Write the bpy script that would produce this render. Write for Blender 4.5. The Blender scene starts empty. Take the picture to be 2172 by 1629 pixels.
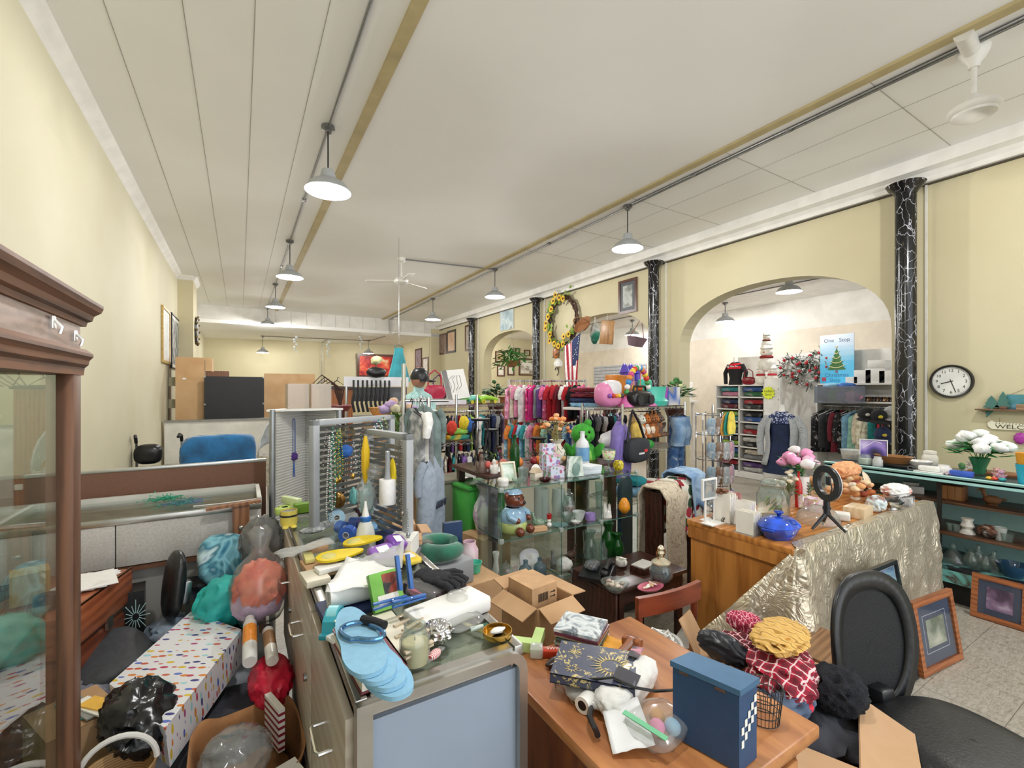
import bpy,bmesh,math,random
from math import cos,sin,pi as PI,radians as dg,sqrt,copysign as csgn
from mathutils import Vector,Matrix,Euler,noise
R=random.Random(7)
SC=bpy.context.scene
COL=SC.collection
# ---------------------------------------------------------------- camera, sky, exposure
CAM_H,YAW,FPX=1.55,0.54209,958.0
SN,CS=sin(YAW),cos(YAW)
cam=bpy.data.cameras.new('camera');cam.sensor_width=36.0;cam.lens=36.0 * FPX / 2172
cam.shift_y=12.5 / 2172;cam.clip_start=0.02
cam_ob=bpy.data.objects.new('camera',cam);COL.objects.link(cam_ob)
cam_ob.location=(0,0,CAM_H);cam_ob.rotation_euler=(PI/2,0,-YAW);SC.camera=cam_ob
W=bpy.data.worlds.new('daylight');SC.world=W;W.use_nodes=True
W.node_tree.nodes['Background'].inputs[0].default_value=(0.93,0.96,1,1)
W.node_tree.nodes['Background'].inputs[1].default_value=2.1
vs=SC.view_settings;vs.view_transform='Standard';vs.look='None';vs.gamma=1;vs.use_curve_mapping=False
vs.exposure=0.36
LAMP_W,LAMP_COL=74.0,(1,0.985,0.96)
cy=SC.cycles;cy.max_bounces=7;cy.transparent_max_bounces=24;cy.diffuse_bounces=4;cy.glossy_bounces=3;cy.transmission_bounces=4
cy.sample_clamp_indirect=4.0;cy.use_denoising=True;cy.caustics_reflective=False;cy.caustics_refractive=False

# ---------------------------------------------------------------- helpers
def ray(px,py):
    u=(px-1086)/FPX;v=(827-py)/FPX
    return Vector((u*CS+SN,-u*SN+CS,v))
def P(px,py,z=None,x=None,y=None,s=None):
    d=ray(px,py)
    if z is not None:s=(z-CAM_H)/d.z
    elif x is not None:s=x/d.x
    elif y is not None:s=y/d.y
    return Vector((d.x*s,d.y*s,CAM_H+d.z*s))
def mpp(p):   # metres per photo pixel at a point
    return (p.x*SN+p.y*CS)/FPX
def lin(c):
    if isinstance(c,str):
        c=c.lstrip('#');c=[int(c[i:i+2],16)/255 for i in (0,2,4)]
    return tuple(((v/12.92) if v <= .04045 else ((v+.055)/1.055)**2.4) for v in c[:3]) + (1,)
MC={}
def newmat(name):
    m=bpy.data.materials.new(name);m.use_nodes=True
    nt=m.node_tree;return m,nt,nt.nodes['Principled BSDF']
def coords(nt,scale=(1,1,1),rot=(0,0,0)):
    t=nt.nodes.new('ShaderNodeTexCoord');mp=nt.nodes.new('ShaderNodeMapping')
    mp.inputs['Scale'].default_value=scale;mp.inputs['Rotation'].default_value=rot
    nt.links.new(t.outputs['Object'],mp.inputs['Vector']);return mp.outputs['Vector']
def ramp(nt,fac,stops,mode='LINEAR'):
    r=nt.nodes.new('ShaderNodeValToRGB');e=r.color_ramp;e.interpolation=mode
    while len(e.elements) < len(stops):e.elements.new(.5)
    for el,(p,c) in zip(e.elements,stops):el.position=p;el.color=lin(c)
    nt.links.new(fac,r.inputs['Fac']);return r.outputs['Color']
def bump(nt,b,h,strength,dist=.01):
    n=nt.nodes.new('ShaderNodeBump');n.inputs['Strength'].default_value=strength;n.inputs['Distance'].default_value=dist
    nt.links.new(h,n.inputs['Height']);nt.links.new(n.outputs['Normal'],b.inputs['Normal'])
def noisetex(nt,vec,scale,detail=3,dist=0.0,rough=.5):
    n=nt.nodes.new('ShaderNodeTexNoise');n.inputs['Scale'].default_value=scale;n.inputs['Detail'].default_value=detail
    n.inputs['Distortion'].default_value=dist;n.inputs['Roughness'].default_value=rough
    nt.links.new(vec,n.inputs['Vector']);return n.outputs['Fac']
def shade(c,k):
    if isinstance(c,str):c=[int(c.lstrip('#')[i:i+2],16)/255 for i in (0,2,4)]
    return tuple(max(0,min(1,v*k)) for v in c[:3])
def mat(c,rough=.5,metal=0.0,var=.08,scale=14,bmp=0.0,bscale=None,coat=0.0,sheen=0.0,name=None):
    """plain procedural material: a colour with a little noise in it and optional bump"""
    key=('m',c,rough,metal,var,scale,bmp,bscale,coat,sheen)
    if key in MC:return MC[key]
    m,nt,b=newmat(name or 'surface');v=coords(nt)
    f=noisetex(nt,v,scale)
    nt.links.new(ramp(nt,f,[(.3,shade(c,1-var)),(.7,shade(c,1+var))]),b.inputs['Base Color'])
    b.inputs['Roughness'].default_value=rough;b.inputs['Metallic'].default_value=metal
    if coat:b.inputs['Coat Weight'].default_value=coat
    if sheen:b.inputs['Sheen Weight'].default_value=sheen
    if bmp:bump(nt,b,noisetex(nt,v,bscale or scale*4,4),bmp)
    MC[key]=m;return m
def cloth(c,var=.12):return mat(c,.9,0,var,18,.25,60)
def plastic(c,rough=.35):return mat(c,rough,0,.04,6)
def ceramic(c):return mat(c,.2,0,.05,10,coat=.4)
def metalm(c='#b9bcc0',rough=.3):return mat(c,rough,1.0,.05,10)
def paint(c,rough=.5,var=.05):return mat(c,rough,0,var,5)
def glass(tint='#eef6f3',refl=1.0,rough=.02,alpha=0.0,ior=1.5):
    """thin clear glass: fresnel mirror over a tinted see-through body"""
    key=('g',tint,refl,rough,alpha,ior)
    if key in MC:return MC[key]
    m=bpy.data.materials.new('clear_glass');m.use_nodes=True;nt=m.node_tree;nt.nodes.clear()
    out=nt.nodes.new('ShaderNodeOutputMaterial');mix=nt.nodes.new('ShaderNodeMixShader');tr=nt.nodes.new('ShaderNodeBsdfTransparent')
    gl=nt.nodes.new('ShaderNodeBsdfGlossy');lw=nt.nodes.new('ShaderNodeLayerWeight');lw.inputs['Blend'].default_value=.5
    pw=nt.nodes.new('ShaderNodeMath');pw.operation='POWER';pw.inputs[1].default_value=4.0
    mu=nt.nodes.new('ShaderNodeMath');mu.operation='MULTIPLY_ADD';mu.inputs[1].default_value=.85*refl;mu.inputs[2].default_value=.045*refl;mu.use_clamp=True
    tr.inputs['Color'].default_value=lin(tint);gl.inputs['Roughness'].default_value=rough
    nt.links.new(lw.outputs['Facing'],pw.inputs[0]);nt.links.new(pw.outputs[0],mu.inputs[0]);nt.links.new(mu.outputs[0],mix.inputs['Fac'])
    src=tr.outputs[0]
    if alpha:
        df=nt.nodes.new('ShaderNodeBsdfDiffuse');df.inputs['Color'].default_value=lin(tint);m2=nt.nodes.new('ShaderNodeMixShader')
        m2.inputs['Fac'].default_value=alpha;nt.links.new(src,m2.inputs[1]);nt.links.new(df.outputs[0],m2.inputs[2]);src=m2.outputs[0]
    nt.links.new(src,mix.inputs[1]);nt.links.new(gl.outputs[0],mix.inputs[2]);nt.links.new(mix.outputs[0],out.inputs['Surface'])
    MC[key]=m;return m
def wood(c1,c2,scale=6,axis=0,rough=.35,stretch=14,bmp=.08):
    key=('w',c1,c2,scale,axis,rough,stretch)
    if key in MC:return MC[key]
    m,nt,b=newmat('wood');sc=[scale*2]*3;sc[axis]=scale*2/stretch*1.6
    v=coords(nt,tuple(sc));n=noisetex(nt,v,2.2,5,1.2,.6)
    w=nt.nodes.new('ShaderNodeTexWave');w.inputs['Scale'].default_value=.9;w.inputs['Distortion'].default_value=7;w.inputs['Detail'].default_value=2
    w.bands_direction='XYZ'[(axis+1) % 3];nt.links.new(v,w.inputs['Vector'])
    mx=nt.nodes.new('ShaderNodeMath');mx.operation='ADD';mx.inputs[1].default_value=0
    a=nt.nodes.new('ShaderNodeMath');a.operation='MULTIPLY';a.inputs[1].default_value=.4
    nt.links.new(w.outputs['Fac'],a.inputs[0]);nt.links.new(a.outputs[0],mx.inputs[0]);nt.links.new(n,mx.inputs[1])
    nt.links.new(ramp(nt,mx.outputs[0],[(.35,c1),(.85,c2)]),b.inputs['Base Color'])
    b.inputs['Roughness'].default_value=rough
    if bmp:bump(nt,b,n,bmp,.004)
    MC[key]=m;return m
def speck(base,cols,scale=30,rough=.6,size=.35):
    """a base colour with scattered voronoi specks of other colours"""
    key=('s',base,tuple(cols),scale,rough,size)
    if key in MC:return MC[key]
    m,nt,b=newmat('speckled');v=coords(nt)
    vo=nt.nodes.new('ShaderNodeTexVoronoi');vo.inputs['Scale'].default_value=scale;nt.links.new(v,vo.inputs['Vector'])
    sep=nt.nodes.new('ShaderNodeSeparateColor');nt.links.new(vo.outputs['Color'],sep.inputs[0])
    n=len(cols);col=ramp(nt,sep.outputs[0],[(i/n,c) for i,c in enumerate(cols)],'CONSTANT')
    lt=nt.nodes.new('ShaderNodeMath');lt.operation='LESS_THAN';lt.inputs[1].default_value=size;nt.links.new(vo.outputs['Distance'],lt.inputs[0])
    mx=nt.nodes.new('ShaderNodeMix');mx.data_type='RGBA';mx.inputs[6].default_value=lin(base)
    nt.links.new(lt.outputs[0],mx.inputs[0]);nt.links.new(col,mx.inputs[7]);nt.links.new(mx.outputs[2],b.inputs['Base Color'])
    b.inputs['Roughness'].default_value=rough;MC[key]=m;return m
def mottle(cols,scale=8,rough=.6,detail=4,dist=.6,bmp=0):
    """several colours blended through noise: printed pictures, patterned cloth, knit"""
    key=('mo',tuple(cols),scale,rough,detail,dist,bmp)
    if key in MC:return MC[key]
    m,nt,b=newmat('mottled');v=coords(nt);f=noisetex(nt,v,scale,detail,dist)
    n=len(cols);nt.links.new(ramp(nt,f,[(.28+.44*i/max(1,n-1),c) for i,c in enumerate(cols)]),b.inputs['Base Color'])
    b.inputs['Roughness'].default_value=rough
    if bmp:bump(nt,b,f,bmp)
    MC[key]=m;return m
def stripes(c1,c2,scale=20,axis='X',rough=.7,sharp=.5,c3=None):
    key=('st',c1,c2,scale,axis,rough,sharp,c3)
    if key in MC:return MC[key]
    m,nt,b=newmat('striped');v=coords(nt)
    w=nt.nodes.new('ShaderNodeTexWave');w.inputs['Scale'].default_value=scale;w.bands_direction=axis;nt.links.new(v,w.inputs['Vector'])
    st=[(0,c1),(sharp,c2)] + ([(min(.98,sharp+.3),c3)] if c3 else [])
    nt.links.new(ramp(nt,w.outputs['Fac'],st,'CONSTANT'),b.inputs['Base Color']);b.inputs['Roughness'].default_value=rough
    MC[key]=m;return m
def plaid(base,dark,light,scale=9):
    key=('pl',base,dark,light,scale)
    if key in MC:return MC[key]
    m,nt,b=newmat('plaid');v=coords(nt,(1,1,1),(.3,.2,.5));last=None
    cur=lin(base);prev=None
    for i,(ax,c,th,k) in enumerate((('X',dark,.55,1),('Y',dark,.55,1),('X',light,.965,1),('Y',light,.965,1))):
        w=nt.nodes.new('ShaderNodeTexWave');w.inputs['Scale'].default_value=scale*k;w.bands_direction=ax;w.inputs['Phase Offset'].default_value=0 if i < 2 else 2.6
        nt.links.new(v,w.inputs['Vector'])
        g=nt.nodes.new('ShaderNodeMath');g.operation='GREATER_THAN';g.inputs[1].default_value=th;nt.links.new(w.outputs['Fac'],g.inputs[0])
        q=nt.nodes.new('ShaderNodeMath');q.operation='MULTIPLY';q.inputs[1].default_value=.5 if i < 2 else .75;nt.links.new(g.outputs[0],q.inputs[0])
        mx=nt.nodes.new('ShaderNodeMix');mx.data_type='RGBA';mx.inputs[6].default_value=cur;mx.inputs[7].default_value=lin(c)
        nt.links.new(q.outputs[0],mx.inputs[0])
        if prev:nt.links.new(prev,mx.inputs[6])
        prev=mx.outputs[2]
    nt.links.new(prev,b.inputs['Base Color']);b.inputs['Roughness'].default_value=.9;MC[key]=m;return m
def glow(c,strength):
    key=('e',c,strength)
    if key in MC:return MC[key]
    m,nt,b=newmat('lit_lamp');b.inputs['Emission Color'].default_value=lin(c);b.inputs['Emission Strength'].default_value=strength
    MC[key]=m;return m

I4=Matrix.Identity(4)
class MB:
    def __init__(s):s.bm=bmesh.new()
    def _tf(s,vs,M):
        for v in vs:v.co=M @ v.co
    def box(s,c,d,rot=None,bev=0.0,seg=2):
        r=bmesh.ops.create_cube(s.bm,size=1);vs=r['verts']
        for v in vs:v.co=Vector((v.co.x*d[0],v.co.y*d[1],v.co.z*d[2]))
        if bev:
            es=list({e for v in vs for e in v.link_edges})
            q=bmesh.ops.bevel(s.bm,geom=es,offset=min(bev,min(d)*.49),segments=seg,profile=.5,affect='EDGES')
            vs=list({v for f in q['faces'] for v in f.verts} | {v for v in vs if v.is_valid})
        M=Matrix.Translation(c) @ ((rot.to_matrix().to_4x4() if isinstance(rot,Euler) else rot) if rot else I4)
        s._tf(vs,M);return s
    def cyl(s,p0,p1,r0,r1=None,n=12,cap=True):
        p0=Vector(p0);p1=Vector(p1);r1=r0 if r1 is None else r1;d=p1-p0
        r=bmesh.ops.create_cone(s.bm,cap_ends=cap,segments=n,radius1=r0,radius2=max(r1,1e-5),depth=d.length)
        s._tf(r['verts'],Matrix.Translation((p0+p1)/2) @ d.to_track_quat('Z','Y').to_matrix().to_4x4());return s
    def lathe(s,prof,c=(0,0,0),n=24,M=None,sq=None,closed=False):
        """profile of (radius, z); sq=(a,b) squashes the section; M places it"""
        rings=[];M=(Matrix.Translation(c) @ M) if M else Matrix.Translation(c)
        for (r,z) in prof:
            if r < 1e-6:rings.append([s.bm.verts.new(M @ Vector((0,0,z)))])
            else:rings.append([s.bm.verts.new(M @ Vector((r*cos(2*PI*i/n)*(sq[0] if sq else 1),r*sin(2*PI*i/n)*(sq[1] if sq else 1),z))) for i in range(n)])
        pairs=list(zip(rings,rings[1:]))
        for a,b in pairs:
            for i in range(n):
                j=(i+1) % n
                f=[a[i % len(a)],a[j % len(a)],b[j % len(b)],b[i % len(b)]]
                f=list(dict.fromkeys(f))
                if len(f) >= 3:
                    try:s.bm.faces.new(f)
                    except ValueError:pass
        return s
    def tube(s,pts,r,n=6,closed=False,taper=None):
        pts=[Vector(p) for p in pts];m=len(pts);rings=[];up=Vector((0,0,1))
        prevx=None
        for i,p in enumerate(pts):
            t=(pts[(i+1) % m]-pts[i-1]) if closed else (pts[min(i+1,m-1)]-pts[max(i-1,0)])
            if t.length < 1e-9:t=Vector((0,0,1))
            t.normalize()
            x=prevx - t*prevx.dot(t) if prevx else (t.cross(up) if abs(t.z) < .95 else t.cross(Vector((1,0,0))))
            if x.length < 1e-6:x=t.orthogonal()
            x.normalize();y=t.cross(x);prevx=x
            rr=(r(i/(m-1)) if callable(r) else r)
            rings.append([s.bm.verts.new(p + x*rr*cos(2*PI*k/n) + y*rr*sin(2*PI*k/n)) for k in range(n)])
        for a,b in (zip(rings,rings[1:]+rings[:1]) if closed else zip(rings,rings[1:])):
            for k in range(n):s.bm.faces.new((a[k],a[(k+1) % n],b[(k+1) % n],b[k]))
        if not closed:
            s.bm.faces.new(rings[0][::-1]);s.bm.faces.new(rings[-1])
        return s
    def ball(s,c,r,sub=2,amp=0.0,freq=3.0,seed=0.0,rot=None,flat=None,ridge=False):
        q=bmesh.ops.create_icosphere(s.bm,subdivisions=sub,radius=1);vs=q['verts']
        r=(r,r,r) if isinstance(r,(int,float)) else r;off=Vector((seed*3.1,seed*1.7,seed*.9))
        for v in vs:
            k=1.0
            if amp:
                nz=noise.noise(v.co*freq+off) + .5*noise.noise(v.co*freq*2.1+off)
                k=1 + amp*((.35-abs(nz))*1.6 if ridge else nz)
            co=Vector((v.co.x*r[0]*k,v.co.y*r[1]*k,v.co.z*r[2]*k))
            if flat is not None and co.z < flat:co.z=flat + (co.z-flat)*.08
            v.co=co
        M=Matrix.Translation(c) @ (rot.to_matrix().to_4x4() if rot else I4);s._tf(vs,M);return s
    def pad(s,c,r,n=4.0,sub=3,amp=0.0,freq=2.5,seed=0.0,rot=None,sag=0.0):
        """soft rounded slab: cushions, folded clothes, filled bags"""
        q=bmesh.ops.create_icosphere(s.bm,subdivisions=sub,radius=1);off=Vector((seed*2.3,seed*1.1,seed*.7))
        for v in q['verts']:
            d=(abs(v.co.x)**n+abs(v.co.y)**n+abs(v.co.z)**n)**(1/n);p=v.co/d
            k=1+amp*(noise.noise(p*freq+off)+.5*noise.noise(p*freq*2.3+off)) if amp else 1
            v.co=Vector((p.x*r[0]*k,p.y*r[1]*k,p.z*r[2]*k-sag*(p.x*p.x+p.y*p.y)*r[2]))
        M=Matrix.Translation(c) @ (rot.to_matrix().to_4x4() if rot else I4);s._tf(q['verts'],M);return s
    def prism(s,pts,h,M=I4):
        """extrude a 2-d outline (x,y) by h along z"""
        a=[s.bm.verts.new(M @ Vector((x,y,0))) for x,y in pts];b=[s.bm.verts.new(M @ Vector((x,y,h))) for x,y in pts]
        n=len(pts);s.bm.faces.new(a[::-1]);s.bm.faces.new(b)
        for i in range(n):s.bm.faces.new((a[i],a[(i+1) % n],b[(i+1) % n],b[i]))
        return s
    def grid(s,f,nu,nv,cu=False):
        g=[[s.bm.verts.new(f(i/(nu if cu else nu-1),j/(nv-1))) for j in range(nv)] for i in range(nu)]
        for i in range(nu if cu else nu-1):
            for j in range(nv-1):s.bm.faces.new((g[i][j],g[(i+1) % nu][j],g[(i+1) % nu][j+1],g[i][j+1]))
        return s
    def face(s,pts):s.bm.faces.new([s.bm.verts.new(p) for p in pts]);return s
    def quadbox(s,a,b,c,d,n):   # slab with corners a,b,c,d pushed by vector n
        a,b,c,d,n=map(Vector,(a,b,c,d,n));lo=[s.bm.verts.new(p) for p in (a,b,c,d)];hi=[s.bm.verts.new(p+n) for p in (a,b,c,d)]
        s.bm.faces.new(lo[::-1]);s.bm.faces.new(hi)
        for i in range(4):s.bm.faces.new((lo[i],lo[(i+1) % 4],hi[(i+1) % 4],hi[i]))
        return s
    def build(s,name,m,parent=None,loc=None,rot=None,smooth=35,solid=0.0,sub=0):
        bmesh.ops.recalc_face_normals(s.bm,faces=s.bm.faces)
        me=bpy.data.meshes.new(name);s.bm.to_mesh(me);s.bm.free()
        if smooth:
            me.polygons.foreach_set('use_smooth',[True]*len(me.polygons))
            me.set_sharp_from_angle(angle=dg(smooth))
        if m:me.materials.append(m)
        o=bpy.data.objects.new(name,me);COL.objects.link(o)
        if parent:o.parent=parent
        if loc is not None:o.location=loc
        if rot is not None:o.rotation_euler=rot
        if solid:q=o.modifiers.new('thickness','SOLIDIFY');q.thickness=solid;q.offset=0
        if sub:q=o.modifiers.new('smooth','SUBSURF');q.levels=q.render_levels=sub
        return o
def tag(o,label,cat,group=None,kind=None):
    o['label']=label;o['category']=cat
    if group:o['group']=group
    if kind:o['kind']=kind
    return o
def thing(name,label,cat,loc=(0,0,0),rz=0.0,group=None,rot=None):
    o=bpy.data.objects.new(name,None);COL.objects.link(o);o.empty_display_size=.05
    o.location=loc;o.rotation_euler=rot or (0,0,rz);return tag(o,label,cat,group)
def one(name,label,cat,mb,m,loc=(0,0,0),rz=0.0,group=None,rot=None,**k):
    o=mb.build(name,m,None,loc,rot or (0,0,rz),**k);return tag(o,label,cat,group)
def struct(name,mb,m,parent=None,**k):
    o=mb.build(name,m,parent,**k)
    if not parent:o['kind']='structure'
    return o
def tone(o,label):o['label']=label;return o
ORD='first second third fourth fifth sixth seventh eighth ninth tenth eleventh twelfth thirteenth fourteenth fifteenth sixteenth seventeenth eighteenth nineteenth twentieth'.split()
ORD+=['twenty-'+w for w in ORD[:9]] + ['thirtieth'] + ['thirty-'+w for w in ORD[:9]] + ['fortieth']
def text(s,size,m,parent=None,loc=(0,0,0),rot=(0,0,0),depth=.0008,name='lettering',align='CENTER',sx=1.0):
    c=bpy.data.curves.new(name,'FONT');c.body=s;c.size=size;c.extrude=depth;c.align_x=align;c.align_y='CENTER'
    t=bpy.data.objects.new(name,c);me=bpy.data.meshes.new_from_object(t);bpy.data.objects.remove(t)
    if sx != 1:me.transform(Matrix.Diagonal((sx,1,1,1)))
    me.materials.append(m);o=bpy.data.objects.new(name,me);COL.objects.link(o)
    if parent:o.parent=parent
    o.location=loc;o.rotation_euler=rot;return o
def dup(o,loc=None,rz=None,label=None,parent=None,m=None):
    c=o.copy();COL.objects.link(c)
    if parent:c.parent=parent
    if loc is not None:c.location=loc
    if rz is not None:c.rotation_euler=(0,0,rz)
    if label:c['label']=label
    for ch in o.children:dup(ch,parent=c)
    return c
# ================================================================ THE SETTING
HC=3.91
wall_paint=mottle(['#cbc5a9','#d0cbb1','#d5d0b9'],.8,.7,3,.3)
wall_olive=mottle(['#c3b997','#c7be9d','#cbc3a4'],.8,.7,3,.3)
white_paint=paint('#e6e4df',.6,.03);soft_white=paint('#dddbd6',.55,.03)
def floor_mat():
    m,nt,b=newmat('vinyl_floor');v=coords(nt)
    br=nt.nodes.new('ShaderNodeTexBrick');br.offset=0;br.inputs['Scale'].default_value=1.0
    br.inputs['Brick Width'].default_value=.305;br.inputs['Row Height'].default_value=.305;br.inputs['Mortar Size'].default_value=.0016
    br.inputs['Color1'].default_value=lin('#bdb6aa');br.inputs['Color2'].default_value=lin('#b7b0a3');br.inputs['Mortar'].default_value=lin('#7f786c')
    nt.links.new(v,br.inputs['Vector']);v2=coords(nt,(1,3,1));f=noisetex(nt,v2,22,5,1,.7)
    mx=nt.nodes.new('ShaderNodeMix');mx.data_type='RGBA';mx.blend_type='MULTIPLY';mx.inputs[0].default_value=.8
    nt.links.new(br.outputs['Color'],mx.inputs[6]);nt.links.new(ramp(nt,f,[(.3,'#b3ab9c'),(.6,'#ffffff')]),mx.inputs[7])
    nt.links.new(mx.outputs[2],b.inputs['Base Color']);b.inputs['Roughness'].default_value=.35;return m
def ceiling_mat():
    m,nt,b=newmat('ceiling_board');v=coords(nt)
    b.inputs['Base Color'].default_value=lin('#dcdbd7');b.inputs['Roughness'].default_value=.7
    f=noisetex(nt,v,1.2,3);nt.links.new(ramp(nt,f,[(.3,'#efefed'),(.7,'#f3f3f1')]),b.inputs['Base Color']);return m
struct('floor',MB().box((4.5,8,-.05),(13.4,25,.1)),floor_mat(),smooth=0)
cm=ceiling_mat()
c=struct('ceiling',MB().box((2.5,6.0,HC+.05),(7.6,18.4,.1)),cm,smooth=0)
struct('ceiling_rear',MB().box((2.6,17.3,3.47),(7.8,4.5,.1)),cm,smooth=0)
struct('ceiling_side',MB().box((8.15,7.2,3.47),(3.6,20.6,.1)),white_paint,smooth=0)
# board joints: shallow dark gaps in the ceiling
gap=paint('#a19e95',.8)
mb=MB()
for x in (-.71,-.30,.08,.47):mb.box((x,6.0,HC-.001),(.004,18,.003))
struct('trim_1',mb,gap,smooth=0)
mb=MB()
for y in (.3,1.55,2.75,4.0,5.2,6.4):mb.box((5.0,y,HC-.001),(1.75,.004,.003))
for x in (4.75,5.35):mb.box((x,3.2,HC-.001),(.003,6.6,.003))
struct('trim_2',mb,gap,smooth=0)
tan=paint('#b8a97f',.6)
struct('trim_3',MB().box((.93,6.0,HC-.012),(.085,18.1,.024)),tan,smooth=0)
struct('trim_4',MB().box((4.06,6.0,HC-.012),(.085,18.1,.024)),tan,smooth=0)
# left wall, pilaster, rear walls
struct('wall_left',MB().box((-1.2,8,1.95),(.2,23.5,3.92)),wall_paint,smooth=0)
struct('column_1',MB().box((-.965,11.9,1.95),(.27,.9,3.92)),wall_olive,smooth=0)
struct('wall_rear',MB().quadbox((-1.3,19.5,0),(6.1,18.75,0),(6.1,18.75,3.6),(-1.3,19.5,3.6),(0,.2,0)),wall_olive,smooth=0)
struct('wall_recess',MB().box((5.83,17.1,1.75),(.2,3.8,3.5)),wall_olive,smooth=0)
struct('beam_rear',MB().box((2.45,15.35,3.72),(7.1,.55,.5)),soft_white,smooth=0)
mb=MB()
for i in range(12):mb.box((.9+i*.42,15.068,3.72),(.004,.006,.46))
struct('trim_5',mb,gap,smooth=0)
cr=MB()
cr.prism([(0,0),(.09,0),(.075,-.03),(.03,-.07),(0,-.1)],14.4,Matrix(((1,0,0,-1.1),(0,0,1,-3),(0,1,0,HC),(0,0,0,1))))
cr.prism([(0,0),(.07,0),(.05,-.03),(.02,-.07),(0,-.09)],.27,Matrix(((0,0,1,-1.1),(-1,0,0,11.45),(0,1,0,HC),(0,0,0,1))))
cr.prism([(0,0),(.07,0),(.05,-.03),(.02,-.07),(0,-.09)],.9,Matrix(((1,0,0,-.83),(0,0,1,11.45),(0,1,0,HC),(0,0,0,1))))
struct('trim_6',cr,white_paint,smooth=0)
# right wall with its three arches
XW,TW=6.08,.26
def arch_pts(y0,y1,zs,za,ex=2.25,n=26):
    c,a=(y0+y1)/2,(y1-y0)/2;pts=[(y0,0)]
    for i in range(n+1):
        t=PI*(1-i/n);ct,st=cos(t),sin(t)
        pts.append((c+a*csgn(abs(ct)**(2/ex),ct),zs+(za-zs)*abs(st)**(2/ex)))
    return pts+[(y1,0)]
out=[(-3,0)]
for a in ((2.08,4.86,2.2,3.02),(5.42,8.05,2.25,3.04),(8.87,11.7,2.4,3.1)):out+=arch_pts(*a)
out+=[(15.2,0),(15.2,HC),(-3,HC)]
struct('wall_right',MB().prism(out,TW,Matrix(((0,0,1,XW),(1,0,0,0),(0,1,0,0),(0,0,0,1)))),wall_olive,smooth=0)
struct('wall_return',MB().box((6.0,15.2,1.75),(.5,.3,3.9)),wall_olive,smooth=0)
bm_=MB()
bm_.prism([(0,0),(-.07,0),(-.07,.05),(-.11,.09),(-.19,.11),(-.19,.24),(0,.24)],18.1,Matrix(((1,0,0,XW),(0,0,1,-3),(0,1,0,HC-.235),(0,0,0,1))))
struct('beam_right',bm_,white_paint,smooth=0)
struct('trim_7',MB().box((XW-.015,6.05,HC-.245),(.03,18,.012)),paint('#4d4638',.8),smooth=0)
# side room behind the arches
struct('wall_side_upper',MB().box((10.0,7.2,3.11),(.2,20.6,.62)),white_paint,smooth=0)
struct('wall_side',MB().box((10.0,7.2,1.4),(.2,20.6,2.8)),paint('#e3d9c9',.7,.03),smooth=0)
struct('wall_side_rear',MB().box((8.1,14.3,1.75),(3.6,.2,3.5)),wall_olive,smooth=0)
# marble columns
def marble():
    m,nt,b=newmat('black_marble');v=coords(nt,(1,1,.55));n1=nt.nodes.new('ShaderNodeTexNoise');n1.inputs['Scale'].default_value=5;n1.inputs['Detail'].default_value=3
    nt.links.new(v,n1.inputs['Vector'])
    ad=nt.nodes.new('ShaderNodeMixRGB');ad.blend_type='ADD';ad.inputs[0].default_value=.45;nt.links.new(v,ad.inputs[1]);nt.links.new(n1.outputs['Color'],ad.inputs[2])
    vo=nt.nodes.new('ShaderNodeTexVoronoi');vo.feature='DISTANCE_TO_EDGE';vo.inputs['Scale'].default_value=8.5;nt.links.new(ad.outputs[0],vo.inputs['Vector'])
    n2=noisetex(nt,v,7,3,2);n3=noisetex(nt,v,40,2)
    w=nt.nodes.new('ShaderNodeMath');w.operation='MULTIPLY';w.inputs[1].default_value=.072;nt.links.new(n2,w.inputs[0])
    s=nt.nodes.new('ShaderNodeMath');s.operation='SUBTRACT';nt.links.new(w.outputs[0],s.inputs[0]);nt.links.new(vo.outputs['Distance'],s.inputs[1])
    veins=ramp(nt,s.outputs[0],[(.0,'#0b0b0d'),(.012,'#16171b'),(.035,'#b9bac4'),(.06,'#e6e6ee')])
    fl=ramp(nt,n3,[(.62,'#000000'),(.72,'#4a4032')])
    ad2=nt.nodes.new('ShaderNodeMixRGB');ad2.blend_type='ADD';ad2.inputs[0].default_value=.8;nt.links.new(veins,ad2.inputs[1]);nt.links.new(fl,ad2.inputs[2])
    nt.links.new(ad2.outputs[0],b.inputs['Base Color']);b.inputs['Roughness'].default_value=.18;return m
mar=marble();whitetrim=paint('#d8d6cd',.5)
colz=['beside the wall clock','between the wide arch and the middle arch','beside the sunflower wreath','beyond the arch with the hanging fern']
for i,y in enumerate((1.9,5.22,8.70,12.12)):
    t=thing('marble_column','black and white marbled round column '+colz[i],'column',(XW-.185,y,0),group='marbled columns along the arched wall');t['kind']='thing'
    MB().lathe([(.088,0),(.088,3.59)],n=28).build('shaft',mar,t)
    MB().lathe([(.088,3.56),(.10,3.585),(.105,3.60),(.15,3.645),(.155,3.66),(.165,3.672),(0,3.672)],n=28).build('capital',mar,t)
    tone(MB().box((.165,-.115,1.83),(.02,.018,3.66)).build('edge_strip',whitetrim,t,smooth=0),'pale wall strip beside the shaft')
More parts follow.
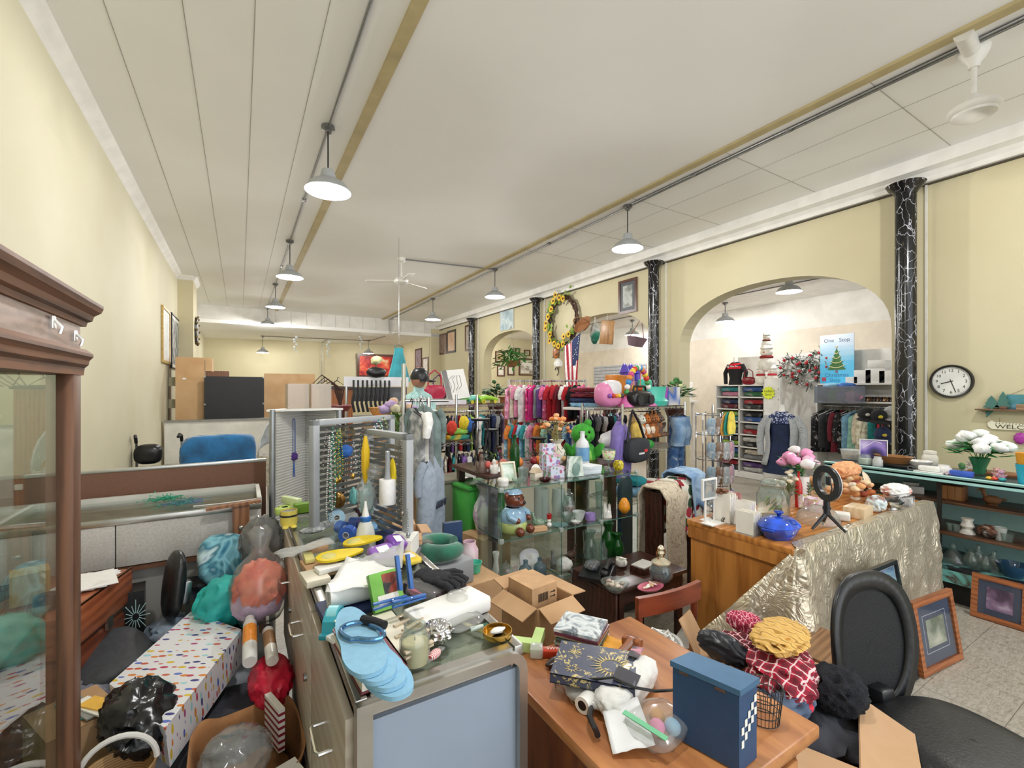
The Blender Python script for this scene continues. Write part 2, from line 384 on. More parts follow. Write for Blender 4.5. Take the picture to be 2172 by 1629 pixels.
# conduits
steel=metalm('#8d8f91',.35)
def conduit(label,pts,boxes=()):
    t=thing('electrical_conduit',label,'conduit')
    mb=MB()
    for a in pts:mb.tube(a,.011,8)
    mb.build('pipe',steel,t)
    for b in boxes:MB().box(b,(.045,.05,.03),bev=.005).build('clip',steel,t)
    return t
conduit('grey steel conduit on the ceiling feeding the pendant row nearest the plain wall',[[(.68,-2.5,HC-.016),(.675,15.0,HC-.016)]],[(.68,1.9,HC-.016),(.68,6.1,HC-.016),(.68,9.6,HC-.016)])
conduit('twin steel conduit on the ceiling feeding the pendant row nearest the columns',[[(4.26,-2.5,HC-.016),(4.27,15.0,HC-.016)],[(4.225,-2.5,HC-.014),(4.235,4.1,HC-.014)],[(4.27,15.0,HC-.016),(4.3,15.03,3.5),(4.3,15.6,3.44)],[(4.3,15.6,3.40),(4.2,17.4,3.40)]],[(4.245,2.2,HC-.016),(4.245,3.2,HC-.016),(4.245,5.9,HC-.016)])
conduit('thin grey conduit from the ceiling fan to the pendant near the columns',[[(2.48,7.96,HC-.016),(4.2,7.72,HC-.016)]])
conduit('steel conduit across the rear ceiling and down the rear wall',[[(.68,17.8,3.405),(4.13,17.4,3.405)],[(2.75,17.55,3.405),(2.75,19.0,3.39),(2.75,19.03,2.2),(2.75,19.03,1.0)]])
conduit('dark conduit under the side room ceiling seen through the wide arch',[[(8.0,-1,3.40),(8.6,12,3.40)]])
# pendants
enamel=paint('#a9adb0',.35);emit=glow('#ffffff',14)
def pendant(label,x,y,zc,drop,power=1.0,group='row of dome pendant lamps'):
    t=thing('pendant_lamp',label,'lamp',(x,y,zc),group=group)
    MB().lathe([(0,0),(.055,0),(.06,-.03),(.03,-.045),(.03,-.06),(0,-.06)],n=16).build('canopy',steel,t)
    MB().cyl((0,0,-.06),(0,0,-drop+.17),.007,n=8).build('stem',metalm('#55575a',.4),t)
    z=-drop
    MB().lathe([(.02,z+.19),(.05,z+.185),(.062,z+.15),(.066,z+.11),(.11,z+.09),(.155,z+.06),(.185,z+.015),(.197,z),(.194,z-.006),(.18,z+.012),(.15,z+.05),(.1,z+.08),(0,z+.1)],n=32).build('shade',enamel,t)
    MB().ball((0,0,z+.028),(.06,.06,.05),2).build('bulb',emit,t)
    L=bpy.data.lights.new('lamp_light','POINT');L.energy=LAMP_W*power;L.color=LAMP_COL;L.shadow_soft_size=.05
    lo=bpy.data.objects.new('lamp_light',L);COL.objects.link(lo);lo.parent=t;lo.location=(0,0,z-.045)
    return t
pendant('unseen grey dome pendant lamp added overhead, continuing the row along the plain wall',.675,.75,HC,.58);pendant('unseen grey dome pendant lamp added overhead, continuing the row along the columns',4.25,.55,HC,.58)  # both out of view, added to light the front of the room
LN=['nearest the camera side, largest','second back','third back','fourth back','last before the rear wall']
for i,(y,zc,dr) in enumerate(((4.31,HC,.58),(7.92,HC,.58),(11.3,HC,.52),(14.6,HC,.5),(17.8,3.42,.58))):
    pendant('grey dome pendant lamp in the row along the plain wall, '+LN[i],.675,y,zc,dr,group='dome pendants along the plain wall')
for i,(y,lab) in enumerate(((4.19,'in front of the wide arch'),(7.7,'second back, on the fan conduit'),(11.0,'third back, level with the fern arch'))):
    pendant('grey dome pendant in the row along the columns, '+lab,4.25,y,HC,.55,group='dome pendants along the columns')
pendant('grey dome pendant lamp in front of the red landscape painting',4.13,17.3,3.42,.5,.7)
for x,y,lab,dr in ((8.9,5.93,'hanging clear below the conduit',.41),(7.9,4.1,'tucked high under the curve of the wide arch',.1),(9.0,8.7,'glowing through the middle arch',.4),(6.75,13.0,'added one, unseen behind the columns',.4)):  # the farthest is an unseen extra lamp, added to brighten the end wall
    pendant('dome pendant lamp of the side room, '+lab,x,y,3.42,max(dr,.22),.75 if y < 13 else 1.2,group='dome pendants of the side room')
# fans
fanw=paint('#dcdad4',.4)
t=thing('ceiling_fan','white ceiling fan motor without blades near the corner of the ceiling','fan',(4.36,1.03,HC))
MB().lathe([(0,0),(.085,0),(.08,-.03),(.06,-.07),(.035,-.1),(.03,-.13),(0,-.13)],n=24).build('canopy',fanw,t)
MB().cyl((0,0,-.12),(0,0,-.36),.016,n=12).build('rod',fanw,t)
MB().lathe([(.02,-.31),(.05,-.34),(.06,-.37),(.075,-.385),(.135,-.4),(.142,-.42),(.135,-.435),(.12,-.445),(.115,-.46),(.06,-.475),(0,-.478)],n=32).build('motor',fanw,t)
MB().cyl((-.3,-.02,-.02),(-.06,0,-.02),.05,.05,n=14).build('wiring_box',fanw,t)
def fan(label,x,y,z,drop,blades,rot0):
    t=thing('ceiling_fan',label,'fan',(x,y,z))
    MB().lathe([(0,0),(.08,0),(.07,-.05),(.02,-.08),(0,-.08)],n=18).build('canopy',fanw,t)
    MB().cyl((0,0,-.06),(0,0,-drop+.05),.014,n=10).build('rod',fanw,t)
    MB().lathe([(.03,-drop+.08),(.1,-drop+.06),(.13,-drop+.02),(.12,-drop-.02),(.05,-drop-.05),(0,-drop-.055)],n=24).build('motor',fanw,t)
    for k in range(blades):
        a=rot0+2*PI*k/blades;M=Matrix.Rotation(a,4,'Z') @ Matrix.Rotation(.2,4,'X')
        b=MB().prism([(.1,-.02),(.22,-.05),(.6,-.07),(.64,-.04),(.64,.04),(.6,.06),(.22,.05),(.1,.02)],.008,Matrix.Translation((0,0,-drop)) @ M)
        b.build('blade',fanw,t,smooth=0)
fan('white three-bladed ceiling fan on a short rod in mid ceiling',2.48,7.96,HC,.42,3,.5)
fan('small white fan rod hanging by the rear ceiling beam',4.36,14.6,HC,.5,0,0)
# glass drops hanging at the rear
for i,(px,py,y) in enumerate(((626,728,16.2),(696,738,16.4),(766,722,15.9))):
    p=P(px,py,y=y)
    t=thing('hanging_crystal','clear twisted glass drop at the rear, '+['nearest the black board','between the other two','beside the lit lamp at the red painting'][i],'ornament',p,group='glass drops hanging at the rear')
    mb=MB()
    for k in range(7):mb.ball((.04*cos(k*2.1),.04*sin(k*2.1),.2-.08*k),(.06-.006*k,.06-.006*k,.05),1)
    mb.build('drop',mat('#d9dfe3',.1,.3),t);MB().cyl((0,0,.22),(0,0,3.42-p.z),.004,n=5).build('thread',enamel,t)
# ================================================================ LARGE FURNITURE
oak_dark=wood('#452b1d','#775037',5,2,.5);oak_dark_y=wood('#452b1d','#775037',5,1,.5)
oak_pale=wood('#6a5343','#93796a',7,1,.4,5)
clear=glass('#f8fbfa',.9);green_edge=glass('#e6f2ee',.9,.03,.05)
# --- curio hutch at the picture's edge
t=thing('china_hutch','tall dark oak glass-fronted curio hutch with heavy cornice against the plain wall','cabinet',(-.37,0,0))
MB().box((-.018,1.627,.81),(.036,.065,1.60),bev=.006).build('front_post',oak_dark,t)
MB().box((-.36,1.627,.81),(.036,.065,1.60),bev=.006).build('rear_post',oak_dark,t)
MB().box((-.018,.33,.81),(.036,.065,1.60),bev=.006).build('front_post',oak_dark,t)
MB().box((-.36,.33,.81),(.036,.065,1.60),bev=.006).build('rear_post',oak_dark,t)
MB().box((-.19,.98,1.69),(.375,1.36,.13)).build('frieze',oak_pale,t)
def along_y(prof,y0,y1,x=0,z=0):
    return MB().prism(prof,y1-y0,Matrix(((1,0,0,x),(0,0,1,y0),(0,1,0,z),(0,0,0,1))))
mb=along_y([(-.39,0),(.003,0),(.006,.012),(.016,.016),(.02,.03),(.035,.04),(.04,.052),(.04,.06),(-.39,.06)],.25,1.69,0,1.725)
mb.build('cornice',oak_dark_y,t,smooth=20)
mb=along_y([(-.39,0),(.002,0),(.004,.02),(.012,.028),(.014,.04),(.022,.05),(.022,.058),(.008,.07),(-.39,.07)],.28,1.672,0,1.59)
mb.build('lower_moulding',oak_dark_y,t,smooth=20)
tone(MB().box((-.19,.98,1.789),(.40,1.4,.008)).build('dust_top',paint('#dcd8d0'),t),'pale dusty cabinet top')
for y,z in ((1.43,1.70),(1.59,1.685)):
    mb=MB().box((.004,y,z+.005),(.004,.022,.03),bev=.002).tube([(.006,y,z+.01),(.018,y,z-.005),(.014,y,z-.02)],.004,6)
    tone(mb.build('coat_hook',mat('#e8e8e6',.15,.6),t),'clear white stick-on hook')
MB().box((-.03,.98,.9),(.005,1.26,1.40)).build('glass_door',glass('#f4faf7',1.2,.0),t)
MB().box((-.19,1.632,.9),(.30,.005,1.40)).build('glass_side',clear,t)
MB().box((-.19,.98,.1),(.34,1.3,.18)).build('base',oak_dark_y,t)
for z in (.55,1.0):MB().box((-.19,.98,z),(.30,1.22,.006)).build('glass_shelf',green_edge,t)
# --- showcase counter with pale blue end
al=metalm('#b4b2ac',.32);steelp=metalm('#9b9a96',.35);blue_lam=paint('#95a3b6',.45,.02);beige_lam=paint('#c3bbb0',.4,.04)
CX0,CX1,CY0,CY1,CZ=.19,.575,.902,2.42,.95
t=thing('showcase_counter','long glass-topped aluminium showcase counter with pale blue end panel, heaped with small goods','counter')
cxm,cym,dx,dy=(CX0+CX1)/2,(CY0+CY1)/2,CX1-CX0,CY1-CY0
tone(MB().box((cxm,CY0+.006,.47),(dx-.04,.012,.86)).build('end_panel',blue_lam,t),'pale blue laminate end panel')
MB().box((cxm,cym,.475),(dx-.05,dy-.03,.87)).build('carcass',beige_lam,t)
mb=MB()   # rounded aluminium frame around the blue end
pr=[(CX0,0),(CX0,CZ-.004),(CX1-.045,CZ-.004)]+[(CX1-.045+.045*sin(a),CZ-.049+.045*cos(a)) for a in (.3,.6,.9,1.2,1.5708)]+[(CX1,0)]
inn=[(CX1-.022,0),(CX1-.022,CZ-.05)]+[(CX1-.05+.028*sin(a),CZ-.05+.026*cos(a)) for a in (1.2,.9,.5,0)]+[(CX0+.03,CZ-.024),(CX0+.03,0)]
mb.prism(pr+inn,-.03,Matrix(((1,0,0,0),(0,0,1,CY0+.012),(0,1,0,0),(0,0,0,1))));mb.build('end_frame',al,t)
mb=MB()
for x in (CX0+.012,CX1-.012):mb.box((x,cym,CZ-.014),(.024,dy,.026),bev=.003)
mb.box((cxm,CY0+.012,CZ-.006),(dx-.06,.024,.01)).box((cxm,CY1-.012,CZ-.014),(dx,.024,.026));mb.build('top_rail',al,t)
MB().box((cxm,cym,CZ-.012),(dx-.04,dy-.04,.008)).build('glass_top',glass('#f6faf7',1.0),t)
tone(MB().box((cxm,cym,CZ-.032),(dx-.05,dy-.04,.004)).build('display_bed',mottle(['#87887c','#a3a394','#bdbbaa','#8f9186'],9,.4),t),'grey-green display bed under the glass')
tone(MB().box((.47,1.15,CZ-.006),(.012,.35,.002),Euler((0,0,.35))).build('tape_strip',paint('#d8cf86'),t),'yellow tape strip')
drawer_m=wood('#b3a493','#c9bdae',3,1,.35,9,.02)
for i,(y0,y1,z0,z1) in enumerate(((.93,1.43,.30,.90),(1.45,1.93,.40,.90),(1.95,2.38,.40,.90),(.93,1.43,.06,.28),(1.45,1.93,.06,.38))):
    d=MB().box((CX0-.004,(y0+y1)/2,(z0+z1)/2),(.018,y1-y0,z1-z0),bev=.002).build('drawer',drawer_m,t)
    ym,zm=(y0+y1)/2-.05*(i == 0),z1-.16
    hd=MB().tube([(CX0-.012,ym-.05,zm),(CX0-.04,ym-.05,zm),(CX0-.045,ym-.04,zm),(CX0-.045,ym+.04,zm),(CX0-.04,ym+.05,zm),(CX0-.012,ym+.05,zm)],.005,8)
    hd.build('handle',metalm('#d6d4cf',.2),d)
    MB().cyl((CX0-.012,y0+.08,zm-.08),(CX0-.022,y0+.08,zm-.08),.012,n=14).build('lock',metalm('#8f9093',.25),d)
# --- low white cabinet across the pit, brown board behind
grey_cloth=mat('#c2bfba',.8,0,.05,90)
t=thing('low_counter','long low counter with grey sliding doors and glass top in front of the brown board','counter',(-.5,2.78,0))
MB().box((0,.22,.40),(1.18,.38,.63)).build('carcass',paint('#a4a29c'),t)
for x in (-.3,.3):
    d=MB().box((x,-.004,.815),(.596,.012,.20),bev=.003).build('sliding_door',grey_cloth,t)
MB().box((0,.0,.93),(1.2,.03,.03),bev=.003).build('top_rail',al,t)
MB().box((0,.2,.945),(1.2,.42,.01)).build('glass_top',glass('#f6faf8',1.0),t)
tone(MB().box((0,.2,.925),(1.16,.38,.004)).build('display_bed',mottle(['#8d8b7d','#b0ac9c','#77776c'],4,.5),t),'grey stained display bed under the glass')
MB().box((0,.405,.955),(1.2,.02,.04)).box((.59,.2,.955),(.02,.42,.04)).build('white_rim',paint('#d9d8d2'),t)
MB().box((0,-.004,.70),(1.2,.02,.02)).build('lower_rail',wood('#4b3327','#6d4a35',5,0),t)
for x in (-.08,):MB().box((x,.0,.35),(.035,.05,.68)).build('divider',wood('#6a4a33','#8b6546',5,2),t)
t=thing('brown_board','wide brown board with aluminium top edge standing behind the low counter','partition',(-.5,3.25,0))
MB().box((.02,0,.55),(1.24,.02,1.10)).build('panel',mat('#7b5848',.75,0,.04,120),t)
MB().box((.02,0,1.108),(1.25,.03,.018),bev=.004).build('edge_rail',metalm('#c3c3c1',.35),t)
MB().box((-.455,-.018,1.06),(.03,.016,.03),bev=.004).build('clip',paint('#e5e3de'),t)
# --- corner display of white slatted panels
slat_m=paint('#d3d2cd',.45,.03)
t=thing('slatted_display_corner','white folded louvred display panel with a purple cord hanging on it','display',(.16,2.95,0))
def slat_panel(a,b,h0,h1,name='slatted_panel'):
    a,b=Vector((*a,0)),Vector((*b,0));d=b-a;ang=math.atan2(d.y,d.x);mb=MB();n=int((h1-h0)/.0165)
    mb.box((a+b)/2+Vector((0,0,(h0+h1)/2)),(d.length,.006,h1-h0),Euler((0,0,ang)))
    for k in range(n):mb.box((a+b)/2+Vector((0,0,h0+.0165*k+.008)),(d.length-.02,.016,.009),Euler((.45,0,ang)))
    return mb.build(name,slat_m,t,smooth=0)
slat_panel((.01,0),(.205,.27),.4,1.42);slat_panel((.205,.27),(.36,.02),.4,1.42)
for a in ((0,0),(.37,.02)):MB().cyl((*a,.0),(*a,1.435),.017,n=14).build('post',metalm('#a9adb2',.4),t)
MB().prism([(-.03,-.01),(.39,.0),(.205,.30)],.012,Matrix.Translation((0,0,1.425))).build('top_board',paint('#e9e8e4'),t,smooth=0)
# clear boxes on it
for i,(x,y) in enumerate(((.30,3.06),(.43,3.07))):
    t=thing('acrylic_box','clear frosted acrylic box on the white folded panel, '+['one nearer the black board','one nearer the brown cabinet'][i],'box',(x,y,1.4375),.05,'clear boxes on the louvred panel')
    mb=MB();s,h=.115,.15
    for q in ((-s/2,0,.003,s),(s/2,0,.003,s),(0,-s/2,s,.003),(0,s/2,s,.003)):mb.box((q[0],q[1],h/2),(q[2],q[3],h))
    mb.build('sides',glass('#f0ebe4',.7,.15,.22),t);MB().box((0,0,.0025),(s,s,.004)).build('bottom',glass('#f0ebe4',.7,.15,.3),t)
# --- silver louvre racks on the counter
rackm=metalm('#a3a6a9',.45)
def rack(label,a,b,z0,z1,right_stile=True):
    a,b=Vector((*a,0)),Vector((*b,0));d=b-a;L=d.length;t=thing('louvred_jewellery_rack',label,'display rack',a+Vector((0,0,z0)),math.atan2(d.y,d.x))
    h=z1-z0;fm=paint('#a2a6aa',.4)
    MB().box((.016,0,h/2),(.032,.03,h),bev=.002).build('stile',fm,t);MB().box((L-.016,0,h/2),(.032,.03,h),bev=.002).build('stile',fm,t)
    MB().box((L/2,0,h-.012),(L,.03,.024),bev=.002).build('top_rail',fm,t);MB().box((L/2,0,.012),(L,.03,.024),bev=.002).build('bottom_rail',fm,t)
    mb=MB();n=int((h-.05)/.026)
    for k in range(n):mb.box((L/2,0,.04+.026*k),(L-.05,.004,.0185),Euler((.35,0,0)))
    mb.build('louvre_slats',rackm,t,smooth=0);return t,L,h
rk1=rack('tall silver louvred rack hung with bead necklaces, the wider of the two',(.256,2.06),(.68,2.33),CZ,1.42)
rk2=rack('silver louvred rack holding the lint roller, edge turned to the camera',(.462,1.96),(.537,1.62),CZ-.0,1.385)
rk1[0].location.z=rk2[0].location.z=CZ+.002
# --- glass cube display
GX=[1.305,1.74,2.075,2.41];GY0,GY1=2.284,2.60;GZ=[.07,.365,.665,.965]
t=thing('glass_cube_display','open glass cube shelving full of figurines and glassware','display',(0,0,0))
gl_pane=glass('#f6fbf9',1.0);edge=glass('#5f8f82',.8,.05,.55)
tiers=[(GX[0],GX[3])]*4
for z in GZ:
    for i in range(3):
        s=MB().box(((GX[i]+GX[i+1])/2,(GY0+GY1)/2,z),(GX[i+1]-GX[i]-.006,GY1-GY0,.005)).build('glass_shelf',gl_pane,t,smooth=0)
        mb=MB().box(((GX[i]+GX[i+1])/2,GY0-.002,z),(GX[i+1]-GX[i],.003,.006)).box((GX[i]+.004,(GY0+GY1)/2,z),(.003,GY1-GY0,.006))
        tone(mb.build('edge',edge,s,smooth=0),'green glass edge')
for k in range(3):
    for i in range(4):
        s=MB().box((GX[i],(GY0+GY1)/2,(GZ[k]+GZ[k+1])/2),(.005,GY1-GY0-.004,GZ[k+1]-GZ[k]-.01)).build('glass_divider',gl_pane,t,smooth=0)
        tone(MB().box((GX[i],GY0-.001,(GZ[k]+GZ[k+1])/2),(.004,.003,GZ[k+1]-GZ[k]-.01)).build('edge',edge,s,smooth=0),'green glass edge')
    for i in range(3):MB().box(((GX[i]+GX[i+1])/2,GY1,(GZ[k]+GZ[k+1])/2),(GX[i+1]-GX[i]-.01,.004,GZ[k+1]-GZ[k]-.01)).build('glass_back',gl_pane,t,smooth=0)
for i in range(4):
    for z in GZ:
        MB().box((GX[i],GY0+.005,z),(.03,.025,.03),bev=.006).build('connector',glass('#dfe8e4',.8,.1,.35),t)
MB().box((1.86,2.44,.033),(1.08,.30,.064)).build('plinth',paint('#55524c'),t)
# --- wooden desk with gold cloth
orange_oak=wood('#a0642c','#cc8a45',4,2,.3,10);orange_oak_x=wood('#9c5f2b','#c98743',4,0,.28,10)
DX0,DX1,DY0,DY1,DZ=2.345,4.16,1.20,1.82,.76
t=thing('wooden_desk','large orange oak desk used as a sales counter, gold foil cloth hung over its front','desk')
MB().box(((DX0+DX1)/2,(DY0+DY1)/2,DZ-.018),(DX1-DX0,DY1-DY0,.036),bev=.006).build('desk_top',orange_oak_x,t)
MB().box((DX0+.03,(DY0+DY1)/2,(DZ-.036)/2),(.03,DY1-DY0-.04,DZ-.036)).build('side_panel',orange_oak,t,smooth=0)
MB().box((DX1-.03,(DY0+DY1)/2,(DZ-.036)/2),(.03,DY1-DY0-.04,DZ-.036)).build('side_panel',orange_oak,t,smooth=0)
MB().box(((DX0+DX1)/2,DY0+.04,.38),(DX1-DX0-.1,.02,.68)).build('front_panel',orange_oak_x,t,smooth=0)
MB().box((DX0+.012,(DY0+DY1)/2,DZ-.07),(.02,DY1-DY0-.02,.07)).build('apron',orange_oak,t,smooth=0)
def gold_foil():
    m,nt,b=newmat('gold_foil_cloth');v=coords(nt,(1.2,1,1));f=noisetex(nt,v,5,3,1.6,.5)
    vo=nt.nodes.new('ShaderNodeTexVoronoi');vo.feature='DISTANCE_TO_EDGE';vo.inputs['Scale'].default_value=20
    ad=nt.nodes.new('ShaderNodeMixRGB');ad.blend_type='ADD';ad.inputs[0].default_value=.25;nt.links.new(v,ad.inputs[1]);nt.links.new(f,ad.inputs[2]);nt.links.new(ad.outputs[0],vo.inputs['Vector'])
    h=nt.nodes.new('ShaderNodeMath');h.operation='ADD';nt.links.new(f,h.inputs[0]);nt.links.new(vo.outputs['Distance'],h.inputs[1])
    b.inputs['Base Color'].default_value=lin('#d2c7b0');b.inputs['Metallic'].default_value=.55;b.inputs['Roughness'].default_value=.27
    bump(nt,b,h.outputs[0],.34,.03);return m
def drape(u,v):
    u=u*1.25-.25;k=min(1,v*6)
    if u < 0:   # wing pulled out over the side panel
        t=-u/.25;a=Vector((2.37,DY0-.006,DZ+.006));b=Vector((2.33,1.10,.01)).lerp(Vector((1.98,1.48,.30)),t**.8);p=a.lerp(b,v);fold=sin(t*9+v)*.03*v
        nz=noise.noise(Vector((p.y*9+t*6,p.z*7,5)))+.6*noise.noise(Vector((t*12,p.z*16,3)));p+=Vector((-1,-.8,0)).normalized()*(.012*nz*k+fold);return p
    x=2.37+u*1.81;fold=sin(u*38+v*2)*.5+sin(u*17+1)*.5;y=DY0-.012-.03*v-.02*v*(1+fold)-max(0,.12-u)*.5*v;z=DZ+.006-v*(DZ-.02)
    if v < .06:y=DY0+.05*min(1,u*30)-v*1.0;z=DZ+.006
    nz=noise.noise(Vector((x*9,z*7,0)))+.6*noise.noise(Vector((x*19+z*14,z*16,3)));y -= (.014*nz+.012)*k
    return Vector((x,y,max(.012,z)))
one('gold_foil_cloth','crinkled pale gold foil cloth draped down the front of the oak desk','cloth',MB().grid(drape,140,60),gold_foil(),smooth=60)
# --- small drop-leaf table
dk=wood('#2b1713','#4a2a22',5,0,.3,12,.03)
t=thing('drop_leaf_table','small dark brown drop-leaf table holding a telephone and trinkets','table',(2.0,1.955,0))
MB().box((0,0,.468),(.58,.37,.024),bev=.005).build('table_top',dk,t)
MB().box((-.283,0,.30),(.018,.37,.31),bev=.004).build('drop_leaf',dk,t)
MB().box((0,-.16,.42),(.5,.02,.07)).build('apron',dk,t);MB().box((0,.16,.42),(.5,.02,.07)).build('apron',dk,t)
for x in (-.23,.25):
    for y in (-.15,.15):MB().box((x,y,.228),(.035,.035,.456)).build('leg',dk,t)
# --- small reddish chair
ch=wood('#5c281b','#8a4129',5,0,.3,12,.03);chz=wood('#5c281b','#8a4129',5,2,.3,12,.03)
t=thing('wooden_chair','small reddish-brown wooden chair with curved top rail behind the school desk','chair',(1.505,1.35,0),-.06)
w=.17
for x in (-w+.015,w-.015):
    MB().tube([(x,-.09,0),(x,-.085,.4),(x,-.10,.73)],lambda q:.014,8).build('rear_leg',chz,t)
    MB().tube([(x,.18,0),(x,.18,.38)],lambda q:.014,8).build('front_leg',chz,t)
pr=[(-w-.005+2*(w+.005)*i/10,-.018*sin(PI*i/10)) for i in range(11)]
mb=MB().prism(pr+[(x,y+.02) for x,y in pr[::-1]],.075,Matrix.Translation((0,-.115,.665)));mb.build('top_rail',ch,t,smooth=50)
MB().box((0,.045,.395),(.36,.30,.028),bev=.008).build('seat',ch,t)
MB().cyl((-w,.18,.17),(w,.18,.17),.009).build('stretcher',ch,t)
# --- school desk in front
sd=wood('#8c5230','#c0834f',4,1,.35,10)
TX0,TX1,TY0,TY1,TZ=.66,1.62,.55,1.17,.74
t=thing('school_desk','worn brown wooden desk in front heaped with books, film and a blue metal box','desk')
MB().box(((TX0+TX1)/2-.21,(TY0+TY1)/2,TZ-.016),((TX1-TX0)-.42,TY1-TY0,.032),bev=.006).build('desk_top',sd,t)
MB().box((TX0+.02,(TY0+TY1)/2,.36),(.022,TY1-TY0-.04,.69)).build('side_panel',wood('#5b3120','#8c5230',4,2),t,smooth=0)
MB().box((1.12,(TY0+TY1)/2,.36),(.022,TY1-TY0-.04,.69)).build('side_panel',wood('#5b3120','#8c5230',4,2),t,smooth=0)
MB().box((.89,TY1-.04,.45),(.44,.02,.5)).build('back_panel',sd,t,smooth=0)
d=MB().box((TX0+.24,TY0+.01,.64),(.40,.02,.12),bev=.003).build('drawer',sd,t);MB().ball((TX0+.24,TY0-.01,.64),.012,2).build('knob',metalm('#b39a5a'),d)
# --- office chair
blk=mat('#15171b',.35,0,.1,30,.05,80);mesh_m=mat('#101216',.7,0,.15,160,.4,200);leath=mat('#191a1c',.42,0,.1,40,.12,120)
t=thing('office_chair','black office chair with curved mesh back turned to the camera side','chair',(1.95,.55,0),dg(-101))
def back_shape(k,s=1.0,n=40):
    pts=[]
    for i in range(n):
        a=2*PI*i/n;x,y=cos(a),sin(a)
        wx=.225*(1-.18*(1 if y < 0 else 0)*abs(y));pts.append((wx*s*csgn(abs(x)**.75,x),.27*s*csgn(abs(y)**.8,y)))
    return pts
def chair_back(pts):
    r=[]
    for x,y in pts:r.append(Vector((-.20+.55*x*x-.10*(y-.0)-.25*max(0,-y)**2*0,x,.60+y)))
    return r
o=chair_back(back_shape(0));i_=chair_back(back_shape(0,.76));mb=MB();n=len(o)
vo=[mb.bm.verts.new(p) for p in o];vi=[mb.bm.verts.new(p) for p in i_]
for k in range(n):mb.bm.faces.new((vo[k],vo[(k+1) % n],vi[(k+1) % n],vi[k]))
mb.build('back_frame',blk,t,solid=.016,smooth=60)
inr=back_shape(0,.80,40)
def mesh_f(u,v):
    k=int(round(u*40)) % 40;x,y=inr[k][0]*v,inr[k][1]*v
    return Vector((-.204+.55*x*x-.10*y,x,.60+y))
MB().grid(mesh_f,40,8,True).build('mesh_panel',mesh_m,t,solid=.008,smooth=60)
def seat_shape(u,v):
    a=u*2*PI;r=min(1,v*1.0);x=.25*csgn(abs(cos(a))**.7,cos(a))*r;y=.245*csgn(abs(sin(a))**.7,sin(a))*r
    return Vector((.08+x,y,.45-.05*max(0,(r-.6)/.4)**2-.03*max(0,(x)/.25)**2))
MB().grid(seat_shape,40,12,True).build('seat_cushion',leath,t,solid=.03,smooth=60)
MB().box((-.16,0,.42),(.06,.07,.12),Euler((0,-.1,0)),bev=.01).box((-.03,0,.395),(.34,.2,.02)).build('seat_bracket',blk,t)
MB().cyl((.05,0,.10),(.05,0,.39),.028).build('gas_column',metalm('#333539',.3),t)
for k in range(5):
    a=k*2*PI/5;c_,s_=cos(a),sin(a)
    l=MB().tube([(.05,0,.11),(.05+.15*c_,.15*s_,.095),(.05+.27*c_,.27*s_,.07)],lambda q:.022-.008*q,8).build('base_leg',blk,t)
    MB().ball((.05+.27*c_,.27*s_,.03),(.028,.028,.028),2).build('caster',blk,l)
# --- teal showcase counter along the arched wall
teal=mottle(['#a3d3d0','#b4dedb','#aad8d5'],5,.45);teal_d=mottle(['#a2cfd0','#aed9d9','#a8d4d4'],5,.5);brown_sh=wood('#3f2b20','#6d4d38',5,1)
QX0,QX1,QY0,QY1,QZ=4.40,4.95,-.6,1.98,.925
t=thing('teal_showcase','long teal painted open showcase counter with brown shelves beside the oak desk','counter')
mb=MB();mb.box(((QX0+QX1)/2,(QY0+QY1)/2,QZ-.02),(QX1-QX0,QY1-QY0,.03),bev=.005);mb.build('counter_top',mat('#3b4c50',.2,0,.1,9),t)
mb=along_y([(-.03,-.045),(-.012,-.045),(0,-.03),(.0,-.018),(-.02,-.012),(-.03,0),(.01,.002),(.01,-.05)],QY0,QY1,QX0,QZ);mb.build('front_moulding',teal,t)
MB().box((QX1-.01,(QY0+QY1)/2,.5),(.02,QY1-QY0,.82)).build('back_panel',teal_d,t,smooth=0)
MB().box(((QX0+QX1)/2,QY1-.01,.5),(QX1-QX0,.02,.82)).build('end_panel',teal,t,smooth=0)
for z,x0 in ((.70,QX0+.16),(.49,QX0+.06)):MB().box(((x0+QX1)/2,(QY0+QY1)/2,z),(QX1-x0,QY1-QY0-.04,.02),bev=.003).build('shelf',brown_sh,t)
tone(MB().box(((QX0+QX1)/2,(QY0+QY1)/2,.255),(QX1-QX0,QY1-QY0,.02)).build('shelf',mottle(['#8fd6d0','#26282c','#1d1f22','#8fd6d0','#17181a'],3.5,.4,3,.8),t,smooth=0),'chipped teal and black bottom shelf')
MB().box(((QX0+QX1)/2+.03,(QY0+QY1)/2,.075),(QX1-QX0-.06,QY1-QY0-.02,.15)).build('plinth',paint('#141416'),t,smooth=0)
tone(MB().box((QX0+.008,(QY0+QY1)/2,.20),(.016,QY1-QY0,.09)).build('kick_board',mottle(['#7fd0ca','#86d4ce','#80cfc9','#5a4236','#7fd0ca'],6,.5,5,1),t,smooth=0),'scuffed teal lower board')
for y in (.3,1.25):MB().box((QX0+.1,y,.58),(.02,.025,.64)).build('upright',mat('#28231f',.5),t,smooth=0)
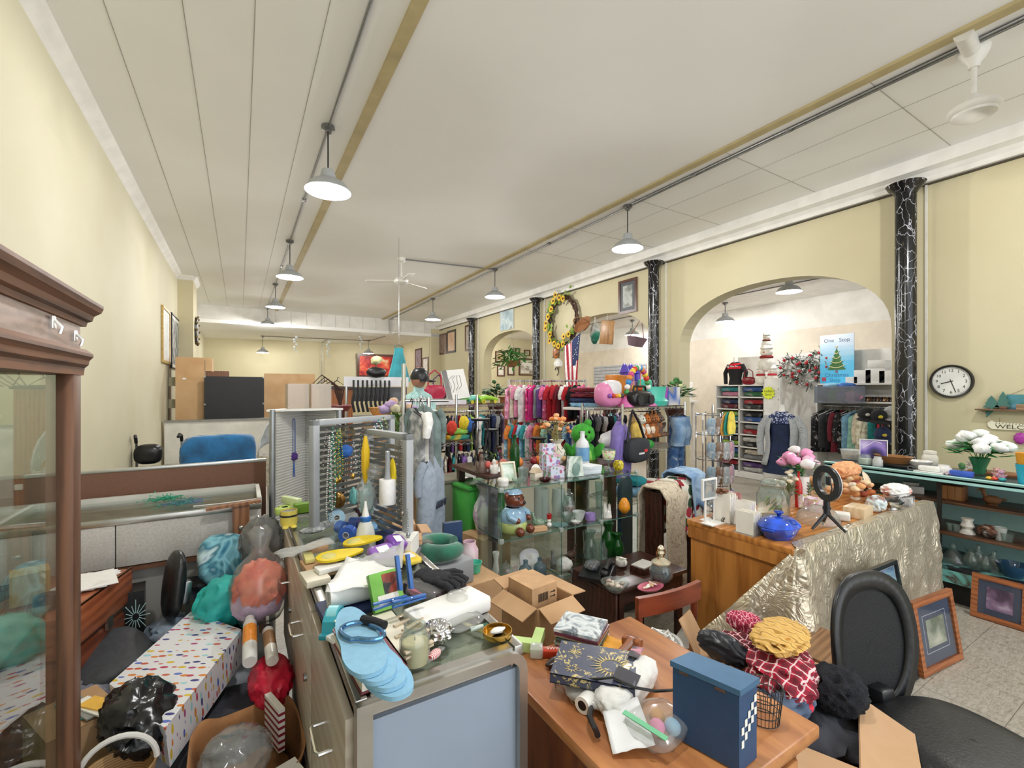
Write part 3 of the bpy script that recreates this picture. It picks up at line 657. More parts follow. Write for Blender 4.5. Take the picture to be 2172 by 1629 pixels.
# --- pictures on floor
def frame3(name,label,cat,o,u,v,w,h,fm,art,border=.04,mat_m=None,mat_w=0,depth=.022,glassy=False,rail=None,group=None,line=None):
    """framed picture: o = one lower corner, u = direction along the bottom, v = direction up the picture"""
    u=Vector(u).normalized();n=u.cross(Vector(v)).normalized();v=n.cross(u).normalized()
    t=thing(name,label,cat,o,group=group);M=Matrix((u,v,n)).transposed();t.rotation_euler=M.to_euler()
    b=border;mb=MB();inr=[(b,b),(w-b,b),(w-b,h-b),(b,h-b)];out_=[(0,0),(w,0),(w,h),(0,h)]
    for k in range(4):
        a,c_,d_,e=out_[k],out_[(k+1) % 4],inr[(k+1) % 4],inr[k]
        mb.prism([a,c_,d_,e],depth)
    mb.build('frame',fm,t,smooth=0)
    if mat_m:
        tone(MB().box((w/2,h/2,depth*.4),(w-2*b,h-2*b,.003)).build('mat_board',mat_m,t,smooth=0),'mat board round the picture')
        if line:
            q=MB();e=mat_w*.7+b
            for bx in (((w/2,e),(w-2*e,.003)),((w/2,h-e),(w-2*e,.003)),((e,h/2),(.003,h-2*e)),((w-e,h/2),(.003,h-2*e))):q.box((bx[0][0],bx[0][1],depth*.4+.002),(bx[1][0],bx[1][1],.001))
            q.build('mat_line',paint(line),t,smooth=0)
    e=b+mat_w
    MB().box((w/2,h/2,depth*.5),(w-2*e,h-2*e,.003)).build('picture',art,t,smooth=0)
    if glassy:MB().box((w/2,h/2,depth*.75),(w-2*b,h-2*b,.002)).build('glazing',glass('#ffffff',.8,.0),t,smooth=0)
    return t
art_blue=mottle(['#3e5c80','#6f93b4','#8bb0c4','#7e86b4','#50788e','#a9bfd0'],6,.5,6,.5)
t=frame3('framed_picture','large blue textured print in a thin black frame behind the office chair','picture',(2.66,.985,.002),(1,-.03,0),(.0,.16,1),.46,.61,paint('#17181d',.3),art_blue,.02,paint('#e4e6ea'),.01,.025,True)
tone(MB().ball((.20,.44,.014),(.03,.07,.003),2).ball((.34,.1,.014),(.03,.08,.003),2).build('printed_shapes',paint('#6d5a5c'),t),'brown shapes in the print')
oakf=wood('#7e4628','#a9683f',6,0,.35,9);navy=paint('#3f4a63',.6)
frame3('framed_picture','oak framed misty landscape with navy mat leaning on the gold cloth','picture',(3.14,.955,.002),(1,-.11,0),(0,.14,1),.43,.385,oakf,mottle(['#39423a','#6e7a68','#a9ad9c','#cfcdbd','#8b927f'],5,.5,4),.035,navy,.085,.025,True,line='#b9c0d0')
frame3('framed_picture','oak framed purple portrait with navy mat leaning on the teal showcase','picture',(4.315,1.035,.002),(.0,-1,0),(.16,0,1),.27,.29,oakf,mottle(['#2a1d2c','#5a4560','#8d7394','#c3aecb','#4a3450'],7,.5,4),.033,navy,.04,.022,True)

# ================================================================ BUILDERS FOR SMALL THINGS
def PP(px,py,a,n):     # where the view ray of a photo pixel meets a plane
    d=ray(px,py);o=Vector((0,0,CAM_H));a=Vector(a);n=Vector(n)
    return o+d*((a-o).dot(n)/d.dot(n))
def lathe_thing(name,label,cat,loc,prof,m,n=24,group=None,parts=(),rz=0,sq=None,rot=None):
    """a turned vessel; parts = (part name, profile, material[, label])"""
    if not parts:return one(name,label,cat,MB().lathe(prof,n=n,sq=sq),m,loc,rz,group,rot=rot,smooth=50)
    t=thing(name,label,cat,loc,rz,group,rot=rot)
    MB().lathe(prof,n=n,sq=sq).build('body',m,t,smooth=50)
    for q in parts:
        o=MB().lathe(q[1],n=n,sq=sq).build(q[0],q[2],t,smooth=50)
        if len(q) > 3:tone(o,q[3])
    return t
def sc(pts,r,h):return [(a*r,b*h) for a,b in pts]
VASE=[(0,0),(.6,0),(.75,.08),(1,.35),(.9,.55),(.5,.75),(.45,.85),(.8,1),(.7,.98),(.38,.85),(.42,.75),(.8,.5),(.9,.35),(.6,.1),(0,.06)]
BUD=[(0,0),(.95,0),(1,.05),(.75,.1),(.35,.16),(.7,.3),(.55,.4),(.42,.7),(.65,.98),(.6,1),(.3,.7),(0,.5)]
JAR=[(0,0),(.9,0),(1,.06),(1,.65),(.72,.85),(.72,1),(.66,1),(.66,.86),(.92,.64),(.92,.06),(0,.04)]
BOWL=[(0,0),(.5,0),(.55,.1),(.8,.5),(1,1),(.95,1),(.75,.5),(.5,.15),(0,.12)]
CUP=[(0,0),(.7,0),(.75,.05),(1,.97),(1.04,1),(.95,1),(.7,.07),(0,.05)]
BOTTLE=[(0,0),(.95,0),(1,.04),(1,.55),(.85,.68),(.35,.8),(.32,.96),(.38,.97),(.38,1),(.26,1),(0,.98)]
DISH=[(0,0),(.7,0),(.75,.1),(1,1),(.95,1),(.7,.2),(0,.15)]
def carton(name,label,cat,loc,d,m,rz=0,flaps=0,group=None,tape=None,hollow=True,rot=None):
    """cardboard box standing on loc, d = (x,y,z); flaps>0 leaves it open with folded-out flaps"""
    t=thing(name,label,cat,loc,rz,group,rot=rot);w,l,h=d;k=.004
    mb=MB()
    for c,s in (((-w/2,0,h/2),(k,l,h)),((w/2,0,h/2),(k,l,h)),((0,-l/2,h/2),(w,k,h)),((0,l/2,h/2),(w,k,h)),((0,0,k/2),(w,l,k))):mb.box(c,s)
    if not flaps:mb.box((0,0,h),(w+.004,l+.004,k))
    mb.build('sides',m,t,smooth=0)
    if flaps:
        f=flaps
        for ax,sg,ln,a in ((0,-1,l,1.95),(0,1,l,1.64),(1,-1,w,2.0),(1,1,w,1.35)):
            M=Matrix.Translation(((sg*w/2) if ax == 0 else 0,(sg*l/2) if ax else 0,h)) @ Matrix.Rotation((sg if ax == 0 else -sg)*(a-PI/2),4,'Y' if ax == 0 else 'X')
            q=MB().box(((sg*f/2,0,0) if ax == 0 else (0,sg*f/2,0)),((f,ln-.01,k) if ax == 0 else (ln-.01,f,k)))
            for v in q.bm.verts:v.co=M @ v.co
            q.build('flap',m,t,smooth=0)
    if tape:tone(MB().box((0,0,h+.003),(.05,l,.001)).build('tape',paint(tape),t),'tape strip')
    return t
def book(label,loc,d,cover,rz=0,group=None,pages='#e9e4d6',rot=None,name='book',cm=None):
    w,l,h=d;t=thing(name,label,'book',loc,rz,group,rot=rot);cm=cm or paint(cover,.4)
    MB().box((0,0,h-.0015),(w,l,.003)).box((0,0,.0015),(w,l,.003)).box((-w/2+.0015,0,h/2),(.003,l,h)).build('cover',cm,t,smooth=0)
    MB().box((.001,0,h/2),(w-.008,l-.008,h-.006)).build('pages',paint(pages),t,smooth=0);return t
def slab(name,label,cat,c,d,m,rz=0,group=None,rot=None,bev=.0):
    return one(name,label,cat,MB().box((0,0,d[2]/2),d,bev=bev),m,c,rz,group,rot=rot,smooth=30)
def sheet(name,label,cat,a,b,c,d,m,bend=.0,seed=0,n=10,group=None,solid=.0012):
    """loose paper, film or cloth with corners a,b,c,d"""
    a,b,c,d=map(Vector,(a,b,c,d))
    def f(u,v):
        p=(a*(1-u)+b*u)*(1-v)+(d*(1-u)+c*u)*v
        return p+Vector((0,0,bend*(noise.noise(Vector((u*3+seed,v*3,seed)))+.5*noise.noise(Vector((u*7,v*7+seed,2))))))
    return one(name,label,cat,MB().grid(f,n,n),m,group=group,solid=solid,smooth=60)
def folded(label,loc,d,m,rz=0,seed=0,name='folded_garment',cat='clothing',group=None,amp=.10):
    o=one(name,label,cat,MB().pad((0,0,d[2]/2),(d[0]/2,d[1]/2,d[2]/2),4,3,amp,3,seed),m,loc,rz,group,smooth=70);return o
hang_blk=plastic('#141416',.3);hang_wht=plastic('#e8e8ea',.3);hang_wire=metalm('#aeb0b4',.25)
def garment(name,label,loc,rz,m,w=.40,h=.55,th=.05,sleeve=.0,hm=None,group=None,seed=0,flare=1.0,kind='shirt',cat='clothing',low=False):
    """clothing on a hanger; loc = hanger hook on the rail; the garment's width lies along local x"""
    t=thing(name,label,cat,loc,rz,group);hm=hm or hang_blk;q=w/.40
    mb=MB()
    mb.tube([(.012*q,0,.012),(.0,0,.028),(-.016,0,.016),(-.008,0,-.008),(0,0,-.03),(0,0,-.05)],.003,5)
    mb.tube([(-w*.46,0,-.10*q-.01),(-.02,0,-.05),(.02,0,-.05),(w*.46,0,-.10*q-.01)],.006,5)
    if kind == 'pants':mb.tube([(-w*.46,0,-.10*q-.01),(w*.46,0,-.10*q-.01)],.005,5)
    mb.build('hanger',hm,t)
    nu,nv=(14,7) if low else (22,11);mb=MB()
    if kind == 'pants':
        for sx in (-1,1):
            def f(u,v,sx=sx):
                a=u*2*PI;ww=w*(.25-.04*v)*flare;cx=sx*w*(.23+.02*v)
                return Vector((cx+ww*cos(a),th*.6*sin(a)+.01*sin(7*v+seed),-.11*q-v*h))
            mb.grid(f,nu,nv,True)
        mb.build('trousers',m,t,smooth=70)
    else:
        def f(u,v):
            a=u*2*PI;z=-.045*q-v*h
            k=.16+.84*min(1,v/.16)**.6;k *= 1+(flare-1)*v
            if kind == 'strap':k=(.30 if v < .12 else .8)*(1+(flare-1)*v)
            tt=th*(.35+.65*min(1,v/.2))*(1+.3*sin(a*5+seed+v*3)*min(1,v*2))
            return Vector((w/2*k*cos(a),tt/2*sin(a)*1.4+.012*noise.noise(Vector((u*4+seed,v*3,seed))),z))
        mb.grid(f,nu,nv,True)
        if sleeve:
            for sx in (-1,1):
                mb.tube([(sx*w*.40,0,-.10*q),(sx*w*.52,.005,-.14*q-.1*sleeve),(sx*w*.55,.02,-.13*q-.55*sleeve),(sx*w*.52,.02,-.12*q-sleeve)],lambda s_:.042*q*(1.15-.4*s_),8)
        mb.build('fabric',m,t,smooth=70)
    return t
def flower_ball(mb,c,r,seed):mb.ball(c,(r,r,r*.75),2,.35,5,seed)
def bouquet(label,loc,h,spread,cols,n=12,fr=.022,leafc=('#2f6b33','#4f8a45'),seed=1,name='bouquet',leaves=40,drop=0.0,lr=.03,group=None):
    """cut or artificial flowers standing on loc (in a vase): stems and leaves, each flower a part"""
    rr=random.Random(seed);t=thing(name,label,'flowers',loc,group=group);mb=MB();pos=[]
    for i in range(n):
        a,r_=rr.uniform(0,6.28),spread*sqrt(rr.random());z=h*(1-.45*(r_/spread)**2)*rr.uniform(.85,1.0)-drop*r_
        p=Vector((r_*cos(a),r_*sin(a),z));pos.append(p);mb.tube([(0,0,.0),(p.x*.4,p.y*.4,z*.6),p],.0022,5)
    for i in range(leaves):
        a,r_=rr.uniform(0,6.28),spread*sqrt(rr.random())*1.05;z=h*rr.uniform(.45,.85)*(1-.2*(r_/spread))-drop*r_*1.5
        c=Vector((r_*cos(a),r_*sin(a),z));d=Vector((cos(a)*lr,sin(a)*lr,rr.uniform(-.3,.5)*lr));s_=d.cross(Vector((0,0,1))).normalized()*lr*.35
        up=Vector((0,0,lr*.12));mb.face([c-d*.9,c+s_-up,c+d,c-s_-up])
    mb.build('foliage',mottle([leafc[0],leafc[1]],30,.6),t,smooth=0)
    for i,p in enumerate(pos):
        mb=MB();flower_ball(mb,p,fr*rr.uniform(.8,1.2),seed+i);mb.build('flower',cloth(cols[i % len(cols)]),t,smooth=80)
    return t
def plush(name,label,loc,s,fur,belly=None,rz=0,ear='round',rot=None,cat='toy',group=None):
    """seated soft toy: one continuous-looking body, eyes and nose as parts"""
    t=thing(name,label,cat,loc,rz,group,rot=rot)
    mb=MB().ball((0,0,.30*s),(.26*s,.22*s,.30*s),3,.05,4).ball((0,-.04*s,.72*s),(.22*s,.20*s,.20*s),3,.05,4,2).ball((0,-.22*s,.68*s),(.10*s,.08*s,.075*s),2)
    for x in (-1,1):
        mb.ball((x*.27*s,-.08*s,.40*s),(.085*s,.11*s,.2*s),2,rot=Euler((.5,x*.5,0)));mb.ball((x*.2*s,-.24*s,.09*s),(.1*s,.2*s,.095*s),2)
        if ear == 'round':mb.ball((x*.17*s,0,.9*s),(.08*s,.04*s,.08*s),2)
        elif ear == 'long':mb.ball((x*.19*s,0,.66*s),(.05*s,.05*s,.2*s),2)
        elif ear == 'point':mb.ball((x*.1*s,0,1.0*s),(.04*s,.03*s,.13*s),2)
    else:mb.ball((x*.09*s,-.05*s,.92*s),(.075*s,.06*s,.075*s),2)
    mb.build('body',fur,t,smooth=80)
    for x in (-1,1):MB().ball((x*.08*s,-.22*s,.77*s),.025*s,2).build('eye',plastic('#0c0c0c',.15),t)
    MB().ball((0,-.30*s,.70*s),.028*s,2).build('nose',plastic('#2a1a18',.3),t)
    if belly:tone(MB().ball((0,-.12*s,.30*s),(.17*s,.13*s,.22*s),2).build('belly_patch',belly,t,smooth=80),'paler belly patch')
    return t
def cap(label,loc,m,brim=None,rz=0,rot=None,logo=None,group=None):
    t=thing('baseball_cap',label,'hat',loc,rz,group,rot=rot)
    MB().lathe([(.085,0),(.088,.03),(.075,.075),(.045,.105),(0,.115)],n=20).build('crown',m,t,smooth=70)
    def f(u,v):
        a=-1.1+2.2*u;r=.083+v*.075*(.35+.65*cos((a)/1.1*1.3));return Vector((r*sin(a),-r*cos(a),.006-.02*v-.012*sin(a)**2))
    MB().grid(f,14,5).build('brim',brim or m,t,solid=.004,smooth=60)
    MB().ball((0,0,.115),.006,1).build('button',m,t)
    if logo:tone(MB().ball((0,-.083,.05),(.024,.006,.022),2).build('badge',logo,t),'round badge on the front')
    return t
def shoe(label,loc,m,sole='#2a2522',rz=0,s=1.0,group=None,heel=0.0):
    t=thing('shoe',label,'shoe',loc,rz,group)
    def f(u,v):
        a=u*2*PI;r=(.0+v);x=.038*s*cos(a)*(1-.15*sin(a));y=.125*s*sin(a)
        z=.012*s+(.055*s*sin(v*1.57)*(1.15-.55*max(0,sin(a))));k=1-.55*v*v
        return Vector((x*k,y*(1-.35*v*v)-.015*v*s,z+heel*max(0,-sin(a))))
    MB().grid(f,18,6,True).build('upper',m,t,smooth=70)
    MB().prism([(.04*s*cos(i*.3927),.13*s*sin(i*.3927)) for i in range(16)],.014*s).build('sole',paint(sole),t);return t
def bag_blob(name,label,cat,c,r,m,seed=0,amp=.22,rot=None,group=None,sub=4,ridge=True,freq=2.2,flat=None):
    return one(name,label,cat,MB().ball((0,0,0),r,sub,amp,freq,seed,flat=flat,ridge=ridge),m,c,group=group,rot=rot,smooth=80)
def price_tag(label,loc,rot=(0,0,0),s=.03,parent=None):
    if parent:return MB().box((0,0,-s*.7),(s*.6,.001,s)).build('price_tag',paint('#f1f0ec'),parent,loc=loc,rot=rot)
def necklace(label,top,drop,wdt,m,bead=.004,group=None,n_=(0,-1,0),m2=None,step=2.0,name='bead_necklace',pend=None):
    """strand hanging as a narrow loop from a peg at top"""
    t=thing(name,label,'necklace',top,group=group);n_=Vector(n_).normalized();side=n_.cross(Vector((0,0,1))).normalized()
    L=drop*2;k=int(L/(bead*step));mb,mb2=MB(),MB()
    for i in range(k):
        s_=i/k;v=1-abs(2*s_-1);sg=-1 if s_ < .5 else 1
        p=side*(sg*wdt/2*(sin(min(1,v*1.15)*PI*.5) if v < .87 else sqrt(max(0,(1-v)/.13))))+Vector((0,0,-drop*v))+n_*bead
        (mb2 if m2 and i % 2 else mb).ball(p,bead,1)
    mb.build('beads',m,t,smooth=80)
    if m2:mb2.build('alternate_beads',m2,t,smooth=80)
    else:mb2.bm.free()
    if pend:MB().ball((0,0,-drop-bead*2.5),(bead*2.5,bead*1.5,bead*3.5),2,.2,4).build('pendant',pend,t)
    return t
# ================================================================ ON THE SHOWCASE COUNTER
CT=CZ+.0005
white=paint('#ecebe7',.45,.03);cream=paint('#e9e2cf',.5);black=plastic('#17181b',.35);kraft=mottle(['#b08a63','#bd9871','#c5a17a'],6,.8,4);kraft_l=mottle(['#bd9670','#c7a27e'],6,.8,4)
filmm=glass('#f4f5f4',1.0,.12,.12);milky=glass('#f2f3f2',.8,.2,.38);bagm=glass('#eef0f2',1.4,.1,.16);jarg=glass('#eef4f2',1.1,.02,.06)
chrome=metalm('#d5d7da',.12);gold=metalm('#c7a04e',.25)
CTR='on the glass counter'
p=P(757,1415,CT);book('thick cream hardback lying under the pale blue slippers, maroon cover',(.243,1.03,CT),(.095,.23,.030),'#74323c',dg(184),cm=paint('#74323c',.4))
book('thinner white boxed book on the maroon hardback beside the slippers',(.232,1.045,CT+.0305),(.058,.20,.02),'#e9e5dd',dg(186))
slab('paper_pad','white pad of paper under the right side of the slipper stack','paper pad',(.318,1.06,CT),(.05,.22,.026),cream,.05)
foam_b=mat('#86b6d2',.75,0,.03,60,.1,300)
for i,(dx,dy,rz) in enumerate(((.018,-.035,.14),(.012,-.012,.10),(.004,.008,.02),(-.006,.03,-.04))):
    pts=[]
    for k in range(36):
        a=2*PI*k/36;y=.142*sin(a);w=.043*csgn(abs(cos(a))**.8,cos(a))*(1-.18*sin(a)-.16*math.exp(-((y+.02)/.04)**2));pts.append((w,y))
    one('foam_slipper','pale blue foam slipper sole, '+ORD[i]+' from the bottom of the stack on the counter end','slipper',MB().prism(pts,.0085),foam_b,(.215+dx*.8,.95+dy*.7,CT+.051+i*.0095),rz,'pale blue foam soles on the counter')
z0=CT+.051+4*.0095
t=thing('carabiner','large blue metal carabiner with black foam grip lying on the slippers','carabiner',(.220,.97,z0+.006),dg(35))
pts=[(.030*cos(a)*(1.1 if sin(a) > 0 else .85),.052*sin(a),0) for a in [2*PI*k/30 for k in range(30)]]
MB().tube(pts,.0045,8,True).build('ring',metalm('#6f9fd0',.2),t)
MB().tube([(.033,-.03,.002),(.035,.0,.003),(.034,.032,.002)],.010,10).build('foam_grip',mat('#15161a',.85),t)
def at(px,py,z=CT):return P(px,py,z)
# tape dispenser
p=at(712,1330);t=thing('tape_dispenser','teal tape dispenser beside the slippers on the counter','tape dispenser',p,dg(60));tm=plastic('#37a3b5',.3)
MB().prism([(-.05,0),(.06,0),(.06,.018),(.03,.022),(.01,.05),(-.02,.055),(-.045,.035)],.032,Matrix(((1,0,0,0),(0,0,1,-.016),(0,1,0,0),(0,0,0,1)))).build('body',tm,t)
MB().cyl((-.012,-.012,.035),(-.012,.012,.035),.024,n=18).build('tape_roll',plastic('#8fd3dd'),t);MB().box((.0,0,.004),(.12,.04,.012),bev=.003).build('base',plastic('#2b8ea0'),t)
slab('plastic_tray','small white and yellow clip beneath the teal tape dispenser','clip',at(722,1352),(.06,.035,.012),white,.4,bev=.004)
# green packet
p=at(828,1318);t=thing('ink_packet','green boxed packet with black picture panel standing in the clutter','packet',(p.x,p.y+.01,CT+.03),dg(10),rot=(dg(-30),0,dg(8)))
MB().box((0,0,.045),(.082,.02,.095),bev=.001).build('carton',mottle(['#5d9a3a','#76b548','#7fbd52'],9,.4),t)
tone(MB().box((.012,-.0105,.06),(.04,.001,.05)).build('picture_panel',mottle(['#1c1c1e','#2b2b2c','#a1432f','#23242a'],25,.4),t),'black picture panel')
tone(MB().box((.0,-.0108,.02),(.056,.001,.028)).build('sticker',paint('#e9e7e1'),t),'white sticker')
# clothes pegs
pegb=plastic('#2f62a8',.35)
def peg(label,loc,rot,L,m,group):
    t=thing('clothes_peg',label,'clothes peg',loc,group=group,rot=rot)
    MB().box((0,0,.005),(L,.010,.005),Euler((0,.035,0)),bev=.001).build('jaw',m,t);MB().box((0,0,-.004),(L,.010,.005),Euler((0,-.035,0)),bev=.001).build('jaw',m,t)
    MB().tube([(L*.05,-.006,.008),(L*.07,0,.0),(L*.05,.006,-.008)],.0012,5).build('spring',metalm(),t);return t
pz=CT+.085
for i,(px,py,rot) in enumerate(((845,1235,(0,dg(-75),1.7)),(868,1232,(0,dg(-75),1.7)),(828,1262,(0,0,.1)),(868,1258,(0,0,.06)))):
    q=at(px,py,CT+.09);q.z=(.055 if i < 2 else .012)+CT+.06
    peg('long blue plastic clothes peg over the paper roll, '+['standing up, nearer the roll','standing up, nearer the glove','lying, nearer the roll','lying, nearer the glove'][i],q,rot,.088,pegb,'blue clothes pegs on the paper roll')
pw=wood('#b9a58a','#d3c2a8',12,0)
for i in range(9):
    q=at(845+(i % 3)*14+i*2,1312+i*8,CT+.012+.012*(i % 3));peg('plain wooden clothes peg on the counter, '+ORD[i]+' in the pile nearest the candle',(q.x,q.y,CT+.010+.0125*(i % 3)),(0,0,.25+.12*(i % 4)),.072,pw,'wooden clothes pegs in a heap')
# paper roll and loose sheets
p=at(752,1292);t=thing('paper_roll','fat white paper roll lying across the counter clutter','paper roll',(p.x,p.y,CT+.052),.05)
MB().lathe([(.017,-.068),(.033,-.068),(.033,.068),(.017,.068),(.017,-.068)],n=28,M=Matrix.Rotation(PI/2,4,'Y')).build('paper',paint('#f0f0ef',.6,.01),t)
tone(MB().lathe([(.015,-.066),(.0175,-.066),(.0175,.066),(.015,.066)],n=20,M=Matrix.Rotation(PI/2,4,'Y')).build('core',paint('#5c5145',.8),t),'dark cardboard core')
slab('storage_tray','flat dark navy box under the paper roll','box',(p.x+.01,p.y+.01,CT),(.2,.11,.018),paint('#27345e'),.06,bev=.004)
sheet('paper_sheet','white sheet of roll paper rising behind the paper roll','paper',P(690,1255,CT+.075),P(820,1243,CT+.08),P(845,1205,CT+.09),P(735,1180,CT+.085),paint('#eeeeec',.6),.012,2)
sheet('tracing_sheet','big translucent white sheet standing up across the counter','paper',P(735,1195,CT+.08),P(853,1205,CT+.085),P(858,1145,CT+.14),P(830,1165,CT+.12),milky,.012,5)
sheet('plastic_film','long strip of milky plastic film running off the counter towards the tied plastic bag','film',P(580,1172,CT+.03),P(596,1184,CT+.02),P(712,1152,CT+.075),P(700,1140,CT+.08),milky,.015,8)
# white box and kraft box
def P2(px,py,z=CT):q=P(px,py,z);return (q.x,q.y,q.z)
carton('white_carton','small closed white carton beside the yellow bag on the counter','box',(.505,1.60,CT+.012),(.085,.105,.058),white,dg(-32),tape='#dcdad4')
slab('storage_tray','flat grey parcel under the white carton','parcel',(.505,1.60,CT),(.11,.13,.011),paint('#6b6a70'),-.5)
carton('kraft_carton','opened tan carton lying behind the white carton at the counter edge','box',(.565,1.75,CT),(.10,.12,.045),kraft_l,dg(-10),flaps=.04)
# glove
p=at(925,1262);t=thing('glove','black ribbed knit glove lying by the blue pegs','glove',(p.x,p.y,CT+.052),.5);gm=mat('#202126',.9,0,.2,60,.4,150)
mb=MB().pad((0,0,0),(.04,.045,.012),3,3,.08,3)
for k in range(4):mb.tube([(-.03+.02*k,-.03,0),(-.035+.023*k,-.065,.004),(-.037+.024*k,-.095+.006*abs(k-1.5),-.003)],.0095,8)
mb.tube([(.035,.0,0),(.06,-.02,0),(.065,-.045,-.004)],.0105,8);mb.build('knit',gm,t,smooth=80)
MB().pad((0,.05,0),(.034,.018,.014),3,2).build('cuff',gm,t,smooth=80)
slab('folded_pouch','flat dark pouch under the black glove','pouch',(p.x,p.y+.01,CT),(.12,.15,.036),paint('#3a2a30'),.4,bev=.008)
# pink-blue packet
p=at(918,1262);t=thing('sponge_packet','clear packet of pink and blue sponges beside the long white case','packet',(p.x,p.y,CT),rot=(dg(6),0,dg(35)))
for i,(c_,lab) in enumerate((('#d8648c','pink'),('#5f86b4','blue'),('#78b9b4','teal'))):tone(MB().pad((-.03+.035*i,.0,.018+.006*i),(.024,.06,.011),5,2).build('sponge',mottle([shade(c_,.85),c_],14,.8),t),lab+' sponge')
MB().pad((0,0,.022),(.075,.07,.03),3,3,.1,4).build('wrapper',filmm,t,smooth=80)
# long white case with clear lid dish on top
t=thing('plastic_case','long low white plastic case on the counter with a clear dish on it','case',(.470,1.105,CT),dg(-78))
MB().box((0,0,.022),(.10,.215,.038),bev=.008).build('lid',white,t);MB().box((0,0,.006),(.094,.209,.012),bev=.003).build('base',paint('#d9d8d4'),t)
lathe_thing('clear_dish','round clear plastic dish upside down on the white case','dish',(.50,1.115,CT+.0415),[(.03,0),(.028,.003),(.026,.012),(.018,.016),(0,.017)],filmm)
# candle jar, foil, jar lid
p=at(880,1405);t=thing('candle_jar','squat glass jar with a cream candle near the slippers','candle',p)
MB().lathe(sc(JAR,.033,.085),n=28).build('jar',jarg,t,smooth=50);tone(MB().lathe([(0,.004),(.030,.004),(.030,.047),(0,.049)],n=28).build('wax',mat('#e3c998',.5),t),'cream wax')
MB().cyl((0,0,.048),(0,0,.056),.0012,n=5).build('wick',black,t)
p=at(928,1358);bag_blob('crumpled_foil','crumpled silver foil packet beside the candle jar','packaging',(p.x,p.y,CT+.022),(.032,.034,.022),metalm('#c9c9cb',.2),4,.35,freq=3.5)
p=at(922,1395);t=thing('wrapped_sweet','red and white wrapped sweet in front of the crumpled foil','sweet',(p.x,p.y,CT+.008),.6)
MB().pad((0,0,0),(.018,.010,.008),3,2).build('sweet',stripes('#c93a44','#f0ece8',90,'X',.4),t);MB().box((.024,0,0),(.014,.016,.002)).build('wrapper_end',filmm,t);MB().box((-.024,0,0),(.014,.016,.002)).build('wrapper_end',filmm,t)
p=at(1055,1348);t=thing('jar_lid','gold metal jar lid lying open side up on the counter corner','lid',p)
MB().lathe([(0,.001),(.034,.001),(.036,.004),(.036,.014),(.034,.014),(.033,.003),(0,.003)],n=28).build('lid',gold,t,smooth=50)
MB().ball((.004,.004,.010),(.02,.012,.006),2,.4,4).build('tissue',white,t)
p=at(1015,1336);t=thing('marker_pen','short clear and green marker beside the gold lid','pen',(p.x,p.y,CT+.006),-.1);MB().cyl((-.022,0,0),(.012,0,0),.006).build('barrel',paint('#c9d4cc'),t);MB().cyl((.012,0,0),(.024,0,0),.0062).build('cap',plastic('#25614c'),t)
p=at(900,1328);slab('card_packet','bright turquoise card packet by the wooden pegs','packet',(p.x,p.y,CT+.001),(.035,.055,.014),mottle(['#2fa9cf','#4fc0de','#e3eff2'],14,.4),-.3)
bag_blob('plastic_bag','clear crinkled plastic bag lying flat at the front of the counter','bag',(.47,1.06,CT+.012),(.07,.05,.012),filmm,9,.3,sub=3)
# trays, labels, yellow insoles
for i,(px,py,w,l,h,m,lab,rz) in enumerate(((690,1205,.13,.15,.018,kraft_l,'shallow tan cardboard tray at the back edge of the counter',.1),(668,1232,.07,.10,.02,cream,'cream cardboard tray heaped with wrappers at the drawer side',.1),(700,1222,.085,.05,.014,white,'long white label box across the cardboard trays',.2),(672,1180,.06,.06,.02,kraft_l,'small tan box behind the yellow insoles',.3),(655,1200,.03,.08,.014,paint('#dcd389'),'pale yellow card packet at the drawer side',.0))):
    q=at(px,py);slab('cardboard_tray' if i < 2 else 'small_box',lab,'box',(q.x,q.y,CT+(.0 if i < 2 else .021)),(w,l,h),m,rz,bev=.002)
yel=mat('#e8cc22',.6,0,.05,20);
for i,(px,py,rx,rz) in enumerate(((722,1182,.062,.1),(770,1160,.055,-.45))):
    q=at(px,py,CT+.04);t=thing('insole','bright yellow leaf-shaped insole, '+['flat in front with ribbed heel','tilted behind the other one'][i],'insole',(q.x,q.y,CT+.046+.014*i),rot=(.1,-.12*i,rz),group='yellow insoles')
    pts=[(rx*1.25*cos(a),.036*sin(a)*(1-.35*cos(a))) for a in [2*PI*k/28 for k in range(28)]]
    MB().prism(pts,.007).build('sole',yel,t);MB().lathe([(0,.011),(.018,.010),(.024,.007)],n=18,c=(-rx*.6,0,0)).build('heel_pad',mat('#d9cf7a',.6),t)
q=at(745,1205);bag_blob('silver_tinsel','grey tangled tinsel under the yellow insoles','tinsel',(q.x,q.y,CT+.02),(.06,.05,.02),mat('#8e9294',.35,.6,.4,60,.8,90),3,.3)
# purple, blue packs and rolls
def pack(label,px,py,d,c1,c2,rz,z=0.0,rot=None,film=True,name='wipes_packet',cat='packet',group=None):
    q=at(px,py,CT+z);t=thing(name,label,cat,(q.x,q.y,CT+z),group=group,rot=rot or (0,0,rz))
    MB().pad((0,0,d[2]/2),(d[0]/2,d[1]/2,d[2]/2),5,3,.05,4).build('wrapper',mottle([c1,c1,c2],12,.3),t,smooth=70)
    tone(MB().box((0,0,d[2]+.0008),(d[0]*.45,d[1]*.5,.001)).build('label',paint('#efeef0'),t),'pale printed label');return t
pack('purple and white packet propped behind the tracing sheet',808,1180,(.09,.06,.03),'#8f63b5','#cdb6dd',.35,.055,rot=(.5,0,.3))
pack('deep purple packet tilted against the edge-on rack',835,1160,(.07,.06,.035),'#6d3f97','#8f63b5',.2,.06,rot=(.5,.2,.4))
pack('crinkled yellow film packet at the foot of the edge-on rack',868,1190,(.06,.10,.02),'#e4c73a','#f0dc80',.1,.02)
slab('storage_box','low navy box under the purple packets','box',(.50,1.70,CT),(.10,.16,.05),paint('#2a3a6b'),.25)
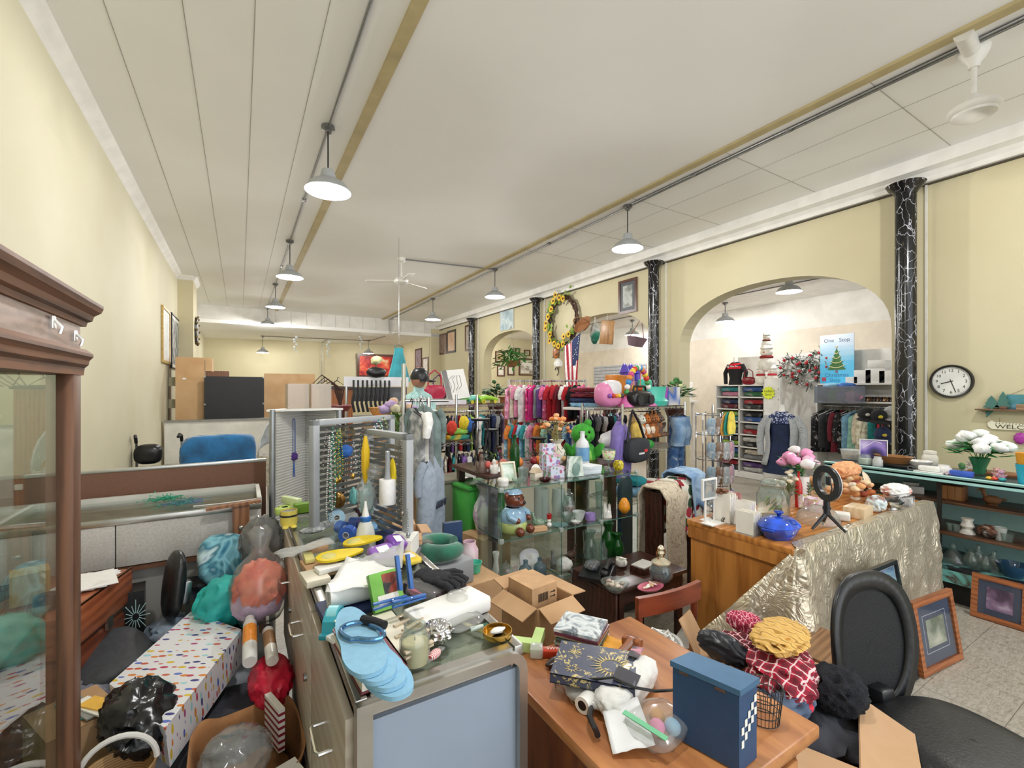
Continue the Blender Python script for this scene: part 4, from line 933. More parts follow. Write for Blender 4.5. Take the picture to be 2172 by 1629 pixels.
for i,(px,py,r_,c_,lab) in enumerate(((713,1113,.035,'#a7cbe8','pale blue and navy paper roll at the foot of the wide rack'),(725,1132,.026,'#4a6bb0','blue ribbon roll in front of the pale blue one'),(752,1128,.03,'#2f4f9e','navy ribbon roll with white core at the rack foot'),(772,1125,.022,'#b8426f','small magenta ribbon roll at the rack foot'),(785,1140,.03,'#7fb0e0','light blue shiny ribbon roll beside the spray bottle'),(738,1150,.032,'#3f66c0','bright blue ribbon roll nearest the yellow insole'))):
    q=at(px,py);t=thing('ribbon_roll',lab,'ribbon',(q.x,q.y,CT+r_),.5*i);M=Matrix.Rotation(PI/2,4,'X') @ Matrix.Rotation(.4*i,4,'Z')
    MB().lathe([(.4*r_,-.018),(r_,-.018),(r_,.018),(.4*r_,.018),(.4*r_,-.018)],n=22,M=M).build('ribbon',mottle([c_,shade(c_,1.15)],20,.3),t)
    MB().lathe([(.32*r_,-.019),(.4*r_,-.019),(.4*r_,.019),(.32*r_,.019)],n=18,M=M).build('core',paint('#e6e4e0'),t)
# squeeze bottle
p=at(800,1158);t=thing('squeeze_bottle','translucent white squeeze bottle with blue collar before the edge-on rack','bottle',(.40,1.72,CT))
MB().lathe([(0,0),(.034,0),(.037,.01),(.036,.05),(.030,.085),(.022,.105),(.018,.112),(0,.112)],n=24).build('bottle',mat('#dfe2dc',.35),t,smooth=60)
MB().lathe([(.019,.112),(.02,.114),(.02,.128),(.018,.13),(0,.13)],n=20).build('collar',plastic('#2567b5'),t);MB().lathe([(.014,.13),(.012,.14),(.006,.168),(.004,.185),(0,.185)],n=14).build('spout',white,t)
# lime boxes and yellow toy mug at the far end
lime=paint('#b5cf68',.5);lime_d=paint('#86b53a',.5)
for i,(px,py,d,rz,m,z,lab) in enumerate(((618,1082,(.03,.13,.035),.5,paint('#d8e6b5'),.03,'pale lime foam block leaning on the green one'),(648,1085,(.10,.05,.045),.1,lime_d,0,'bright green foam block against the wide rack'),(606,1086,(.05,.07,.03),.2,lime,0,'lime foam block at the far counter corner'),(600,1094,(.06,.05,.03),.1,lime,.0,'lime foam letter block behind the yellow mug'))):
    q=at(px,py);slab('foam_block',lab,'foam block',(q.x,q.y+.04*(i == 3),CT+z),d,m,rz,bev=.004)
q=at(613,1118);t=thing('yellow_mug','yellow ceramic character-style mug with a dark band at the counter edge','mug',q);yl=ceramic('#e3d060')
t['label']='yellow cup with a dark band and little feet at the counter edge'
MB().lathe([(0,.01),(.032,.01),(.036,.03),(.034,.075),(.031,.075),(.031,.02),(0,.016)],n=24).build('cup',yl,t,smooth=50);MB().lathe([(.0365,.05),(.0375,.052),(.0375,.056),(.0365,.058)],n=24).build('band',black,t);MB().lathe([(0,.07),(.031,.07)],n=24).build('contents',paint('#7d7d78'),t)
for x in (-1,1):MB().ball((x*.016,-.03,.008),(.014,.02,.008),2).build('foot',yl,t)
q=at(640,1108);bag_blob('plastic_bag','small crumpled clear bag at the foot of the wide rack','bag',(q.x,q.y,CT+.016),(.04,.03,.016),filmm,12,.3,sub=3)
q=at(650,1128);bag_blob('bead_bag','bag of grey beads lying beside the wide rack','bag',(q.x+.02,q.y-.03,CT+.012),(.05,.03,.012),mottle(['#55585a','#8d9192','#c9cccd'],60,.4),13,.2,sub=3)
# ---- hung on the racks
A1,D1=Vector((.256,2.06,0)),Vector((.68-.256,2.33-2.06,0)).normalized();N1=Vector((D1.y,-D1.x,0))
A2,D2=Vector((.462,1.96,0)),Vector((.075,-.34,0)).normalized();N2=Vector((D2.y,-D2.x,0))
def on1(px,py,o=.03):return PP(px,py,A1+N1*o,N1)
def on2(px,py,o=.03):return PP(px,py,A2+N2*o,N2)
strands=((690,912,1005,'#5d4f4c','#8f8a87','dark brown and grey'),(697,925,1112,'#c9c9c4',None,'long pearl grey'),(704,908,1082,'#2f9070','#dfe6e0','green and white'),(714,910,1016,'#3f8a4b','#c9b24e','green and gold'),(720,910,1012,'#b5a648','#4f8f55','gold and green'),(768,900,1020,'#3a3436','#6d5a50','thin dark'),(748,935,1005,'#6a6f74','#c9cfd2','short steel'),(764,920,1010,'#2e3a38','#507a6c','dark teal'),(802,890,918,'#3f9a8b','#dfe4e0','teal and white at the far stile'),(812,886,915,'#3a6b45','#c9c87a','green at the far stile'))
for i,(px,y0,y1,c1,c2,nm) in enumerate(strands):
    a,b=on1(px,y0),on1(px,y1);necklace(nm.replace(' at the far stile','')+' bead strand on the wide louvred rack, '+ORD[i]+' along',a,a.z-b.z,.03 if i < 8 else .05,mat(c1,.3,.2),.0042,'bead strands on the wide rack',N1,mat(c2,.25,.2) if c2 else None,2.3,pend=gold if i in (3,4,6) else None)
rod=metalm('#c4c7c9',.2)
for i,(px,py) in enumerate(((690,911),(704,907),(716,908),(768,899),(748,933),(738,958),(700,945),(725,1010),(695,985))):
    a=on1(px,py,.004);t=one('peg_hook','chrome peg hook in the wide louvred rack, '+ORD[i]+' of those showing','hook',MB().tube([a,a+N1*.05,a+N1*.056+Vector((0,0,.008))],.0022,6),rod,group='peg hooks in the wide rack')
q=on1(738,918);mb=MB()
for k in range(7):mb.tube([(.03*cos(a),.004*(k-3)+.003*sin(3*a),.03*sin(a)) for a in [2*PI*j/20 for j in range(20)]],.0013,5,True)
one('bangle_coil','silver coil of wire bangles hanging near the top of the wide rack','bracelet',mb,metalm('#8d8578',.25),q,math.atan2(D1.y,D1.x))
q=on1(733,957);bag_blob('hair_bow','bright blue hair bow clipped to the wide rack','hair bow',q,(.03,.012,.026),cloth('#2f5fa8'),5,.35,sub=3)
q=on1(720,1060);bag_blob('brooch','bronze flower brooch cluster low on the wide rack','brooch',q,(.022,.012,.035),metalm('#8a6a3c',.3),6,.4,sub=3)
q=on1(750,1052);bag_blob('turquoise_earrings','turquoise bead cluster low on the wide rack','earrings',q,(.02,.012,.035),mat('#6fb5b3',.3),8,.4,sub=3)
q=on1(775,1105);bag_blob('knot_bracelet','dark red braided bracelet bundle at the foot of the wide rack','bracelet',(q.x,q.y,CT+.03),(.04,.02,.03),mottle(['#5a1f26','#2b2022','#8a5a3a'],40,.7),2,.35,sub=3)
# on the edge-on rack
t=thing('lint_roller','white lint roller with grey handle hanging on the edge-on rack','lint roller',on2(822,960,.055));
MB().tube([(0,0,.005),(0,0,-.02),(0,0,-.06),(0,0,-.088),(0,0,-.098)],lambda q_:.009+.012*max(0,q_-.6),12).build('handle',plastic('#94979b',.4),t)
MB().lathe([(0,-.098),(.029,-.098),(.03,-.10),(.03,-.188),(.029,-.19),(0,-.19)],n=26).build('sticky_roll',mat('#eceaea',.7,0,.02,80),t)
pth=on2(822,958,.0);one('peg_hook','chrome peg holding the lint roller','hook',MB().tube([pth,on2(822,958,.06)],.003,6),rod)
q=on2(775,925,.06);t=thing('dish_brush','slim yellow brush hanging at the near stile of the wide rack','brush',q);MB().tube([(0,0,0),(0,-.003,-.06),(0,0,-.13),(0,.004,-.19)],lambda s_:.006+.012*sin(PI*min(1,s_*1.1)),10).build('handle',plastic('#e2b91f',.35),t)
q=on2(833,1010,.03);t=thing('insole','yellow packaged insole behind the lint roller','insole',q);MB().ball((0,0,0),(.012,.03,.07),2).build('sole',yel,t)
q=on2(795,1000,.05);bag_blob('clear_ladle','clear plastic bag with a grey disc hung behind the lint roller','bag',q,(.03,.03,.03),filmm,4,.2,sub=3)
q=on2(778,1052,.05);t=thing('bead_bag','clear hanging bag of turquoise and white shell beads','bag',q)
MB().ball((0,0,0),(.038,.02,.085),3,.3,3,3).build('wrapper',bagm,t,smooth=80);MB().ball((0,0,-.01),(.028,.013,.065),3,.5,7,6).build('shells',mottle(['#e8ece8','#9fcdc6','#cfd8d4','#8aa39d'],40,.4),t,smooth=80)
for i,(px,y0,y1,c1) in enumerate(((853,935,1085,'#8b857c'),(848,990,1060,'#6d6a68'),(866,1080,1130,'#9aa0a0'))):
    a,b=on2(px,y0,.035),on2(px,y1,.035);necklace('metal chain necklace near the outer stile of the edge-on rack, '+ORD[i]+' from the top',a,a.z-b.z,.012,metalm(c1,.3),.0032,'chains on the edge-on rack',N2,None,2.6,pend=metalm(c1))
for i,(px,py) in enumerate(((800,930),(812,952),(845,1000),(848,1080),(810,1100))):
    a=on2(px,py,.003);one('peg_hook','white peg hook in the edge-on rack, '+ORD[i]+' from the top','hook',MB().tube([a,a+N2*.05],.003,6),rod,group='peg hooks in the edge-on rack')
# cord on the louvred corner
q=PP(617,888,(.16,2.95,0),(.27,-.195,0));q=q+Vector((.27,-.195,0)).normalized()*.02
t=thing('tassel_cord','long blue loop cord with a purple knot on the white louvred panel','cord',q);cm_=cloth('#3f5f9e');L_=.40
MB().tube([(-.006,0,-.02),(-.004,0,0),(.004,0,0),(.006,0,-.02),(.007,0,-.22)],.0028,6).tube([(-.006,0,-.02),(-.007,0,-.22)],.0028,6).tube([(0,0,-.25),(-.004,0,-.36)],.003,6).tube([(0,0,-.25),(.005,0,-.36)],.003,6).build('cord',cm_,t)
MB().ball((0,0,-.235),(.022,.015,.026),3,.5,5).build('knot',cloth('#4b2f74'),t,smooth=80)
one('peg_hook','small hook holding the blue cord on the white louvred panel','hook',MB().tube([q+Vector((0,0,.0)),q-Vector((.27,-.195,0)).normalized()*.022],.0025,6),rod)
# ---- on the low counter behind
for i,(px,py,cs) in enumerate(((352,1062,('#2f9e7d','#47b08f')),(395,1070,('#5a3d8f','#2f8f7d','#7a56ad')))):
    q=P(px,py,.951);mb=MB();rr=random.Random(i);pts=[]
    for k in range(90):pts.append(Vector((rr.gauss(0,.04),rr.gauss(0,.025),abs(rr.gauss(0,.012))+.004)));mb.ball(pts[-1],.004,1)
    one('bead_necklace',['green','purple and green'][i]+' metallic bead necklace in a heap on the low counter','necklace',mb.tube(pts,.001,3),mottle(list(cs),30,.2),q,smooth=80)
one('white_cable','thin white cable lying along the glass of the low counter','cable',MB().tube([P(410,1074,.953),P(470,1068,.954),P(545,1058,.953),P(552,1056,.953)],.003,6),white)
t=thing('wooden_board','wooden drawer board with a knob leaning on the grey doors of the low counter','board',(.005,2.745,.735));wb=wood('#6d452e','#9a6a48',5,2)
MB().box((0,-.02,.085),(.075,.02,.27)).build('panel',wb,t);MB().box((-.03,-.02,.225),(.24,.045,.014),Euler((0,-.06,0))).build('top_strip',wb,t);MB().ball((.0,-.04,.11),.012,2).build('knob',metalm('#c9c3b8',.3),t)
# ================================================================ THE HEAP IN THE PIT
def confetti():
    m,nt,b=newmat('confetti_print');v=coords(nt,(30,30,30));r1=coords(nt,(30,30,30),(0,0,.6))
    vo=nt.nodes.new('ShaderNodeTexVoronoi');vo.inputs['Scale'].default_value=1;vo.inputs['Randomness'].default_value=.55;nt.links.new(r1,vo.inputs['Vector'])
    sub=nt.nodes.new('ShaderNodeVectorMath');sub.operation='SUBTRACT';nt.links.new(r1,sub.inputs[0]);nt.links.new(vo.outputs['Position'],sub.inputs[1])
    mp=nt.nodes.new('ShaderNodeMapping');mp.inputs['Scale'].default_value=(.9,2.6,.9);mp.inputs['Rotation'].default_value=(0,0,.8);nt.links.new(sub.outputs[0],mp.inputs['Vector'])
    ln=nt.nodes.new('ShaderNodeVectorMath');ln.operation='LENGTH';nt.links.new(mp.outputs[0],ln.inputs[0])
    lt=nt.nodes.new('ShaderNodeMath');lt.operation='LESS_THAN';lt.inputs[1].default_value=.44;nt.links.new(ln.outputs['Value'],lt.inputs[0])
    sep=nt.nodes.new('ShaderNodeSeparateColor');nt.links.new(vo.outputs['Color'],sep.inputs[0])
    cs=['#c23e62','#e2c23c','#3a3f86','#d06048','#a5dbe0','#b04a86','#e08a3c','#5a72c8']
    col=ramp(nt,sep.outputs[0],[(i/8,c) for i,c in enumerate(cs)],'CONSTANT');mx=nt.nodes.new('ShaderNodeMix');mx.data_type='RGBA';mx.inputs[6].default_value=lin('#ebecf0')
    nt.links.new(lt.outputs[0],mx.inputs[0]);nt.links.new(col,mx.inputs[7]);nt.links.new(mx.outputs[2],b.inputs['Base Color']);b.inputs['Roughness'].default_value=.35;return m
cf=confetti()
t=thing('gift_bag','large white confetti-print gift bag lying on the heap of goods','gift bag',(-.11,2.09,.42))
A,B,C_,D_=P(405,1297,.56),P(512,1335,.56),P(350,1545,.52),P(232,1450,.52)
o_=Vector((-.11,2.09,.42));nrm=(B-A).cross(D_-A).normalized();nrm=-nrm if nrm.z > 0 else nrm
mb=MB();mb.quadbox(A-o_,B-o_,C_-o_,D_-o_,nrm*.13);mb.build('paper_bag',cf,t,smooth=0)
q1,q2=(D_*.75+C_*.25)-o_,(D_*.3+C_*.7)-o_
MB().tube([q1,q1+Vector((-.02,-.05,.02)),(q1+q2)/2+Vector((.0,-.08,.03)),q2+Vector((0,-.05,.02)),q2],.003,6).build('cord_handle',cloth('#a8324e'),t)
dgrey=mat('#3a3b40',.8,0,.2,12);bk_bag=mat('#17181b',.25,0,.2,6,.5,14)
bag_blob('rubbish_bag','big grey plastic sack at the bottom of the heap','bag',(-.12,2.45,.2),(.27,.25,.24),mat('#8f949a',.35,0,.3,5,.5,12),3,.15)
bag_blob('clothes_bag','dark sack of clothes filling the pit beside the drawers','bag',(-.03,1.95,.17),(.19,.35,.21),mat('#4b4e57',.6,0,.3,6,.5,12),5,.12)
bag_blob('rubbish_bag','translucent white sack under the gift bag end by the hutch','bag',(-.35,2.15,.2),(.24,.28,.22),mat('#b9bdc2',.35,0,.2,6,.5,14),8,.15)
q=P(360,1340,.46);bag_blob('plastic_bag','grey blue plastic bag between the chair pad and the gift bag','bag',q,(.09,.12,.06),mat('#7f8ea0',.3,0,.35,8,.5,20),6,.25)
# orange parcel in clear bag
q=P(552,1235,.68);t=thing('tied_bag','round clear bag of orange and lilac tissue tied at the top','bag',(.075,2.22,.70));
MB().ball((0,0,0),(.095,.095,.11),4,.3,3.5,4,ridge=True).build('orange_tissue',mottle(['#d8492f','#ee6a48','#f28a64','#e25a3c'],12,.6),t,smooth=80)
MB().ball((-.01,.0,-.055),(.098,.098,.075),3,.2,3,2).build('lilac_tissue',cloth('#c9a9cc'),t,smooth=80)
MB().lathe([(.0,-.14),(.08,-.125),(.115,-.05),(.118,.03),(.09,.10),(.04,.15),(.03,.18),(.05,.24),(.02,.27)],n=28).build('clear_wrap',filmm,t,smooth=80)
q=P(575,1155,.85);bag_blob('plastic_bag','smoky clear bag bunched at the far corner of the drawers','bag',(.09,2.42,.82),(.09,.08,.13),glass('#a9a9a8',1.3,.1,.3),11,.25)
q=P(478,1185,.72);t=thing('throw_pillow','blue and teal patterned cushion propped by the grey doors','cushion',q,rot=(1.1,.15,.5))
MB().pad((0,0,0),(.12,.12,.045),3.2,3,.05,3).build('cover',mottle(['#1f4a6b','#3f86a5','#8ec9d8','#2a6f86','#cfe6ea','#394f9a'],6,.8,2,1.2),t,smooth=80)
q=P(480,1275,.60);t=thing('cloth_bag','turquoise drawstring cloth bag below the patterned cushion','bag',q,rot=(.5,.3,.6))
MB().ball((0,0,0),(.12,.10,.11),4,.2,2.2,3,ridge=True).build('cloth',mat('#2bb3ac',.55,0,.15,6,.3,30),t,smooth=80);MB().tube([(.02,-.1,-.02),(.08,-.13,-.06),(.1,-.11,-.11)],.010,8).build('strap',mat('#1f9a95',.6),t)
def can(label,pa,pb,r,c1,c2,capc):
    a,b=Vector(pa),Vector(pb);L=(b-a).length;t=thing('spray_can',label,'can',a,rot=(b-a).to_track_quat('Z','Y').to_euler())
    MB().lathe([(0,0),(r*.9,0),(r,.006),(r,L*.86),(r*.8,L*.9),(0,L*.9)],n=22).build('tube',paint(c1,.3),t);tone(MB().lathe([(r*1.01,L*.35),(r*1.01,L*.75)],n=22).build('label',mottle([c2,shade(c2,1.15)],20,.35),t),'printed label band')
    MB().lathe([(r*.75,L*.9),(r*.7,L),(0,L)],n=18).build('cap',plastic(capc),t);return t
can('white can with an orange label lying by the turquoise bag',P(530,1405,.58),P(530,1312,.62),.024,'#e9e8e6','#e08a2f','#e4e2df')
can('white and brown can with black cap lying nearest the drawers',P(578,1402,.56),P(567,1330,.58),.022,'#dfdcd4','#8a6a4a','#1d1d20')
q=P(575,1425,.50);bag_blob('red_bag','shiny red plastic bag under the cans','bag',(q.x,q.y,.47),(.07,.12,.07),mat('#c2203c',.25,0,.2,6,.5,16),7,.25)
# paper bag with contents
q=P(520,1500,.42);t=thing('paper_bag','large crumpled brown paper bag open at the top beside the drawers','bag',(.02,1.66,.24))
def pb(u,v):
    a=u*2*PI;r=1+.12*noise.noise(Vector((u*6,v*3,1)))+.1*v;ca,sa=cos(a),sin(a)
    return Vector((.14*csgn(abs(ca)**.5,ca)*r,.17*csgn(abs(sa)**.5,sa)*r,-.2+.40*v+.03*noise.noise(Vector((u*9,v*2,4)))*v))
MB().grid(pb,48,14,True).build('sides',mat('#a27349',.8,0,.12,8,.4,20),t,solid=.004,smooth=25)
tone(MB().pad((.0,0,.02),(.12,.14,.08),3,3,.2,3).build('crumpled_paper',mat('#8c6440',.8,0,.2,8,.5,20),t,smooth=40),'crumpled brown paper inside')
bag_blob('plastic_bag','clear tied plastic bag in the mouth of the brown paper bag','bag',(-.01,1.62,.43),(.09,.10,.06),filmm,15,.3)
slab('book_bundle','white and red booklet sticking out of the brown paper bag','booklet',(.10,1.72,.36),(.02,.12,.14),stripes('#e9e7e4','#8f2334',14,'Z',.5,.6),.3)
q=P(585,1530,.5);slab('white_carton','corner of a white carton against the drawers below the paper bag','box',(.11,1.43,.38),(.12,.16,.05),white,.3)
slab('storage_box','plain cardboard box under the white carton in the pit','box',(.1,1.43,.0),(.14,.18,.379),kraft,.3)
q=P(280,1500,.52);t=thing('rubbish_bag','shiny black pleated plastic bag in front of the gift bag','bag',(-.27,1.86,.50),rot=(.3,.3,.4));MB().ball((0,0,0),(.10,.13,.075),4,.3,3,9,ridge=True).build('plastic',bk_bag,t,smooth=80)
carton('kraft_carton','open cardboard carton of cards beside the hutch post','box',(-.47,2.02,.30),(.18,.22,.19),kraft,.5)
for i,(c_,lab) in enumerate((('#45bfc0','turquoise'),('#8a8a86','grey'),('#e9e6de','white'),('#e3b24a','yellow and blue'))):slab('card_folder',lab+' card folder on the cardboard carton by the hutch post','folder',(-.47+.03*i,2.02-.02*i,.495+.006*i),(.05,.16,.005),mottle([c_,shade(c_,1.1)],20,.5),.5+.1*i)
t=thing('wicker_basket','pale wicker basket with a white hoop handle low in front','basket',(-.30,1.70,.36));MB().lathe([(0,0),(.07,0),(.09,.10),(.085,.10),(.065,.01),(0,.01)],n=24).build('bowl',stripes('#c9a77a','#a5804f',45,'Z',.8),t);MB().tube([(.088*cos(a),0,.1+.09*sin(a)) for a in [PI*k/14 for k in range(15)]],.008,8).build('handle',paint('#e3e1dc'),t)
slab('storage_box','plain cardboard box under the wicker basket','box',(-.3,1.70,0),(.16,.2,.36),kraft,.2);slab('storage_box','tall cardboard box under the carton of cards','box',(-.47,2.02,0),(.2,.24,.30),kraft,.5)
# trunk, chair pad, dish
brn=wood('#5b2b1c','#8a4a30',4,1,.3,10)
t=thing('steamer_chest','reddish brown wooden case with rounded brass-edged lid beside the hutch','trunk',(-.62,2.42,0),dg(-14))
MB().box((0,0,.30),(.30,.46,.60),bev=.03).build('body',brn,t);MB().box((.0,0,.68),(.32,.48,.15),bev=.02).build('lid',wood('#7a3f28','#a8603f',4,1,.25,10),t)
for z in (.61,.755):MB().box((.152,0,z),(.006,.47,.01),bev=.002).build('brass_edge',metalm('#8c5a3c',.3),t)
MB().box((.155,.05,.60),(.01,.04,.05)).build('latch',metalm('#b9b4ac',.3),t)
q=P(188,1195,.76);carton('kraft_carton','small yellowish cardboard carton on the wooden case','box',(-.68,2.40,.757),(.10,.10,.11),mottle(['#c19a55','#cfa962'],6,.7),.3)
lathe_thing('black_tin','short black cylinder tin in front of the small yellowish carton','tin',(-.60,2.27,.757),[(0,0),(.035,0),(.035,.05),(.033,.052),(0,.052)],black)
for i in range(4):slab('paper_sheet','white printed paper leaflet on the wooden case, '+ORD[i]+' from the bottom','paper',(-.55+.012*i,2.50-.01*i,.7565+.004*i),(.14,.2,.0035),mottle(['#e9e8e6','#f0efed','#d9d8d8'],12,.6),-.5+.25*i)
t=thing('head_cushion','black padded headrest on a grey metal bracket standing in the heap','headrest',(-.28,2.50,.44),rot=(0,.12,.35))
MB().pad((0,0,.24),(.035,.085,.15),2.6,3).build('pad',mat('#1c1d1f',.35,0,.1,20,.2,60),t,smooth=80);MB().box((.05,0,.20),(.03,.05,.10),bev=.006).box((.065,0,.05),(.012,.012,.30)).build('bracket',metalm('#a5a8ab',.35),t)
t=thing('starburst_box','black box printed with a white starburst behind the headrest','box',(-.42,2.62,.40),.1);MB().box((0,0,.13),(.10,.12,.26)).build('carton',black,t)
mb=MB()
for k in range(16):a=2*PI*k/16;r0,r1=.012,.05-.014*(k % 2);mb.cyl((.02+r0*cos(a),-.0605,.15+r0*sin(a)*1.3),(.02+r1*cos(a),-.0605,.15+r1*sin(a)*1.5),.0016,n=4)
mb.build('starburst_print',paint('#b9dcd8'),t);slab('storage_box','plain cardboard box under the black starburst box','box',(-.42,2.62,0),(.12,.13,.395),kraft,.1)
t=thing('bucket_chair','dark grey moulded chair seat wedged beside the gift bag','chair seat',P(225,1395,.50),rot=(.15,-.2,.5));MB().pad((0,0,0),(.13,.15,.04),3,3).build('shell',mat('#3b3d42',.6,0,.1,40,.1,90),t,smooth=80)
q=P(205,1425,.45);bag_blob('plastic_bag','smoky grey plastic bag in front of the dark chair seat','bag',(-.50,2.22,.43),(.10,.09,.06),mat('#6d6f7c',.3,0,.3,6,.5,18),21,.25)
q=P(400,1270,.5);t=thing('shopping_bag','white shopping bag with black and pink print near the low counter','bag',(-.10,2.62,.50));MB().ball((0,0,0),(.08,.07,.07),4,.3,2.5,4,ridge=True).build('plastic',mottle(['#e9e9ea','#e9e9ea','#1d1d20','#e9e9ea','#c9356f'],5,.35,3,.8),t,smooth=80)
bag_blob('plastic_bag','black plastic bag beside the white shopping bag','bag',(.03,2.60,.48),(.10,.10,.09),bk_bag,31,.25)
bag_blob('plastic_bag','small light grey bag under the cushion','bag',(.1,2.55,.60),(.07,.08,.08),mat('#9a9da3',.35,0,.3,8,.5,20),33,.2)
one('magazine_bundle','black box of magazines lying against the low counter','magazine',MB().box((0,0,0),(.28,.12,.06),Euler((.1,.05,0))),mottle(['#151618','#2b2e36','#151618','#6f7684','#1b1c1f'],6,.4,2),(-.13,2.68,.585))
# ================================================================ SCHOOL DESK, CARTON OF CLOTHES, SMALL TABLE
DT=TZ+.0005
def dk_(px,py,z=DT):return P(px,py,z)
# stacked carton with an inner box
slab('storage_box','tall plain carton under the open carton behind the school desk','box',(.955,1.40,0),(.20,.22,.60),kraft,.12)
carton('kraft_carton','open kraft carton behind the school desk with a smaller box inside','box',(.955,1.40,.602),(.175,.20,.19),kraft,.12,flaps=.07)
t=thing('shipping_box','small closed kraft box with printed arrows sitting inside the open carton','box',(.945,1.42,.607),.12);MB().box((0,0,.115),(.12,.14,.23)).build('carton',mat('#bd9871',.8),t,smooth=0)
mb=MB();ys=-.0708
for k in range(12):mb.box((-.03+.004*k,ys,.19),(.0018 if k % 3 else .0026,.0006,.03))
mb.build('barcode_print',black,t);mb=MB()
for z in (.182,.198):mb.box((.036,ys,z),(.022,.0006,.003)).prism([(.044,z-.006),(.052,z),(.044,z+.006)],.0006,Matrix(((1,0,0,0),(0,0,1,ys),(0,1,0,0),(0,0,0,1))))
mb.build('arrow_print',black,t)
# cd cases
q=dk_(1235,1368);cds=['#3b3f4a','#7d3b52','#8d9a86','#394b46','#b9a98e','#5a2f3d','#8a8f99']
for i in range(7):slab('cd_case','compact disc case in the stack behind the celestial book, '+ORD[i]+' from the bottom','cd case',(q.x+.004*sin(i*2),q.y+.004*cos(i*3),DT+.0095*i),(.125,.14,.009),mottle([cds[i],shade(cds[i],1.2)],20,.25) if i < 6 else mottle(['#2a2f36','#9aa5af','#dfe5e8','#5d6873','#c9d3d8'],14,.15,4,1),.6+.06*sin(i),'compact discs on the school desk')
def celestial():
    m,nt,b=newmat('celestial_cover');v=coords(nt);ln=nt.nodes.new('ShaderNodeVectorMath');ln.operation='LENGTH';nt.links.new(v,ln.inputs[0])
    n=noisetex(nt,v,45,4,2);n2=noisetex(nt,v,16,2,1);a=nt.nodes.new('ShaderNodeMath');a.operation='MULTIPLY';nt.links.new(n,a.inputs[0]);nt.links.new(n2,a.inputs[1])
    nt.links.new(ramp(nt,a.outputs[0],[(.0,'#33384c'),(.30,'#3d435a'),(.33,'#b6a468'),(.37,'#d2c283'),(.40,'#454b60')]),b.inputs['Base Color']);b.inputs['Roughness'].default_value=.4;return m
q=dk_(1262,1412,.80);t=book('dark blue hardback with gold sun and moon cover on the school desk',(q.x,q.y,.785),(.165,.215,.024),'#3d435a',dg(42),cm=celestial());gp=paint('#c9b574',.4);rr=random.Random(3)
mb=MB();z=.0245
for k in range(24):a=2*PI*k/24;r0,r1=.032,.05+.012*(k % 2);mb.prism([(-.005+r0*cos(a-.07),-.045+r0*sin(a-.07)),(-.005+r1*cos(a),-.045+r1*sin(a)),(-.005+r0*cos(a+.07),-.045+r0*sin(a+.07))],.0006,Matrix.Translation((0,0,z)))
mb.tube([(-.005+.03*cos(a),-.045+.03*sin(a),z) for a in [2*PI*k/30 for k in range(30)]],.0012,4,True)
for (cx_,cy_,r) in ((-.045,.055,.014),(.035,.06,.012)):
    for k in range(10):a=2*PI*k/10;mb.prism([(cx_+r*.6*cos(a-.2),cy_+r*.6*sin(a-.2)),(cx_+r*1.5*cos(a),cy_+r*1.5*sin(a)),(cx_+r*.6*cos(a+.2),cy_+r*.6*sin(a+.2))],.0006,Matrix.Translation((0,0,z)))
mb.build('gold_sun_print',gp,t);bag_blob('plastic_bag','flat white plastic wrap under the celestial book','bag',(q.x,q.y-.01,DT+.021),(.10,.11,.021),milky,3,.12,sub=3)
E_=[dk_(*k) for k in ((1275,1345,DT+.02),(1358,1372,DT+.02),(1325,1398,DT+.02),(1262,1362,DT+.03))];sheet('padded_envelope','orange yellow padded envelope beside the disc stack','envelope',*E_,mat('#dd9a2a',.6),.006,3,solid=.006)
q=dk_(1150,1372);t=one('foam_letter','pale lime foam letter L on the school desk beside the counter','foam letter',MB().prism([(0,0),(.10,0),(.10,.03),(.032,.03),(.032,.09),(0,.09)],.03),paint('#bcd88a',.6),(q.x-.03,q.y-.03,DT),.8)
q=dk_(1180,1392);t=thing('tape_cutter','red and clear handheld tape pack by the lime foam letter','tape',(q.x,q.y,DT+.012),-.6);MB().box((0,0,0),(.09,.03,.022),bev=.004).build('grip',plastic('#b5361f'),t);MB().box((-.06,0,.004),(.04,.045,.03),bev=.006).build('clear_pack',milky,t);text('SWING',.018,paint('#ece6dc'),t,(0,0,.0115),(0,0,0))
q=dk_(1185,1410);bag_blob('dark_purse','small dark brown shiny purse in front of the red tape pack','purse',(q.x,q.y,DT+.012),(.045,.018,.012),mat('#33241f',.25,0,.3),2,.2,sub=3)
q=dk_(1195,1440);slab('price_card','white blank price card lying on the bare desk corner','card',(q.x,q.y,DT),(.018,.042,.001),white,.55)
q=dk_(1200,1468);one('wire_twist','loose bent silver wire on the bare desk top','wire',MB().tube([(0,.05,.003),(-.02,.02,.004),(-.005,-.01,.006),(-.015,-.05,.003)],.0011,5).tube([(0,.05,.003),(.04,.06,.02),(.05,.09,.01)],.0011,5),metalm('#b5a68e',.3),(q.x,q.y,DT))
